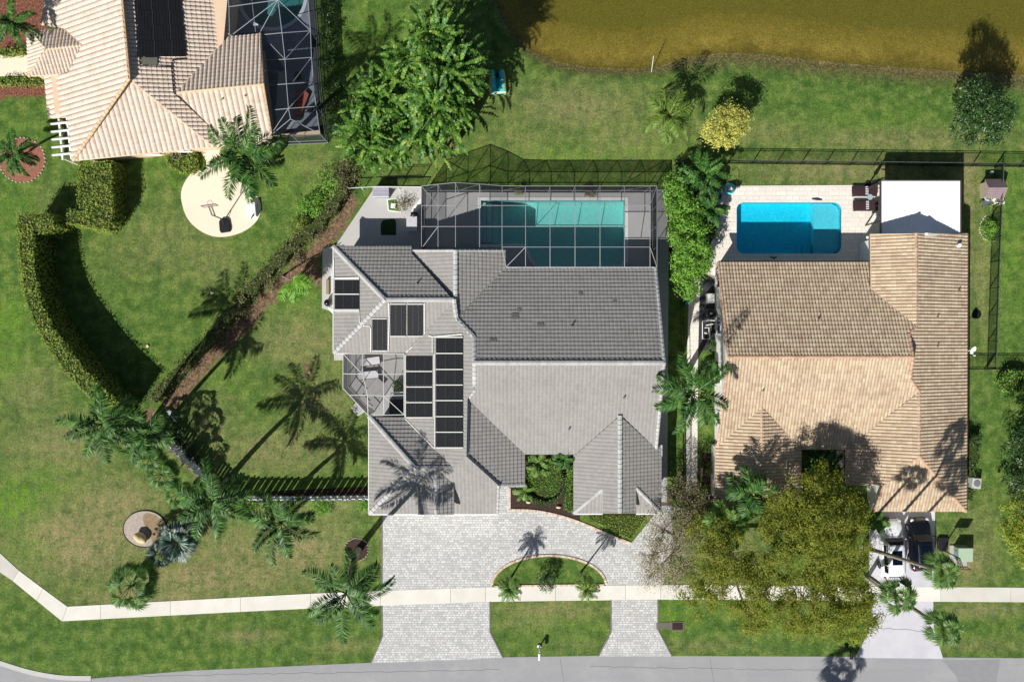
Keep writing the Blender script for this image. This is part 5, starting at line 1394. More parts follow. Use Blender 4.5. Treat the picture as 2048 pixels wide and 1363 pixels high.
feather_palm((1048, 982), .6, 'low feathery plant under the roof corner at the left of the courtyard bed', 1.0, 12, seed=20, leaf=L_palm2, tr=.05, shaft=False, ll=.25, cat='plant', name='fern_plant')
feather_palm((582, 560), 2.6, 'young palm with a few bright fronds beside the dirt strip', 1.9, 6, (566, 552), seed=21, leaf=L_hedge2, tr=.07, shaft=False, sector=(-2.0, .35), e_lo=.3, e_hi=.9, lw=.10, spear=False)
feather_palm((1425, 742), 1.3, 'small feathery palm against the white side wall of the tan house', 1.0, 12, seed=22, leaf=L_palm, tr=.06, shaft=False, ll=.3)
feather_palm((1648, 930), 2.2, 'palm in the shaded square courtyard of the tan house', 1.7, 16, seed=23, leaf=L_palm, tr=.08, shaft=False, ll=.35)
feather_palm((1590, 1075), 5.0, 'palm fronds showing through the gap between the oak crowns', 1.6, 12, seed=24, tr=.12)
fan_palm((262, 1170), 4.4, 'fan palm leaning over the pavement left of the tall feather palm', 24, 1.5, 1.0, (292, 1120), seed=30, tr=.14)
fan_palm((356, 1082), 2.2, 'silver-blue fan palm with stiff radiating leaves beside the gravel bed', 26, .9, 1.25, (352, 1070), seed=31, leaf=L_silver, segw=.09, nseg=16, spread_=1.9, droop=.06, e_lo=-.1, e_hi=1.35)
fan_palm((322, 1106), 1.2, 'smaller silver-blue fan palm overlapping the larger one', 18, .6, 1.0, (325, 1098), seed=32, leaf=L_silver, segw=.09, nseg=14, spread_=1.9, droop=.06, e_lo=-.1, e_hi=1.2)
for i, (x, y, h, nl_, lb2) in enumerate([(300, 915, 4.4, 18, 'fan-leaved palm shrub nearest the paired palms outside the white fence'), (324, 947, 4.0, 18, 'fan-leaved palm shrub in the middle of the row outside the white fence'), (356, 986, 3.2, 16, 'fan-leaved palm shrub at the lower end of the row by the fence corner'), (286, 892, 3.0, 12, 'low fan-leaved shrub tucked under the paired palms')]):
    fan_palm((x, y), h, lb2, nl_, .9, .72, seed=33 + i, leaf=L_fan, tr=.08, name='fan_palm', nseg=16, segw=.14, e_lo=-.3, cat='plant')
fan_palm((1884, 1143), 12.6, 'tall slender fan palm crown above the hoop beside the black car', 15, .9, .85, (1725, 1092), seed=40, tr=.15, e_lo=-.05, e_hi=1.55, leaf=L_fan2)
fan_palm((1794, 1190), 12.2, 'tall slender fan palm crown above the pavement behind the white car', 15, .9, .85, (1668, 1104), seed=41, tr=.15, e_lo=-.05, e_hi=1.55, leaf=L_fan2)
fan_palm((1888, 1257), 13.4, 'tall slender fan palm crown beside the end of the neighbour driveway', 15, .9, .85, (1734, 1154), seed=42, tr=.16, e_lo=-.05, e_hi=1.55, leaf=L_fan2)
fan_palm((1640, 1640), 9.0, 'fan palm beyond the street whose shadow falls on the asphalt', 18, 1.1, 1.0, seed=43, tr=.15)
fan_palm((340, 832), .5, 'pale rosette plant in the shade behind the white fence', 14, .15, .75, seed=44, leaf=L_silver, segw=.12, nseg=3, spread_=.5, droop=.05, e_lo=.1, e_hi=1.2, cat='plant', name='agave_plant')
# ---- trees
tree([(1620, 1010, 7.6, 2.7, 1.6), (1655, 1060, 8.4, 2.9, 1.7), (1580, 1070, 7.4, 2.3, 1.5), (1684, 1100, 8.0, 2.3, 1.5), (1655, 1125, 7.8, 2.5, 1.5), (1560, 1030, 6.6, 1.9, 1.3), (1640, 970, 7.0, 1.9, 1.2), (1692, 1030, 7.6, 1.8, 1.3)],
     (1588, 1040), 'large spreading yellow-green oak in front of the tan house courtyard', L_oak, 370, 95, .165, .6, trunk_r=.3, twigs=140, bark_m=bark)
tree([(1450, 1110, 6.8, 2.3, 1.5), (1415, 1150, 6.0, 2.0, 1.4), (1480, 1165, 7.0, 2.5, 1.5), (1540, 1130, 7.2, 2.2, 1.4), (1440, 1075, 6.0, 1.8, 1.2), (1540, 1190, 7.4, 2.3, 1.4), (1500, 1225, 6.4, 1.6, 1.1), (1412, 1070, 5.2, 1.7, 1.1), (1400, 1195, 5.2, 1.6, 1.0), (1560, 1225, 6.4, 1.7, 1.1)],
     (1450, 1100), 'spreading oak overhanging the pavement right of the bare tree', L_oak, 260, 95, .165, .6, trunk_r=.26, twigs=120, bark_m=bark)
tree([(1610, 1200, 7.6, 2.4, 1.4), (1670, 1200, 7.8, 2.6, 1.5), (1700, 1245, 6.8, 1.9, 1.2), (1700, 1190, 7.2, 1.9, 1.3), (1620, 1245, 6.4, 1.6, 1.1), (1722, 1230, 6.4, 1.5, 1.0)],
     (1610, 1150), 'oak overhanging the verge left of the neighbour driveway', L_oak, 190, 95, .165, .6, trunk_r=.26, twigs=100, bark_m=bark)
tree([(1330, 1060, 4.6, 1.9, 1.1), (1345, 1110, 5.0, 2.2, 1.2), (1308, 1110, 4.4, 1.6, 1.1), (1306, 1148, 4.2, 1.3, .9), (1370, 1040, 4.2, 1.6, 1.0), (1355, 1150, 4.4, 1.6, 1.0)],
     (1350, 1080), 'nearly bare brownish tree overhanging the end of the paver driveway', L_dry, 430, 24, .12, .6, trunk_r=.16, twigs=260, bark_m=simple('pale_twigs', (172, 156, 142), .9, .2, 4))
tree([(1390, 1000, 3.4, 1.5, 1.2), (1360, 975, 2.8, 1.2, 1.0), (1405, 1050, 3.6, 1.5, 1.1)], (1385, 1010), 'dull olive tree between the grey house corner and the iron gate', L_grey, 120, 30, .14, .6, trunk_r=.12, twigs=50)
tree([(1448, 252, 3.6, 1.7, 1.2), (1430, 262, 3.2, 1.2, .9), (1470, 245, 3.4, 1.2, .9), (1450, 275, 3.0, 1.2, .8), (1458, 225, 3.2, 1.0, .8)], (1450, 262), 'yellow-leaved ornamental tree on the back lawn by the black fence', L_yell, 200, 34, .17, .38, trunk_r=.11, twigs=40)
tree([(1950, 205, 6.8, 1.9, 1.6), (1975, 225, 6.4, 1.9, 1.5), (1935, 225, 6.0, 1.5, 1.3), (1985, 250, 5.2, 1.6, 1.1), (1925, 255, 4.6, 1.4, 1.0), (1960, 255, 5.4, 1.7, 1.1), (1945, 180, 5.4, 1.0, .9), (2005, 225, 5.4, 1.2, .9)], (1962, 238), 'dark glossy round tree on the back lawn at the right by the lake', L_dark, 330, 32, .19, .5, trunk_r=.18)
tree([(2040, 1030, 4.8, 1.7, 1.2), (2055, 1070, 5.0, 1.8, 1.2), (2030, 1060, 4.6, 1.4, 1.0), (2050, 1105, 4.4, 1.3, .9)], (2045, 1040), 'yellow-green tree cut by the right edge of the photo', L_yg, 150, 40, .17, .5, trunk_r=.14)
tree([(2055, 890, 5.0, 1.7, 1.3), (2042, 935, 4.4, 1.4, 1.1), (2058, 985, 4.6, 1.5, 1.1), (2085, 930, 5.0, 1.8, 1.3)], (2050, 930), 'dark leafy tree cut by the right edge above the yellow-green one', L_dark, 190, 36, .18, .55, trunk_r=.16)
# shrub column between the two gardens
for i, (x, y, r, h, lf, lb2) in enumerate([(1352, 375, 1.0, 3.0, L_hedge2, 'topmost bright shrub of the tall column between the two pools'), (1368, 420, 1.5, 3.4, L_hedge2, 'second bright shrub of the tall column between the two pools'),
        (1375, 470, 1.7, 3.8, L_hedge2, 'third shrub of the tall column, level with the blue pool'), (1385, 515, 1.8, 3.8, L_hedge2, 'broadest shrub of the tall column, beside the tan house corner'), (1375, 560, 1.4, 3.2, L_hedge2, 'lowest shrub of the tall column above the garden path'), (1400, 455, 1.5, 2.4, L_dark, 'dark shrub between the tall column and the pool deck'), (1395, 400, 1.4, 2.2, L_dark, 'dark shrub behind the feathery palms by the pool deck')]):
    tree([(x, y, h - .8, r, 1.3), (x + random.uniform(-8, 8), y - 14, h - 1.2, r * .8, 1.2), (x + random.uniform(-8, 8), y + 14, h - 1.2, r * .8, 1.2)], (x - 12, y + 4), lb2, lf, int(60 * r * r), 30, .19, .42, name='shrub', cat='shrub', trunk_r=.07, twigs=16)
for (x, y, r, h, lf, lb2) in [(1979, 460, .85, .9, L_hedge2, 'round green bush ringed by stones at the side fence'), (1640, 915, .9, 1.4, L_dark, 'dark shrub at the left of the shaded tan house courtyard'), (1672, 940, .8, 1.2, L_dark, 'dark shrub at the right of the shaded tan house courtyard'),
        (1418, 935, .5, .6, L_hedge, 'small shrub in the side bed of the tan house'), (1412, 985, .7, .5, L_hedge2, 'leafy clump below the iron gate of the tan house'), (490, 1008, .9, .7, L_hedge2, 'bright shrub at the left end of the white fence'), (640, 1012, 1.0, .7, L_hedge2, 'low bright shrub under the middle of the white fence'), (727, 1012, .45, .8, L_hedge2, 'small shrub at the garage corner of the grey house'),
        (430, 985, .8, .9, L_dark, 'dark shrub at the bend of the white fence'), (355, 870, 1.0, .9, L_dark, 'dark leafy shrub in the shade behind the fence'), (385, 905, .9, .8, L_dark, 'second dark shrub in the shade inside the fence'), (455, 975, .7, .6, L_hedge2, 'small green shrub inside the fence bend'), (800, 770, .55, 1.2, L_dark, 'potted plant by the wall of the courtyard cage'),
        (1038, 378, .4, .5, L_hedge, 'small green plant at the back edge of the pool cage deck'), (1180, 380, .5, .5, L_grey, 'dry plant in the back bed of the pool cage'), (1428, 690, .5, .7, L_dark, 'dark bush against the side wall near the pipes'), (565, 1010, .8, .6, L_hedge2, 'low bright shrub at the foot of the fence palm')]:
    shrub(x, y, r, h, lb2, lf, int(26 + 26 * r * r), 24, .12)
mb = shrub(806, 405, .75, .9, 'thin dry shrub growing from the patio planter', L_dry, 40, 10, .12, spread=.5)
c = W(1097, 1140, 1.2); shrub(1092, 1160, .85, 1.7, 'flowering shrub with orange blooms in the middle of the driveway island', L_dark, 60, 20, .13, ry=1.0)

for i, (x, y) in enumerate([(652, 30), (656, 75), (655, 120), (660, 165), (664, 210), (672, 250)]):
    shrub(x, y, .7, 1.5 + .5 * (i % 2), ['topmost dark shrub along the right wall of the cream house pool cage', 'second dark shrub from the top along the cream house pool cage', 'third dark shrub from the top along the cream house pool cage', 'fourth dark shrub from the top along the cream house pool cage', 'fifth dark shrub from the top along the cream house pool cage', 'lowest dark shrub along the cream house pool cage beside the white slats'][i], L_dark, 40, 24, .14, ry=1.1)

for i, (x, y) in enumerate([(655, 468), (612, 522), (560, 575), (508, 628), (455, 682), (400, 742)]):
    shrub(x - 14, y - 6, .55, .55, 'low scrubby tuft %s on the dirt strip by the ragged row' % ['nearest the patio', 'above the young palm', 'left of the young palm', 'below the young palm', 'halfway down', 'near the fence'][i], L_grey, 22, 18, .12, spread=.5)
# ------------------------------------------------------------------ fences
blackm = simple('black_aluminium', (26, 28, 30), .45, .05, 1)
fencegrey = simple('fence_top_grey', (92, 96, 94), .45, .05, 1)
def fence(pts, h, label, m_=blackm, spacing=.11, post=2.2, pk=.02, rails=(.12, -.18, 0), pw=.06, name='fence', postw=.07, railw=.035, parts_posts=True, topm=None):
    P_ = [Vector((*p, 0)) for p in pts]
    root = empty(name, P_[0], label, 'fence')
    pm, rm = MB(), MB(); tm_ = MB(); posts = []
    for a, b_ in zip(P_[:-1], P_[1:]):
        d = b_ - a; L_ = d.length; d.normalize(); r = math.atan2(d.y, d.x); k = max(1, int(L_ / spacing))
        for i in range(k):
            c = a + d * (i + .5) * L_ / k; pm.box((c.x, c.y, h / 2), (pk, pk, h - .02), r)
        for z in rails[:-1]:
            zz = z if z > 0 else h + z; rm.bar(a + Vector((0, 0, zz)), b_ + Vector((0, 0, zz)), railw, railw)
        tm_.bar(a + Vector((0, 0, h)), b_ + Vector((0, 0, h)), railw * 1.2, railw)
        q = max(1, round(L_ / post))
        for i in range(q + 1): posts.append((a + d * i * L_ / q, r))
    pm.build('pickets', m_, root); rm.build('rails', m_, root); tm_.build('top_rail', topm or m_, root)
    for p, r in posts[:100]:
        MB().box((p.x, p.y, h / 2 + .02), (postw, postw, h + .04), r).build('post', m_, root)
    return root
FH = 1.45
fence([W2(1364, 319, FH), W2(2060, 327, FH), W2(2200, 329, FH)], FH, 'long black picket fence between the pool gardens and the lakeside lawn', topm=fencegrey)
fence([W2(1366, 322, FH), W2(1368, 355, FH)], FH, 'short black picket fence return beside the feathery palm', topm=fencegrey)
fence([W2(2008, 328, FH), W2(2000, 520, FH), W2(1993, 736, FH)], FH, 'black picket side fence running down from the long fence on the right', topm=fencegrey)
fence([W2(1937, 738, FH), W2(2140, 738, FH)], FH, 'black picket fence crossing from the tan house wall to the right edge')
fence([W2(1372, 850, 1.3), W2(1371, 998, 1.3), W2(1428, 996, 1.3)], 1.3, 'black picket fence and gate across the garden path of the tan house', spacing=.13)
fence([W2(768, 352, 1.3), W2(842, 350, 1.3)], 1.3, 'short black picket fence behind the grey house patio')
fence([W2(1367, 600, 1.3), W2(1369, 740, 1.3), W2(1372, 850, 1.3)], 1.3, 'thin black wire fence along the garden path', spacing=1.2, pk=.02, rails=(.1, 0))
ivory = simple('white_vinyl_fence', (226, 230, 232), .45, .04, 1)
def board_fence(pts, h, label, name='fence'):
    P_ = [Vector((*p, 0)) for p in pts]; root = empty(name, P_[0], label, 'fence')
    bd, rl = MB(), MB(); posts = []
    for a, b_ in zip(P_[:-1], P_[1:]):
        d = b_ - a; L_ = d.length; d.normalize(); r = math.atan2(d.y, d.x); k = max(1, int(L_ / .30)); nn = Vector((-d.y, d.x, 0))
        for i in range(k):
            c = a + d * (i + .5) * L_ / k + nn * (.05 if i % 2 else -.05); bd.box((c.x, c.y, h / 2 + .02), (.26, .02, h - .06), r)
        for z in (.3, h - .2): rl.bar(a + Vector((0, 0, z)), b_ + Vector((0, 0, z)), .06, .09)
        for i in range(max(1, round(L_ / 2.4)) + 1): posts.append((a + d * i * L_ / max(1, round(L_ / 2.4)), r))
    bd.build('boards', ivory, root); rl.build('rails', ivory, root)
    for p, r in posts: MB().box((p.x, p.y, h / 2 + .06), (.12, .12, h + .12), r).build('post', ivory, root)
    return root
board_fence([W2(*p, 1.8) for p in [(298, 852), (330, 885), (365, 922), (400, 956), (432, 985), (448, 994), (470, 999), (600, 1000), (736, 998)]], 1.8, 'white board fence bending round the side yard of the grey house')
wr = empty('railing', W(770, 375, 0), 'white railing along the back edge of the grey house patio', 'railing')
mb = MB(); mb.bar(W(695, 376.5, 1.2), W(750, 373.5, 1.2), .05, .05).bar(W(750, 373.5, 1.2), W(842, 374, 1.2), .07, .06).bar(W(750, 373.5, .15), W(842, 374, .15), .05, .05)
for i in range(40):
    p = W(750, 373.5, 1.2).lerp(W(842, 374, 1.2), i / 39); mb.box((p.x, p.y, .65), (.025, .025, 1.1))
mb.build('rails', white_p, wr)
for x in (695, 722, 750, 796, 842):
    p = W(x, 374.5, 1.2); MB().box((p.x, p.y, .62), (.06, .06, 1.24)).build('post', white_p, wr)
gt_ = empty('gate_frame', W(333, 0, 0), 'x', 'gate') if False else None
g_ = empty('garden_gate', W(120, 437, 0), 'pale wooden gate closing the gap between the two tall hedges', 'gate')
a, b_ = W(108, 441, 1.4), W(133, 437, 1.4); MB().bar(a, b_, .06, .06).bar((a.x, a.y, .2), (b_.x, b_.y, .2), .06, .06).bar((a.x, a.y, .2), b_, .05, .05).build('frame', simple('weathered_wood', (176, 172, 160), .8), g_)
for p in (a, b_): MB().box((p.x, p.y, .75), (.1, .1, 1.5)).build('post', simple('weathered_wood', (176, 172, 160)), g_)

# ------------------------------------------------------------------ cars
tyre = simple('tyre_rubber', (28, 28, 30), .8, .1); rimm = simple('alloy_rim', (170, 172, 176), .3, .05, metal=.7)
chrome = simple('chrome_trim', (200, 204, 208), .2, .03, metal=.9)
def carpaint(name, c, rough=.25):
    m, n = newmat(name); finish(n, lin(c), rough, None, .5, 0, 1.0); return m
carglass = simple('car_glass', (12, 18, 32), .06, .05, 1, spec=.3)
def suv(loc, yaw, paint, label, L_=4.9, Wd=1.92, Hh=1.72, sunroof=True, tail=(150, 16, 20), rails=True):
    """front towards +y in local space"""
    root = empty('parked_car', (0, 0, 0), label, 'car')
    # body stations: y, half width at sill, half width at belt, z of belt/hood
    hw = Wd / 2
    st = [(-.5, .80, .74, .72), (-.485, .90, .84, .98), (-.45, .96, .93, 1.04), (-.36, .99, .97, 1.06), (-.15, 1.0, .98, 1.05), (.05, 1.0, .98, 1.04), (.17, 1.0, .97, 1.03), (.27, .99, .95, 1.0), (.38, .97, .91, .95), (.455, .92, .82, .86), (.485, .85, .74, .74), (.5, .74, .64, .58)]
    rings = []
    for y, ws, wb, zb in st:
        Y = y * L_; s_ = Hh / 1.72; zb *= s_
        crown_ = .05
        rings.append([(-hw * ws * .9, Y, .22), (-hw * ws, Y, .36), (-hw * ws * 1.0, Y, zb * .62), (-hw * (ws * .3 + wb * .7), Y, zb * .9), (-hw * wb * .88, Y, zb), (-hw * wb * .45, Y, zb + crown_), (0, Y, zb + crown_ * 1.25),
                      (hw * wb * .45, Y, zb + crown_), (hw * wb * .88, Y, zb), (hw * (ws * .3 + wb * .7), Y, zb * .9), (hw * ws * 1.0, Y, zb * .62), (hw * ws, Y, .36), (hw * ws * .9, Y, .22)])
    P_ = [p for r in rings for p in r]; F_ = []; K = 13
    for i in range(len(rings) - 1):
        for k in range(K): F_.append((i * K + k, i * K + (k + 1) % K, (i + 1) * K + (k + 1) % K, (i + 1) * K + k))
    F_.append(tuple(range(K))[::-1]); F_.append(tuple((len(rings) - 1) * K + k for k in range(K)))
    bd = MB(); bd.add(P_, [f[::-1] for f in F_]); body = bd.build('body', paint, root, smooth=True)
    # greenhouse
    gs = [(-.47, .78, .80, 1.02), (-.43, .80, .72, 1.50), (-.38, .86, .70, 1.66), (-.25, .90, .70, 1.71), (-.05, .91, .70, 1.72), (.06, .90, .69, 1.69), (.09, .90, .68, 1.66), (.205, .90, .80, 1.07)]
    rg_ = []
    for y, wb, wt_, zt in gs:
        Y = y * L_; z = zt * Hh / 1.72
        rg_.append([(-hw * wb, Y, 1.0 * Hh / 1.72), (-hw * (wb * .45 + wt_ * .55), Y, 1.0 * Hh / 1.72 + (z - 1.0 * Hh / 1.72) * .7), (-hw * wt_, Y, z - .03), (-hw * wt_ * .6, Y, z + .015), (0, Y, z + .025), (hw * wt_ * .6, Y, z + .015), (hw * wt_, Y, z - .03), (hw * (wb * .45 + wt_ * .55), Y, 1.0 * Hh / 1.72 + (z - 1.0 * Hh / 1.72) * .7), (hw * wb, Y, 1.0 * Hh / 1.72)])
    P_ = [p for r in rg_ for p in r]; F_ = []; K = 9
    for i in range(len(rg_) - 1):
        for k in range(K - 1): F_.append((i * K + k, (i + 1) * K + k, (i + 1) * K + k + 1, i * K + k + 1))
    F_.append(tuple(range(K))); F_.append(tuple((len(rg_) - 1) * K + k for k in range(K))[::-1])
    gb = MB(); gb.add(P_, F_); gb.build('cabin', paint, root, smooth=True)
    def pane(name, idx, inset, off):
        q = [Vector(p) for p in idx]; c = sum(q, Vector()) / len(q); nn = (q[1] - q[0]).cross(q[2] - q[0]).normalized()
        if nn.dot(c - Vector((0, c.y, .6))) < 0 and abs(nn.z) < .9: nn = -nn
        if nn.z < -.1: nn = -nn
        q = [c + (p - c) * inset + nn * off for p in q]; return q, nn
    def glasspart(name, quad, inset=.93, off=.012, m_=carglass):
        q, nn = pane(name, quad, inset, off); mb = MB(); mb.add(q + [p - nn * .02 for p in q], [(0, 1, 2, 3), (7, 6, 5, 4), (0, 4, 5, 1), (1, 5, 6, 2), (2, 6, 7, 3), (3, 7, 4, 0)]); mb.build(name, m_, root)
    r6, r7 = rg_[6], rg_[7]
    glasspart('windscreen', [(r6[2][0] * .96, r6[2][1] + .03, r6[4][2] - .0), (r6[6][0] * .96, r6[6][1] + .03, r6[4][2]), (r7[7][0] * 1.02, r7[7][1] - .03, r7[4][2] + .05), (r7[1][0] * 1.02, r7[1][1] - .03, r7[4][2] + .05)], .94, .05)
    r1, r0 = rg_[1], rg_[0]
    glasspart('rear_window', [(r1[2][0] * .9, r1[2][1], r1[4][2] - .02), (r1[6][0] * .9, r1[6][1], r1[4][2] - .02), (r0[7][0] * .92, r0[7][1] - .01, 1.12), (r0[1][0] * .92, r0[1][1] - .01, 1.12)], .9, .03)
    for s_, a_, b_i in ((0, 2, 0), (1, 6, 8)):
        for ya, yb in ((2, 3), (3, 4), (4, 6)):
            A_, B_ = rg_[ya], rg_[yb]
            q = [Vector(A_[b_i]).lerp(Vector(A_[a_]), .14), Vector(B_[b_i]).lerp(Vector(B_[a_]), .14), Vector(B_[b_i]).lerp(Vector(B_[a_]), .9), Vector(A_[b_i]).lerp(Vector(A_[a_]), .9)]
            c = sum(q, Vector()) / 4; out = Vector((1 if s_ else -1, 0, .35)).normalized()
            q = [c + (p - c) * .93 + out * .035 for p in q]; mb = MB(); mb.add(q + [p - out * .02 for p in q], [(0, 1, 2, 3), (7, 6, 5, 4), (0, 4, 5, 1), (1, 5, 6, 2), (2, 6, 7, 3), (3, 7, 4, 0)]); mb.build('side_window', carglass, root)
    if sunroof:
        MB().box((0, -.11 * L_, Hh + .028), (hw * .88, L_ * .235, .018)).build('sunroof', carglass, root, bevel=.008)
    if rails:
        for s_ in (-1, 1): MB().tube([(s_ * hw * .70, -.36 * L_, Hh - .03), (s_ * hw * .70, -.33 * L_, Hh + .03), (s_ * hw * .70, .03 * L_, Hh + .03), (s_ * hw * .70, .06 * L_, Hh - .04)], .022, 6).build('roof_rail', chrome, root)
    for s_ in (-1, 1):
        MB().sph((s_ * hw * 1.10, .17 * L_, 1.05), (.12, .07, .08), 10, 7).bar((s_ * hw * .9, .17 * L_, 1.02), (s_ * hw * 1.06, .17 * L_, 1.04), .05, .04).build('mirror', paint, root, smooth=True)
        MB().sph((s_ * hw * .70, .462 * L_, .78 * Hh / 1.72), (.17, .19, .08), 10, 7).build('headlight', simple('headlight_lens', (220, 224, 228), .1, .02, spec=.8), root, smooth=True)
        MB().sph((s_ * hw * .78, -.472 * L_, .95 * Hh / 1.72), (.14, .10, .17), 10, 7).build('tail_light', simple('tail_lens', tail, .2, .05), root, smooth=True)
        for y in (.31, -.29):
            w_ = MB(); cx_ = s_ * (hw - .10)
            n_ = 20; pr = [(-.11, .22), (-.11, .33), (-.07, .36), (.07, .36), (.11, .33), (.11, .22)]
            PP = [(cx_ + a_, y * L_ + rr_ * math.cos(2 * math.pi * k / n_), .36 + rr_ * math.sin(2 * math.pi * k / n_)) for a_, rr_ in pr for k in range(n_)]
            w_.add(PP, [(i * n_ + k, i * n_ + (k + 1) % n_, (i + 1) * n_ + (k + 1) % n_, (i + 1) * n_ + k) for i in range(5) for k in range(n_)]); wo_ = w_.build('wheel', tyre, root, smooth=True)
            rm_ = MB(); rm_.add([(cx_ + s_ * .10, y * L_ + .22 * math.cos(2 * math.pi * k / n_), .36 + .22 * math.sin(2 * math.pi * k / n_)) for k in range(n_)] + [(cx_ - s_ * .02, y * L_ + .22 * math.cos(2 * math.pi * k / n_), .36 + .22 * math.sin(2 * math.pi * k / n_)) for k in range(n_)], [tuple(range(n_)), tuple(range(2 * n_ - 1, n_ - 1, -1))] + [(k, (k + 1) % n_, n_ + (k + 1) % n_, n_ + k) for k in range(n_)])
            for k in range(5): rm_.box((cx_ + s_ * .105, y * L_ + .11 * math.cos(k * 1.2566), .36 + .11 * math.sin(k * 1.2566)), (.02, .05, .05))
            rm_.build('rim', rimm, wo_)
    MB().box((0, -.502 * L_, .62), (.5, .02, .13)).build('number_plate', simple('plate_pale', (214, 214, 206), .5), root)
    MB().box((0, .497 * L_, .55), (hw * 1.1, .05, .2)).build('grille', simple('grille_black', (22, 22, 24), .5), root, bevel=.02)
    root.location = loc; root.rotation_euler = (0, 0, yaw); return root
p = W(1785, 1097, .9); suv((p.x, p.y, .03), R_(1.5), carpaint('white_car_paint', (238, 240, 242)), 'white family car with a dark sunroof parked under the leaning palm trunks', 5.3, 2.0, 1.75)
p = W(1843, 1089, .9); suv((p.x, p.y, .03), R_(3), carpaint('black_car_paint', (16, 17, 22), .2), 'black car parked nose-in beside the white one', 4.75, 1.92, 1.68)

# ------------------------------------------------------------------ basketball hoops
def hoop(base_px, rot, label, bm):
    root = empty('basketball_hoop', (0, 0, 0), label, 'basketball hoop')
    MB().prism([(-.42, -1.15), (.42, -1.15), (.5, -.9), (.45, -.1), (.25, .12), (-.25, .12), (-.45, -.1), (-.5, -.9)], 0, .24).build('base', simple('hoop_tank_black', (34, 36, 40), .5, .1), root, bevel=.06)
    MB().tube([(0, 0, .1), (0, 0, 2.7)], .055, 8).tube([(0, -.5, .2), (0, -.02, 1.1)], .025, 6).build('pole', simple('hoop_pole_grey', (70, 72, 76), .4, .05), root)
    MB().bar((-.12, 0, 2.5), (-.12, .72, 3.0), .04, .06).bar((.12, 0, 2.5), (.12, .72, 3.0), .04, .06).bar((-.12, 0, 2.68), (-.12, .72, 3.3), .04, .06).bar((.12, 0, 2.68), (.12, .72, 3.3), .04, .06).build('arm', simple('hoop_pole_grey', (70, 72, 76)), root)
    bb = MB().box((0, .76, 3.25), (1.15, .035, .75)); bo = bb.build('backboard', bm, root)
    fr_ = MB().bar((-.6, .76, 2.86), (.6, .76, 2.86), .06).bar((-.6, .76, 3.64), (.6, .76, 3.64), .06).bar((-.6, .76, 2.86), (-.6, .76, 3.64), .06).bar((.6, .76, 2.86), (.6, .76, 3.64), .06); fr_.build('backboard_frame', simple('hoop_red_brown', (120, 60, 50), .5), bo)
    MB().tube([(.23 * math.cos(R_(a)), 1.05 + .23 * math.sin(R_(a)), 3.05) for a in range(0, 361, 20)], .012, 6, False).bar((0, .78, 3.05), (0, .83, 3.05), .1, .02).build('rim', simple('rim_orange', (190, 90, 60), .5), root)
    nb = MB()
    for k in range(12):
        a = k * math.pi / 6; nb.tube([(.22 * math.cos(a), 1.05 + .22 * math.sin(a), 3.04), (.13 * math.cos(a + .3), 1.05 + .13 * math.sin(a + .3), 2.65)], .006, 4)
    nb.build('net', white_p, root)
    p = W(*base_px); root.location = (p.x, p.y, .035); root.rotation_euler = (0, 0, rot); return root
hoop((449, 440), R_(8), 'portable basketball hoop with a black base standing on the cream court', simple('clear_board', (200, 200, 196), .3))
hoop((1883, 1098), R_(178), 'portable basketball hoop on the grass beside the black car', simple('white_board', (232, 232, 228), .3))

# ------------------------------------------------------------------ small things
def boxthing(name, label, cat, c, d, rot, m_, bevel=.02, parent_parts=None):
    root = empty(name, (c[0], c[1], c[2]), label, cat)
    MB().box((c[0], c[1], c[2] + d[2] / 2), d, rot).build('body', m_, root, bevel=bevel)
    if parent_parts: parent_parts(root)
    return root
# transformer
c = W(1916, 1103)
def tp(root):
    MB().prism([(c.x - .8, c.y - 1.25), (c.x + .75, c.y - 1.25), (c.x + .75, c.y + .62), (c.x - .8, c.y + .62)], 0, .12).build('pad', simple('pad_concrete', (178, 172, 162)), root)
    MB().box((c.x + .12, c.y, 1.02), (1.28, 1.22, .07)).build('lid', simple('utility_green_light', (172, 194, 166), .5, .05), root, bevel=.02)
    MB().box((c.x - .52, c.y, .55), (.02, .5, .3)).build('warning_plate', simple('plate_blue', (120, 150, 190), .4), root)
boxthing('transformer_box', 'pale green utility transformer box on a concrete pad right of the black car', 'transformer', (c.x + .12, c.y, .12), (1.2, 1.14, .86), 0, simple('utility_green', (132, 156, 128), .5, .06), .03, tp)
# air conditioner right of tan house
c = W(1944, 963)
def ac(root):
    MB().cyl((c.x, c.y), .30, .78, .82, 20).build('fan_grille', simple('ac_grille', (120, 122, 122), .5), root)
boxthing('air_conditioner', 'pale grey air conditioner beside the right wall of the tan house', 'air conditioner', (c.x, c.y, 0), (.82, .95, .78), R_(-6), simple('ac_grey', (190, 192, 190), .5), .05, ac)
# patio unit and shed roof
c = W(765, 387)
root = empty('garden_cabinet', c, 'grey slatted-top storage cabinet against the white railing of the patio', 'cabinet')
MB().box((c.x, c.y, .5), (1.35, .85, 1.0)).build('body', simple('cabinet_grey', (150, 148, 156), .6), root)
mb = MB()
for i in range(7): mb.box((c.x, c.y - .40 + i * .133, 1.03), (1.45, .115, .04))
mb.build('lid', simple('cabinet_lid', (172, 170, 182), .6), root)
MB().box((c.x, c.y - .48, 1.01), (1.42, .05, .07)).build('front_trim', white_p, root)
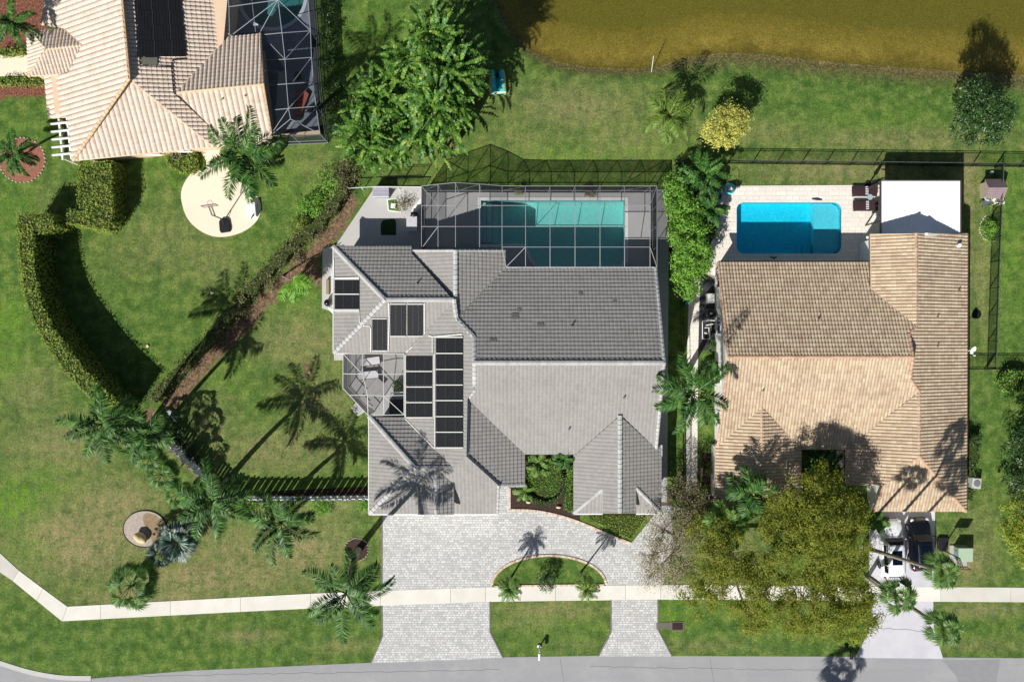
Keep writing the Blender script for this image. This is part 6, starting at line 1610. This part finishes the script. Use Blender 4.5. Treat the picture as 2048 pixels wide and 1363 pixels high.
# planter squares on the patio
pl = empty('planter_bed', W(792, 409), 'small lawn planter with white rim on the sunny part of the patio', 'planter')
pq = [W2(776, 400), W2(794, 398), W2(800, 423), W2(778, 420)]
rimq = [W2(774, 398), W2(796, 396.5), W2(802, 425), W2(776, 422)]
MB().prism(rimq, 0, .07, [pq]).build('rim', white_p, pl); MB().prism(pq, 0, .05).build('turf', simple('planter_turf', (74, 108, 44), .95, .3, 6), pl)
boxthing('stepping_block', 'white square block set in the sunny patio planter', 'block', (*W2(787, 412), .05), (.42, .42, .22), R_(-8), white_p)
pl = empty('planter_bed', W(777, 455), 'dark planted square in the shaded part of the patio', 'planter')
pq = spline([(762, 470), (762, 450), (766, 441), (778, 439), (791, 440), (792, 470)], 3)
MB().prism([W2(*q) for q in pq], 0, .06).build('turf', simple('planter_turf_dark', (40, 66, 30), .95, .3, 6), pl)
c = W(826, 450); root = empty('patio_counter', c, 'pale grey topped counter block beside the pool cage wall', 'counter')
MB().box((c.x, c.y, .45), (.85, 1.2, .9)).build('body', stucco, root); MB().box((c.x, c.y, .92), (.95, 1.3, .07)).build('top', simple('counter_top', (198, 196, 202), .4), root, bevel=.015)
c = W(830, 432); root = empty('gas_grill', c, 'small black grill just above the patio counter', 'grill')
MB().box((c.x, c.y, .45), (.55, .45, .9)).build('body', simple('grill_black', (30, 30, 32), .4), root); MB().sph((c.x, c.y, .93), (.3, .24, .16), 12, 8).build('lid', simple('grill_black', (30, 30, 32)), root, smooth=True)
# white gravel wedge
flat('white_gravel', [(817, 438), (826, 415), (842, 396), (842, 412), (830, 432), (828, 440)], 0, .05, simple('white_stones', (232, 230, 226), .8, .2, 8, 30))
# pool pump tank left of grey house
c = W(659, 606); root = empty('pool_filter', c, 'black domed pool filter tank at the left wall of the grey house', 'pool filter')
MB().lathe((c.x, c.y, 0), [(.26, 0), (.30, .05), (.32, .4), (.32, .8), (.26, .98), (.12, 1.06), (0, 1.08)], 20).build('tank', simple('filter_black', (26, 28, 34), .15, .05, spec=.7), root, smooth=True)
MB().lathe((c.x, c.y, .45), [(.325, 0), (.35, .02), (.35, .07), (.325, .09)], 20).build('clamp_band', simple('band_grey', (150, 152, 156), .3, metal=.6), root)
c = W(659, 574); root = empty('pool_pump', c, 'tan pool pump and white valves by the left wall of the grey house', 'pool pump')
MB().box((c.x - .1, c.y, .2), (.28, 1.35, .36)).build('housing', simple('pump_tan', (150, 140, 112), .6), root, bevel=.04)
mb = MB()
for i in range(7): mb.tube([W(662, 548 + i * 7, .3), W(667, 548 + i * 7, .3)], .04, 6)
mb.tube([W(663, 540, .3), W(663, 594, .3)], .05, 6).build('valves', pipew, root)
root = empty('surfboard', W(668, 621), 'white rounded board leaning at the corner below the pool filter', 'board')
mb = MB(); c = W(667, 622, 1.0); mb.sph((0, 0, 0), (.62, .2, .09), 16, 8); Rm = Matrix.Rotation(R_(-38), 4, 'Z'); mb.V = [tuple(Rm @ Vector(v) + c) for v in mb.V]; mb.build('shell', simple('board_white', (244, 246, 232), .4), root, smooth=True)
MB().tube([(c.x, c.y, 0), (c.x, c.y, 1.0)], .04, 6).build('stand', white_p, root)
# loungers in courtyard
flat('courtyard_floor', [(687, 707), (810, 707), (810, 830), (737, 830), (687, 776)], -.1, .04, simple('courtyard_paint', (172, 171, 170), .8, .05))
def lounger(px, rot, label, frame_m, cush_m, L_=1.9, Wd=.68, back=.6, slats=False, pillow=True, z=.05, stripe=None):
    root = empty('sun_lounger', (0, 0, 0), label, 'sun lounger')
    f = MB()
    for s_ in (-1, 1):
        f.bar((-L_ / 2, s_ * Wd / 2, .30), (L_ * .18, s_ * Wd / 2, .30), .045, .045); f.bar((L_ * .18, s_ * Wd / 2, .30), (L_ / 2, s_ * Wd / 2, .30 + back * .6), .045, .045)
    f.bar((-L_ / 2, -Wd / 2, .30), (-L_ / 2, Wd / 2, .30), .045, .045); f.bar((L_ / 2, -Wd / 2, .3 + back * .6), (L_ / 2, Wd / 2, .3 + back * .6), .045, .045)
    f.build('frame', frame_m, root)
    for x in (-L_ * .42, L_ * .2):
        for s_ in (-1, 1): MB().box((x, s_ * Wd * .46, .145), (.05, .05, .29)).build('leg', frame_m, root)
    s1 = MB(); k = 12 if slats else 1
    for i in range(k):
        x0 = -L_ / 2 + .04 + (L_ * .66) * i / k; x1 = x0 + L_ * .66 / k * (.82 if slats else .98); s1.box(((x0 + x1) / 2, 0, .345), (x1 - x0, Wd - .06, .05 if slats else .08))
    s1.build('seat', cush_m, root)
    b_ = MB(); x0, x1 = L_ * .18, L_ / 2
    k = 7 if slats else 1
    for i in range(k):
        a_, c_ = i / k, (i + (.82 if slats else 1)) / k
        A_ = Vector((x0 + (x1 - x0) * a_, 0, .33 + back * .6 * a_)); B_ = Vector((x0 + (x1 - x0) * c_, 0, .33 + back * .6 * c_)); b_.bar(A_, B_, Wd - .06, .06)
    b_.build('backrest', cush_m, root)
    p = W(*px); root.location = (p.x, p.y, z); root.rotation_euler = (0, 0, rot); return root
darkf = simple('dark_wicker', (62, 42, 46), .7, .2, 6); whitec = simple('lounger_white', (226, 224, 228), .7, .03)
lounger((742, 722), R_(188), 'white sling lounger at the top of the courtyard cage', simple('lounger_frame', (40, 42, 50), .4), whitec, 1.8, .72, .45)
lounger((739, 749), R_(186), 'white sling lounger, the lower of two in the courtyard cage', simple('lounger_frame', (40, 42, 50), .4), whitec, 1.8, .72, .45)
c = W(740, 790); root = empty('courtyard_bench', c, 'long grey bench lying diagonally in the courtyard cage', 'bench')
mb = MB().box((c.x - .1, c.y, .42), (3.6, .9, .07), R_(50)); mb.build('top', simple('bench_top', (172, 170, 168), .6), root, bevel=.02)
for d in (-1.3, 1.3): MB().box((c.x - .1 + d * math.cos(R_(50)), c.y + d * math.sin(R_(50)), .21), (.12, .7, .38), R_(50)).build('leg', simple('bench_leg', (110, 112, 116), .6), root)
c = W(795, 812); root = empty('hot_tub', c, 'dark square spa with a white rail in the lower corner of the courtyard cage', 'spa')
MB().box((c.x, c.y, .22), (1.4, 1.3, .44)).build('shell', simple('spa_dark', (30, 40, 52), .3), root, bevel=.05); MB().tube([W(780, 800, 0), W(780, 800, .9), W(783, 785, .95), W(806, 784, .95), W(806, 784, 0)], .035, 8).build('handrail', white_p, root)
# loungers by the blue pool
lounger((1725, 384), 0, 'dark brown lounger with striped pillow beside the white awning, the upper of two', darkf, darkf, 2.2, .9, .15, True, z=.06)
lounger((1727, 413), 0, 'dark brown lounger with striped pillow beside the white awning, the lower of two', darkf, darkf, 2.2, .9, .15, True, z=.06)
for (x, y), lb2 in (((1729, 383), 'white striped pillow on the upper brown lounger'), ((1730, 412), 'white striped pillow on the lower brown lounger')):
    p = W(x, y); root = empty('striped_pillow', (p.x, p.y, .45), lb2, 'pillow')
    MB().box((p.x, p.y, .50), (.24, .82, .09)).build('cushion', darkf, root, bevel=.03)
    mb = MB()
    for k in range(5): mb.box((p.x, p.y - .32 + k * .16, .512), (.25, .08, .092))
    mb.build('stripes', whitec, root, bevel=.01)
c = W(1735, 396); root = empty('side_table', c, 'small round glass table between the two brown loungers', 'table')
MB().cyl((c.x, c.y), .26, .50, .53, 24).build('table_top', simple('table_glass', (160, 180, 184), .1, .05, spec=.8), root); MB().cyl((c.x, c.y), .04, .05, .5, 10).cyl((c.x, c.y), .2, .05, .08, 16).build('pedestal', simple('table_leg_white', (220, 222, 224)), root)
c = W(1735, 369); root = empty('closed_umbrella', c, 'closed dark parasol leaning over the brown loungers', 'parasol')
MB().cyl((c.x, c.y), .3, .05, .12, 16).build('base', simple('umbrella_base', (40, 40, 44), .6), root); MB().tube([(c.x, c.y, .1), (c.x + .12, c.y, 2.6)], .025, 8).build('pole', simple('umbrella_pole', (60, 60, 64)), root)
MB().tube([(c.x + .05, c.y, 1.0), (c.x + .06, c.y, 1.1), (c.x + .1, c.y, 2.2), (c.x + .12, c.y, 2.65)], [.12, .19, .10, .02], 10).build('canopy', simple('umbrella_navy', (38, 40, 60), .8), root)
# things round the fence corner of the blue pool
c = W(1458, 378); root = empty('net_ring', c, 'turquoise pool float with a thin hoop on the corner of the pool deck', 'pool toy')
MB().tube([(c.x + .42 * math.cos(R_(a)), c.y + .42 * math.sin(R_(a)), .17) for a in range(0, 361, 20)], .13, 8, False).build('float', simple('float_cyan', (110, 224, 222), .3, .05, spec=.6), root, smooth=True)
MB().tube([(c.x + .1 + .42 * math.cos(R_(a)), c.y + .35 + .75 * math.sin(R_(a)), .6 + .3 * math.sin(R_(a))) for a in range(0, 361, 15)], .02, 6, False).build('hoop', simple('hoop_brown', (60, 44, 40)), root)
c = W(1434, 393); root = empty('swim_ring', c, 'dark teal swim ring in the palm shade by the pool deck', 'pool toy')
MB().tube([(c.x + .32 * math.cos(R_(a)), c.y + .36 * math.sin(R_(a)), .15) for a in range(0, 361, 20)], .1, 8, False).build('tube', simple('float_teal', (50, 120, 140), .3, .05), root, smooth=True)
c = W(1438, 377); root = empty('plant_pot', c, 'dark round pot under the bushy palm at the deck corner', 'pot')
MB().lathe((c.x, c.y, 0), [(.16, 0), (.24, .35), (.28, .4), (.24, .4), (.2, .3)], 16).build('body', simple('pot_dark', (44, 38, 38), .5), root); MB().cyl((c.x, c.y), .2, .25, .31, 12).build('soil', mul, root)
c = W(1633, 399); setp(MB().tube([(c.x - .45, c.y + .05, .09), (c.x, c.y, .12), (c.x + .45, c.y - .05, .09)], [.05, .09, .05], 8).build('pool_cleaner_hose', simple('hose_navy', (34, 42, 92), .5), origin=(c.x, c.y, .05)), 'short navy roll lying on the deck above the blue pool', 'roll')
c = W(1547, 517); setp(MB().tube([(c.x - .3, c.y + .2, .1), (c.x, c.y, .12), (c.x + .25, c.y + .15, .1)], [.04, .07, .05], 6).build('skimmer_net', simple('net_dark', (50, 60, 70), .5), origin=(c.x, c.y, .05)), 'small dark net in the shade below the blue pool', 'net')
c = W(1740, 490); boxthing('pool_cabinet', 'white upright cabinet at the inner corner of the tan house pool terrace', 'cabinet', (c.x - .1, c.y - .2, .05), (.5, 1.6, 1.6), 0, white_p)
# equipment by tan house wall
c = W(1418, 597); boxthing('pool_heater', 'white topped pool heater on the black pebbles beside the tan house', 'pool heater', (c.x, c.y, .03), (.62, .85, .8), 0, simple('heater_white', (214, 214, 210), .5), .03)
c = W(1418, 627); 
def acg(root): MB().cyl((c.x, c.y), .34, .82, .86, 24).build('fan_grille', simple('grille_black', (22, 22, 24)), root); MB().sph((c.x, c.y, .86), (.12, .12, .04), 10, 6).build('fan_hub', simple('hub_grey', (120, 120, 124)), root)
boxthing('air_conditioner', 'dark air conditioner between the heater and the white pipework', 'air conditioner', (c.x, c.y, .03), (.86, .86, .8), 0, simple('ac_dark', (60, 62, 64), .5), .03, acg)
c = W(1402, 614); root = empty('water_meter', c, 'small green-lidded box at the edge of the black pebbles', 'utility box'); MB().box((c.x, c.y, .12), (.42, .28, .18)).build('box', simple('meter_green', (60, 90, 66), .5), root, bevel=.03); MB().box((c.x, c.y, .225), (.34, .2, .03)).build('lid', simple('meter_lid', (40, 44, 40), .5), root)
root = empty('pool_pipework', W(1415, 660), 'tangle of white pipes and a black pump below the air conditioner', 'pipework')
mb = MB()
for q in ([(1405, 642, .3), (1405, 677, .3), (1418, 678, .3), (1420, 662, .5)], [(1405, 642, .5), (1418, 640, .5), (1442, 642, .7)], [(1412, 650, .4), (1424, 648, .6), (1440, 645, .7)], [(1410, 655, .3), (1418, 655, .8), (1418, 668, .8)], [(1422, 645, .2), (1422, 660, .9)], [(1408, 665, .3), (1420, 668, .4), (1420, 676, .3)]):
    mb.tube([W(*v) for v in q], .045, 6)
mb.build('pipes', pipew, root); MB().tube([W(1413, 672, .25), W(1422, 672, .25)], .16, 12).build('pump', simple('filter_black', (26, 28, 34)), root); MB().cyl(W2(1430, 664), .22, .03, .9, 16, .2).build('tank', simple('filter_black', (26, 28, 34)), root)
c = W(1373, 603); root = empty('inflatable_toy', c, 'turquoise beach toy standing at the bottom of the shrub column', 'toy'); MB().sph((c.x, c.y, .3), (.16, .42, .26), 12, 8).build('body', simple('toy_cyan', (70, 196, 200), .4), root, smooth=True)
MB().sph((c.x, c.y - .35, .45), (.1, .16, .2), 10, 7).build('nose', simple('toy_blue', (60, 130, 190), .4), root, smooth=True)
c = W(1402, 942); root = empty('garden_edger', c, 'pink metal plant stand in the side bed by the iron fence', 'plant stand'); MB().box((c.x, c.y, .35), (.2, .75, .06)).build('shelf', simple('stand_pink', (214, 168, 150), .5), root)
for s_ in (-1, 1): MB().box((c.x, c.y + s_ * .3, .17), (.18, .05, .32)).build('leg', simple('stand_pink', (214, 168, 150)), root)
c = W(1420, 993); root = empty('garden_bench', c, 'dark metal bench just inside the iron gate', 'bench'); MB().box((c.x, c.y + .1, .45), (1.3, .45, .05)).build('seat', simple('bench_steel', (90, 98, 106), .3, metal=.3), root)
MB().box((c.x, c.y - .12, .75), (1.3, .05, .5)).build('backrest', simple('bench_steel', (90, 98, 106)), root)
for s_ in (-.55, .55): MB().box((c.x + s_, c.y + .1, .22), (.05, .4, .44)).build('leg', simple('bench_steel', (90, 98, 106)), root)
# playhouse and chairs
c = W(1990, 377, 1.2); root = empty('playhouse', (c.x, c.y, 0), 'small plastic playhouse with a brown pitched roof against the side fence', 'playhouse')
MB().box((c.x, c.y, .55), (1.3, 1.3, 1.1)).build('wall', simple('playhouse_beige', (178, 166, 150), .6), root)
mb = MB()
for s_ in (-1, 1):
    for i in range(4):
        a_, b_ = i / 4, (i + .93) / 4
        mb.bar((c.x, c.y + s_ * (.82 * (1 - (a_ + b_) / 2)), 1.12 + .52 * (a_ + b_) / 2 + .02), (c.x + .001, c.y + s_ * (.82 * (1 - (a_ + b_) / 2)), 1.12 + .52 * (a_ + b_) / 2 + .02), .1)
rf = MB()
for s_ in (-1, 1):
    e0, e1 = Vector((0, s_ * .86, 1.08)), Vector((0, 0, 1.68)); 
    for i in range(5):
        p0, p1 = e0.lerp(e1, i / 5), e0.lerp(e1, (i + .92) / 5); t = Vector((0, 0, .05)); X = Vector((.85, 0, 0)); C0 = Vector((c.x, c.y, 0))
        q = [C0 + p0 - X, C0 + p0 + X, C0 + p1 + X, C0 + p1 - X]; q2 = [v + t for v in q]
        f_ = [(0, 3, 2, 1), (4, 5, 6, 7), (0, 1, 5, 4), (1, 2, 6, 5), (2, 3, 7, 6), (3, 0, 4, 7)]
        rf.add(q + q2, f_)
rf.build('roof', simple('playhouse_roof', (142, 124, 126), .7, .15), root)
mb = MB(); mb.add([(c.x - .85, c.y - .8, 1.1), (c.x - .85, c.y + .8, 1.1), (c.x - .85, c.y, 1.66), (c.x - .8, c.y - .8, 1.1), (c.x - .8, c.y + .8, 1.1), (c.x - .8, c.y, 1.66)], [(0, 1, 2), (5, 4, 3), (0, 3, 4, 1), (1, 4, 5, 2), (2, 5, 3, 0)]); mb.build('gable', simple('playhouse_beige', (178, 166, 150)), root)
def pot(px, r, h, label, m_):
    c = W(*px); root = empty('plant_pot', c, label, 'pot'); MB().lathe((c.x, c.y, 0), [(r * .7, 0), (r, h), (r * .85, h), (r * .8, h * .8)], 14).build('body', m_, root); MB().cyl((c.x, c.y), r * .8, h * .6, h * .8, 10).build('soil', mul, root)
pot((1969, 369), .22, .3, 'upper small pot left of the playhouse', simple('pot_tan', (170, 150, 126))); pot((1971, 380), .2, .3, 'lower small pot left of the playhouse', simple('pot_tan', (170, 150, 126)))
pot((360, 315), .45, .8, 'round grey urn standing inside the low hedge by the cream house', simple('urn_grey', (120, 124, 132), .3))
def chair(px, rot, label, m_, z=0):
    root = empty('garden_chair', (0, 0, 0), label, 'chair')
    MB().prism([(-.26, -.24), (.26, -.24), (.28, 0), (.24, .26), (-.24, .26), (-.28, 0)], .40, .44).build('seat', m_, root, bevel=.01)
    b_ = MB()
    for k in range(7):
        a = R_(200 + k * 23.3); b_.bar((.27 * math.cos(a), .27 * math.sin(a), .42), (.31 * math.cos(a), .31 * math.sin(a), .82), .09, .025, up=(math.cos(a), math.sin(a), 0))
    b_.tube([(.31 * math.cos(R_(a)), .31 * math.sin(R_(a)), .83) for a in range(195, 346, 15)], .03, 6).build('backrest', m_, root)
    for x, y in ((-.22, -.2), (.22, -.2), (-.22, .22), (.22, .22)): MB().bar((x * 1.1, y * 1.1, 0), (x, y, .41), .045).build('leg', m_, root)
    p = W(*px); root.location = (p.x, p.y, z); root.rotation_euler = (0, 0, rot)
chair((1986, 402), R_(40), 'white plastic garden chair left of its twin below the playhouse', simple('plastic_white', (232, 228, 216), .4)); chair((1997, 404), R_(-70), 'white plastic garden chair nearest the side fence below the playhouse', simple('plastic_white', (232, 228, 216), .4))
c = W(1968, 397); root = empty('garden_table', c, 'round pale green table beside the white garden chairs', 'table'); MB().cyl((c.x, c.y), .34, .62, .66, 20).build('table_top', simple('table_green', (204, 232, 216), .4), root); MB().cyl((c.x, c.y), .05, 0, .62, 8).build('leg', white_p, root)
chair((1965, 408), R_(120), 'dark metal garden chair at the left of the pale green table', simple('chair_metal', (120, 122, 124), .4, metal=.4))
c = W(1982, 345); setp(MB().sph((c.x, c.y, .15), (.22, .14, .12), 10, 7).build('watering_bowl', white_p, origin=(c.x, c.y, 0)), 'small white bowl in the shadow above the playhouse', 'bowl')
c = W(1953, 628); root = empty('manhole_cover', c, 'round black drain cover in the grass right of the tan house', 'drain cover'); MB().cyl((c.x, c.y), .42, 0, .04, 24).build('cover', simple('iron_black', (20, 22, 22), .7), root)
# paddle boat
root = empty('pedal_boat', (0, 0, 0), 'turquoise two-hulled pedal boat on the lawn beside the paddle-leaf clump', 'boat')
bc = newmat('boat_shell'); m, n = bc; x_ = N(n, 'ShaderNodeTexCoord'); sx = N(n, 'ShaderNodeSeparateXYZ'); n.links.new(x_.outputs['Object'], sx.inputs[0])
finish(n, ramp(n, fmath(n, 'ABSOLUTE', sx.outputs[0]), [(.15, lin((30, 190, 200))), (.42, lin((80, 200, 208))), (.55, lin((140, 196, 150))), (.72, lin((188, 208, 150)))]), .4, None, .4); boatm = m
for s_ in (-1, 1):
    ys_ = [-1.12, -1.05, -.8, -.2, .4, .9, 1.12]; wd = [.30, .33, .34, .34, .31, .25, .16]; hh = [.42, .5, .52, .52, .5, .46, .34]
    rings = [[(s_ * .42 + s_ * .02 - w_ * 1.0, y, .05), (s_ * .44 - w_, y, h_ * .7), (s_ * .44 - w_ * .6, y, h_), (s_ * .44, y, h_ + .03), (s_ * .44 + w_ * .6, y, h_), (s_ * .44 + w_, y, h_ * .7), (s_ * .44 + w_ * .9, y, .05)] for y, w_, h_ in zip(ys_, wd, hh)]
    mb = MB(); mb.add([p for r in rings for p in r], [(i * 7 + k, i * 7 + (k + 1) % 7, (i + 1) * 7 + (k + 1) % 7, (i + 1) * 7 + k) for i in range(6) for k in range(7)] + [tuple(range(7)), tuple(range(42, 49))[::-1]]); mb.build('hull', boatm, root, smooth=True)
MB().box((0, -.1, .25), (.34, 1.9, .12)).build('deck', simple('boat_deck', (0, 150, 160), .5), root); MB().box((0, .55, .45), (.2, .4, .25)).tube([(-.12, .5, .6), (.12, .5, .6)], .03, 6).build('pedal_box', simple('boat_black', (20, 28, 44), .5), root)
MB().box((0, -1.02, .48), (1.5, .22, .12)).build('stern_rim', simple('boat_cream', (206, 226, 190), .5), root, bevel=.04)
p = W(995, 166); root.location = (p.x, p.y, 0); root.rotation_euler = (0, 0, R_(3))
# boulder
c = W(285, 1073); root = empty('boulder', c, 'pale sandy boulder on the grey gravel bed', 'boulder')
mb = MB(); mb.sph((0, 0, 0), (.62, .42, .5), 14, 10); Rm = Matrix.Rotation(R_(-40), 4, 'Z'); q = []
for v in mb.V:
    v = Vector(v); v *= 1 + .12 * math.sin(v.x * 7 + v.y * 5) * math.cos(v.z * 6 + v.x * 3); v = Rm @ v; q.append((v.x + c.x, v.y + c.y, v.z + .38))
mb.V = q; mb.build('rock', simple('boulder_sand', (226, 202, 156), .9, .12, 2, 10, bump=.02), root, smooth=True)
for (x, y, r), lb2 in (((312, 1058, .16), 'upper small grey stone on the gravel bed'), ((308, 1068, .13), 'small grey stone nearest the boulder on the gravel bed'), ((318, 1050, .13), 'small stone at the right edge of the gravel bed')):
    c = W(x, y); setp(MB().sph((c.x, c.y, .08), (r, r * .8, r * .8), 9, 6).build('garden_stone', simple('stone_brown', (120, 104, 84), .9, .3, 5), origin=(c.x, c.y, 0)), lb2, 'stone')
for (x, y), lb2 in (((1057, 1003), 'pale rock at the left of the courtyard bed'), ((1117, 1013), 'pale rock at the lower edge of the courtyard bed')):
    c = W(x, y); setp(MB().sph((c.x, c.y, .1), (.24, .14, .15), 9, 6).build('garden_stone', simple('boulder_sand', (226, 202, 156)), origin=(c.x, c.y, 0)), lb2, 'stone')
c = W(507, 421); root = empty('deck_box', c, 'white storage box on the right edge of the cream court', 'storage box')
MB().box((c.x, c.y, .28), (.68, 1.2, .56), R_(5)).build('body', white_p, root); MB().box((c.x, c.y, .6), (.74, 1.26, .07), R_(5)).build('lid', white_p, root, bevel=.02)
c = W(505, 433, .64); setp(MB().tube([(c.x - .12, c.y - .2, .68), (c.x + .02, c.y, .70), (c.x + .1, c.y + .2, .68)], [.05, .07, .05], 8).build('water_bottle', simple('grey_cloth', (90, 94, 100), .7), origin=tuple(c)), 'small dark cloth bundle on the white storage box', 'bundle')
# mailboxes
def mailbox(px, rot, label, m_):
    root = empty('mailbox', (0, 0, 0), label, 'mailbox')
    MB().box((0, 0, .6), (.1, .1, 1.2)).bar((0, -.35, 1.0), (0, .15, 1.0), .08, .06).build('post', m_, root)
    MB().prism([(-.19, .02), (.19, .02), (.14, .22), (-.14, .22)], 0, .16).build('base', m_, root)
    mb = MB(); mb.box((0, -.42, 1.13), (.22, .6, .16)); q = [(.11 * math.cos(R_(a)), 1.21 + .11 * math.sin(R_(a))) for a in range(0, 181, 22)]
    n_ = len(q); mb.add([(x, -.72, z) for x, z in q] + [(x, -.12, z) for x, z in q], [tuple(range(n_)), tuple(range(2 * n_ - 1, n_ - 1, -1))] + [(i, n_ + i, n_ + i + 1, i + 1) for i in range(n_ - 1)]); mb.build('box', m_, root)
    MB().box((.13, -.3, 1.25), (.02, .05, .2)).build('flag', simple('flag_red', (170, 40, 36), .5), root)
    p = W(*px); root.location = (p.x, p.y, 0); root.rotation_euler = (0, 0, rot)
mailbox((1078, 1293), 0, 'white post mailbox at the kerb between the two driveway mouths', simple('mailbox_white', (244, 244, 242), .4)); mailbox((1692, 1291), R_(0), 'black mailbox at the kerb left of the neighbour driveway', simple('mailbox_black', (24, 26, 28), .4))
c = W(1355, 1251); root = empty('storm_drain', c, 'concrete storm drain with an iron grate in the verge', 'drain')
MB().box((c.x, c.y, 0), (1.2, .85, .09)).box((c.x - 1.25, c.y + .05, -.005), (1.35, .6, .07)).build('apron', simple('drain_concrete', (110, 104, 94), .9, .2, 3), root)
mb = MB(); mb.box((c.x, c.y, .045), (.95, .62, .02)); mb.build('pit', simple('pit_dark', (36, 26, 26)), root)
mb = MB()
for i in range(8): mb.box((c.x - .43 + i * .123, c.y, .068), (.05, .62, .03))
mb.box((c.x, c.y, .072), (.95, .04, .03)); mb.build('grate', simple('grate_rust', (74, 50, 48), .8), root)
# white marker pole in lake, lamp-like ladder
root = empty('marker_pole', W(1305, 139), 'thin white measuring pole standing at the lake shore', 'pole'); MB().tube([W(1304, 143, 0) + Vector((0, 0, -.3)), W(1307, 112, 2.0)], .03, 6).build('rod', white_p, root)
for (x, y), lb2 in (((1180, 135), 'small white bottle on the lake bank'), ((1190, 158), 'dark stone on the back lawn below the bank')):
    pass
for (x, y), lb2 in (((424, 585), 'small white toadstool patch in the palm shadow on the left lawn'), ((296, 692), 'small pale mushroom patch in the middle of the left lawn')):
    c = W(x, y); mb = MB()
    for k in range(4): mb.lathe((c.x + random.uniform(-.12, .12), c.y + random.uniform(-.1, .1), 0), [(.02, 0), (.025, .07), (.09, .07), (.06, .12), (0, .13)], 9)
    setp(mb.build('mushroom_patch', simple('mushroom', (222, 200, 178), .8), origin=(c.x, c.y, 0)), lb2, 'mushrooms')
# lanai furniture
c = W(602, 207); root = empty('patio_mat', c, 'rust red lounge mattress inside the cream house pool cage', 'mattress'); mb = MB(); mb.prism([(c.x - .55, c.y - 1.15), (c.x + .1, c.y - 1.1), (c.x + .85, c.y + .75), (c.x + .45, c.y + 1.15), (c.x - .35, c.y + .95)], .2, .42); mb.build('cushion', simple('rust_cloth', (150, 84, 70), .8, .1), root, bevel=.06)
MB().prism([(c.x - .6, c.y - 1.2), (c.x + .15, c.y - 1.15), (c.x + .9, c.y + .78), (c.x + .45, c.y + 1.2), (c.x - .4, c.y + 1.0)], .05, .19).build('frame', simple('wicker_dark', (40, 36, 36), .7), root)
for (x, y, r), lb2 in (((622, 222, 40), 'dark wicker chair right of the rust red mattress'), ((600, 158, 200), 'dark wicker chair above the rust red mattress')):
    chair((x, y), R_(r), lb2, simple('wicker_dark', (40, 36, 36)), .05)
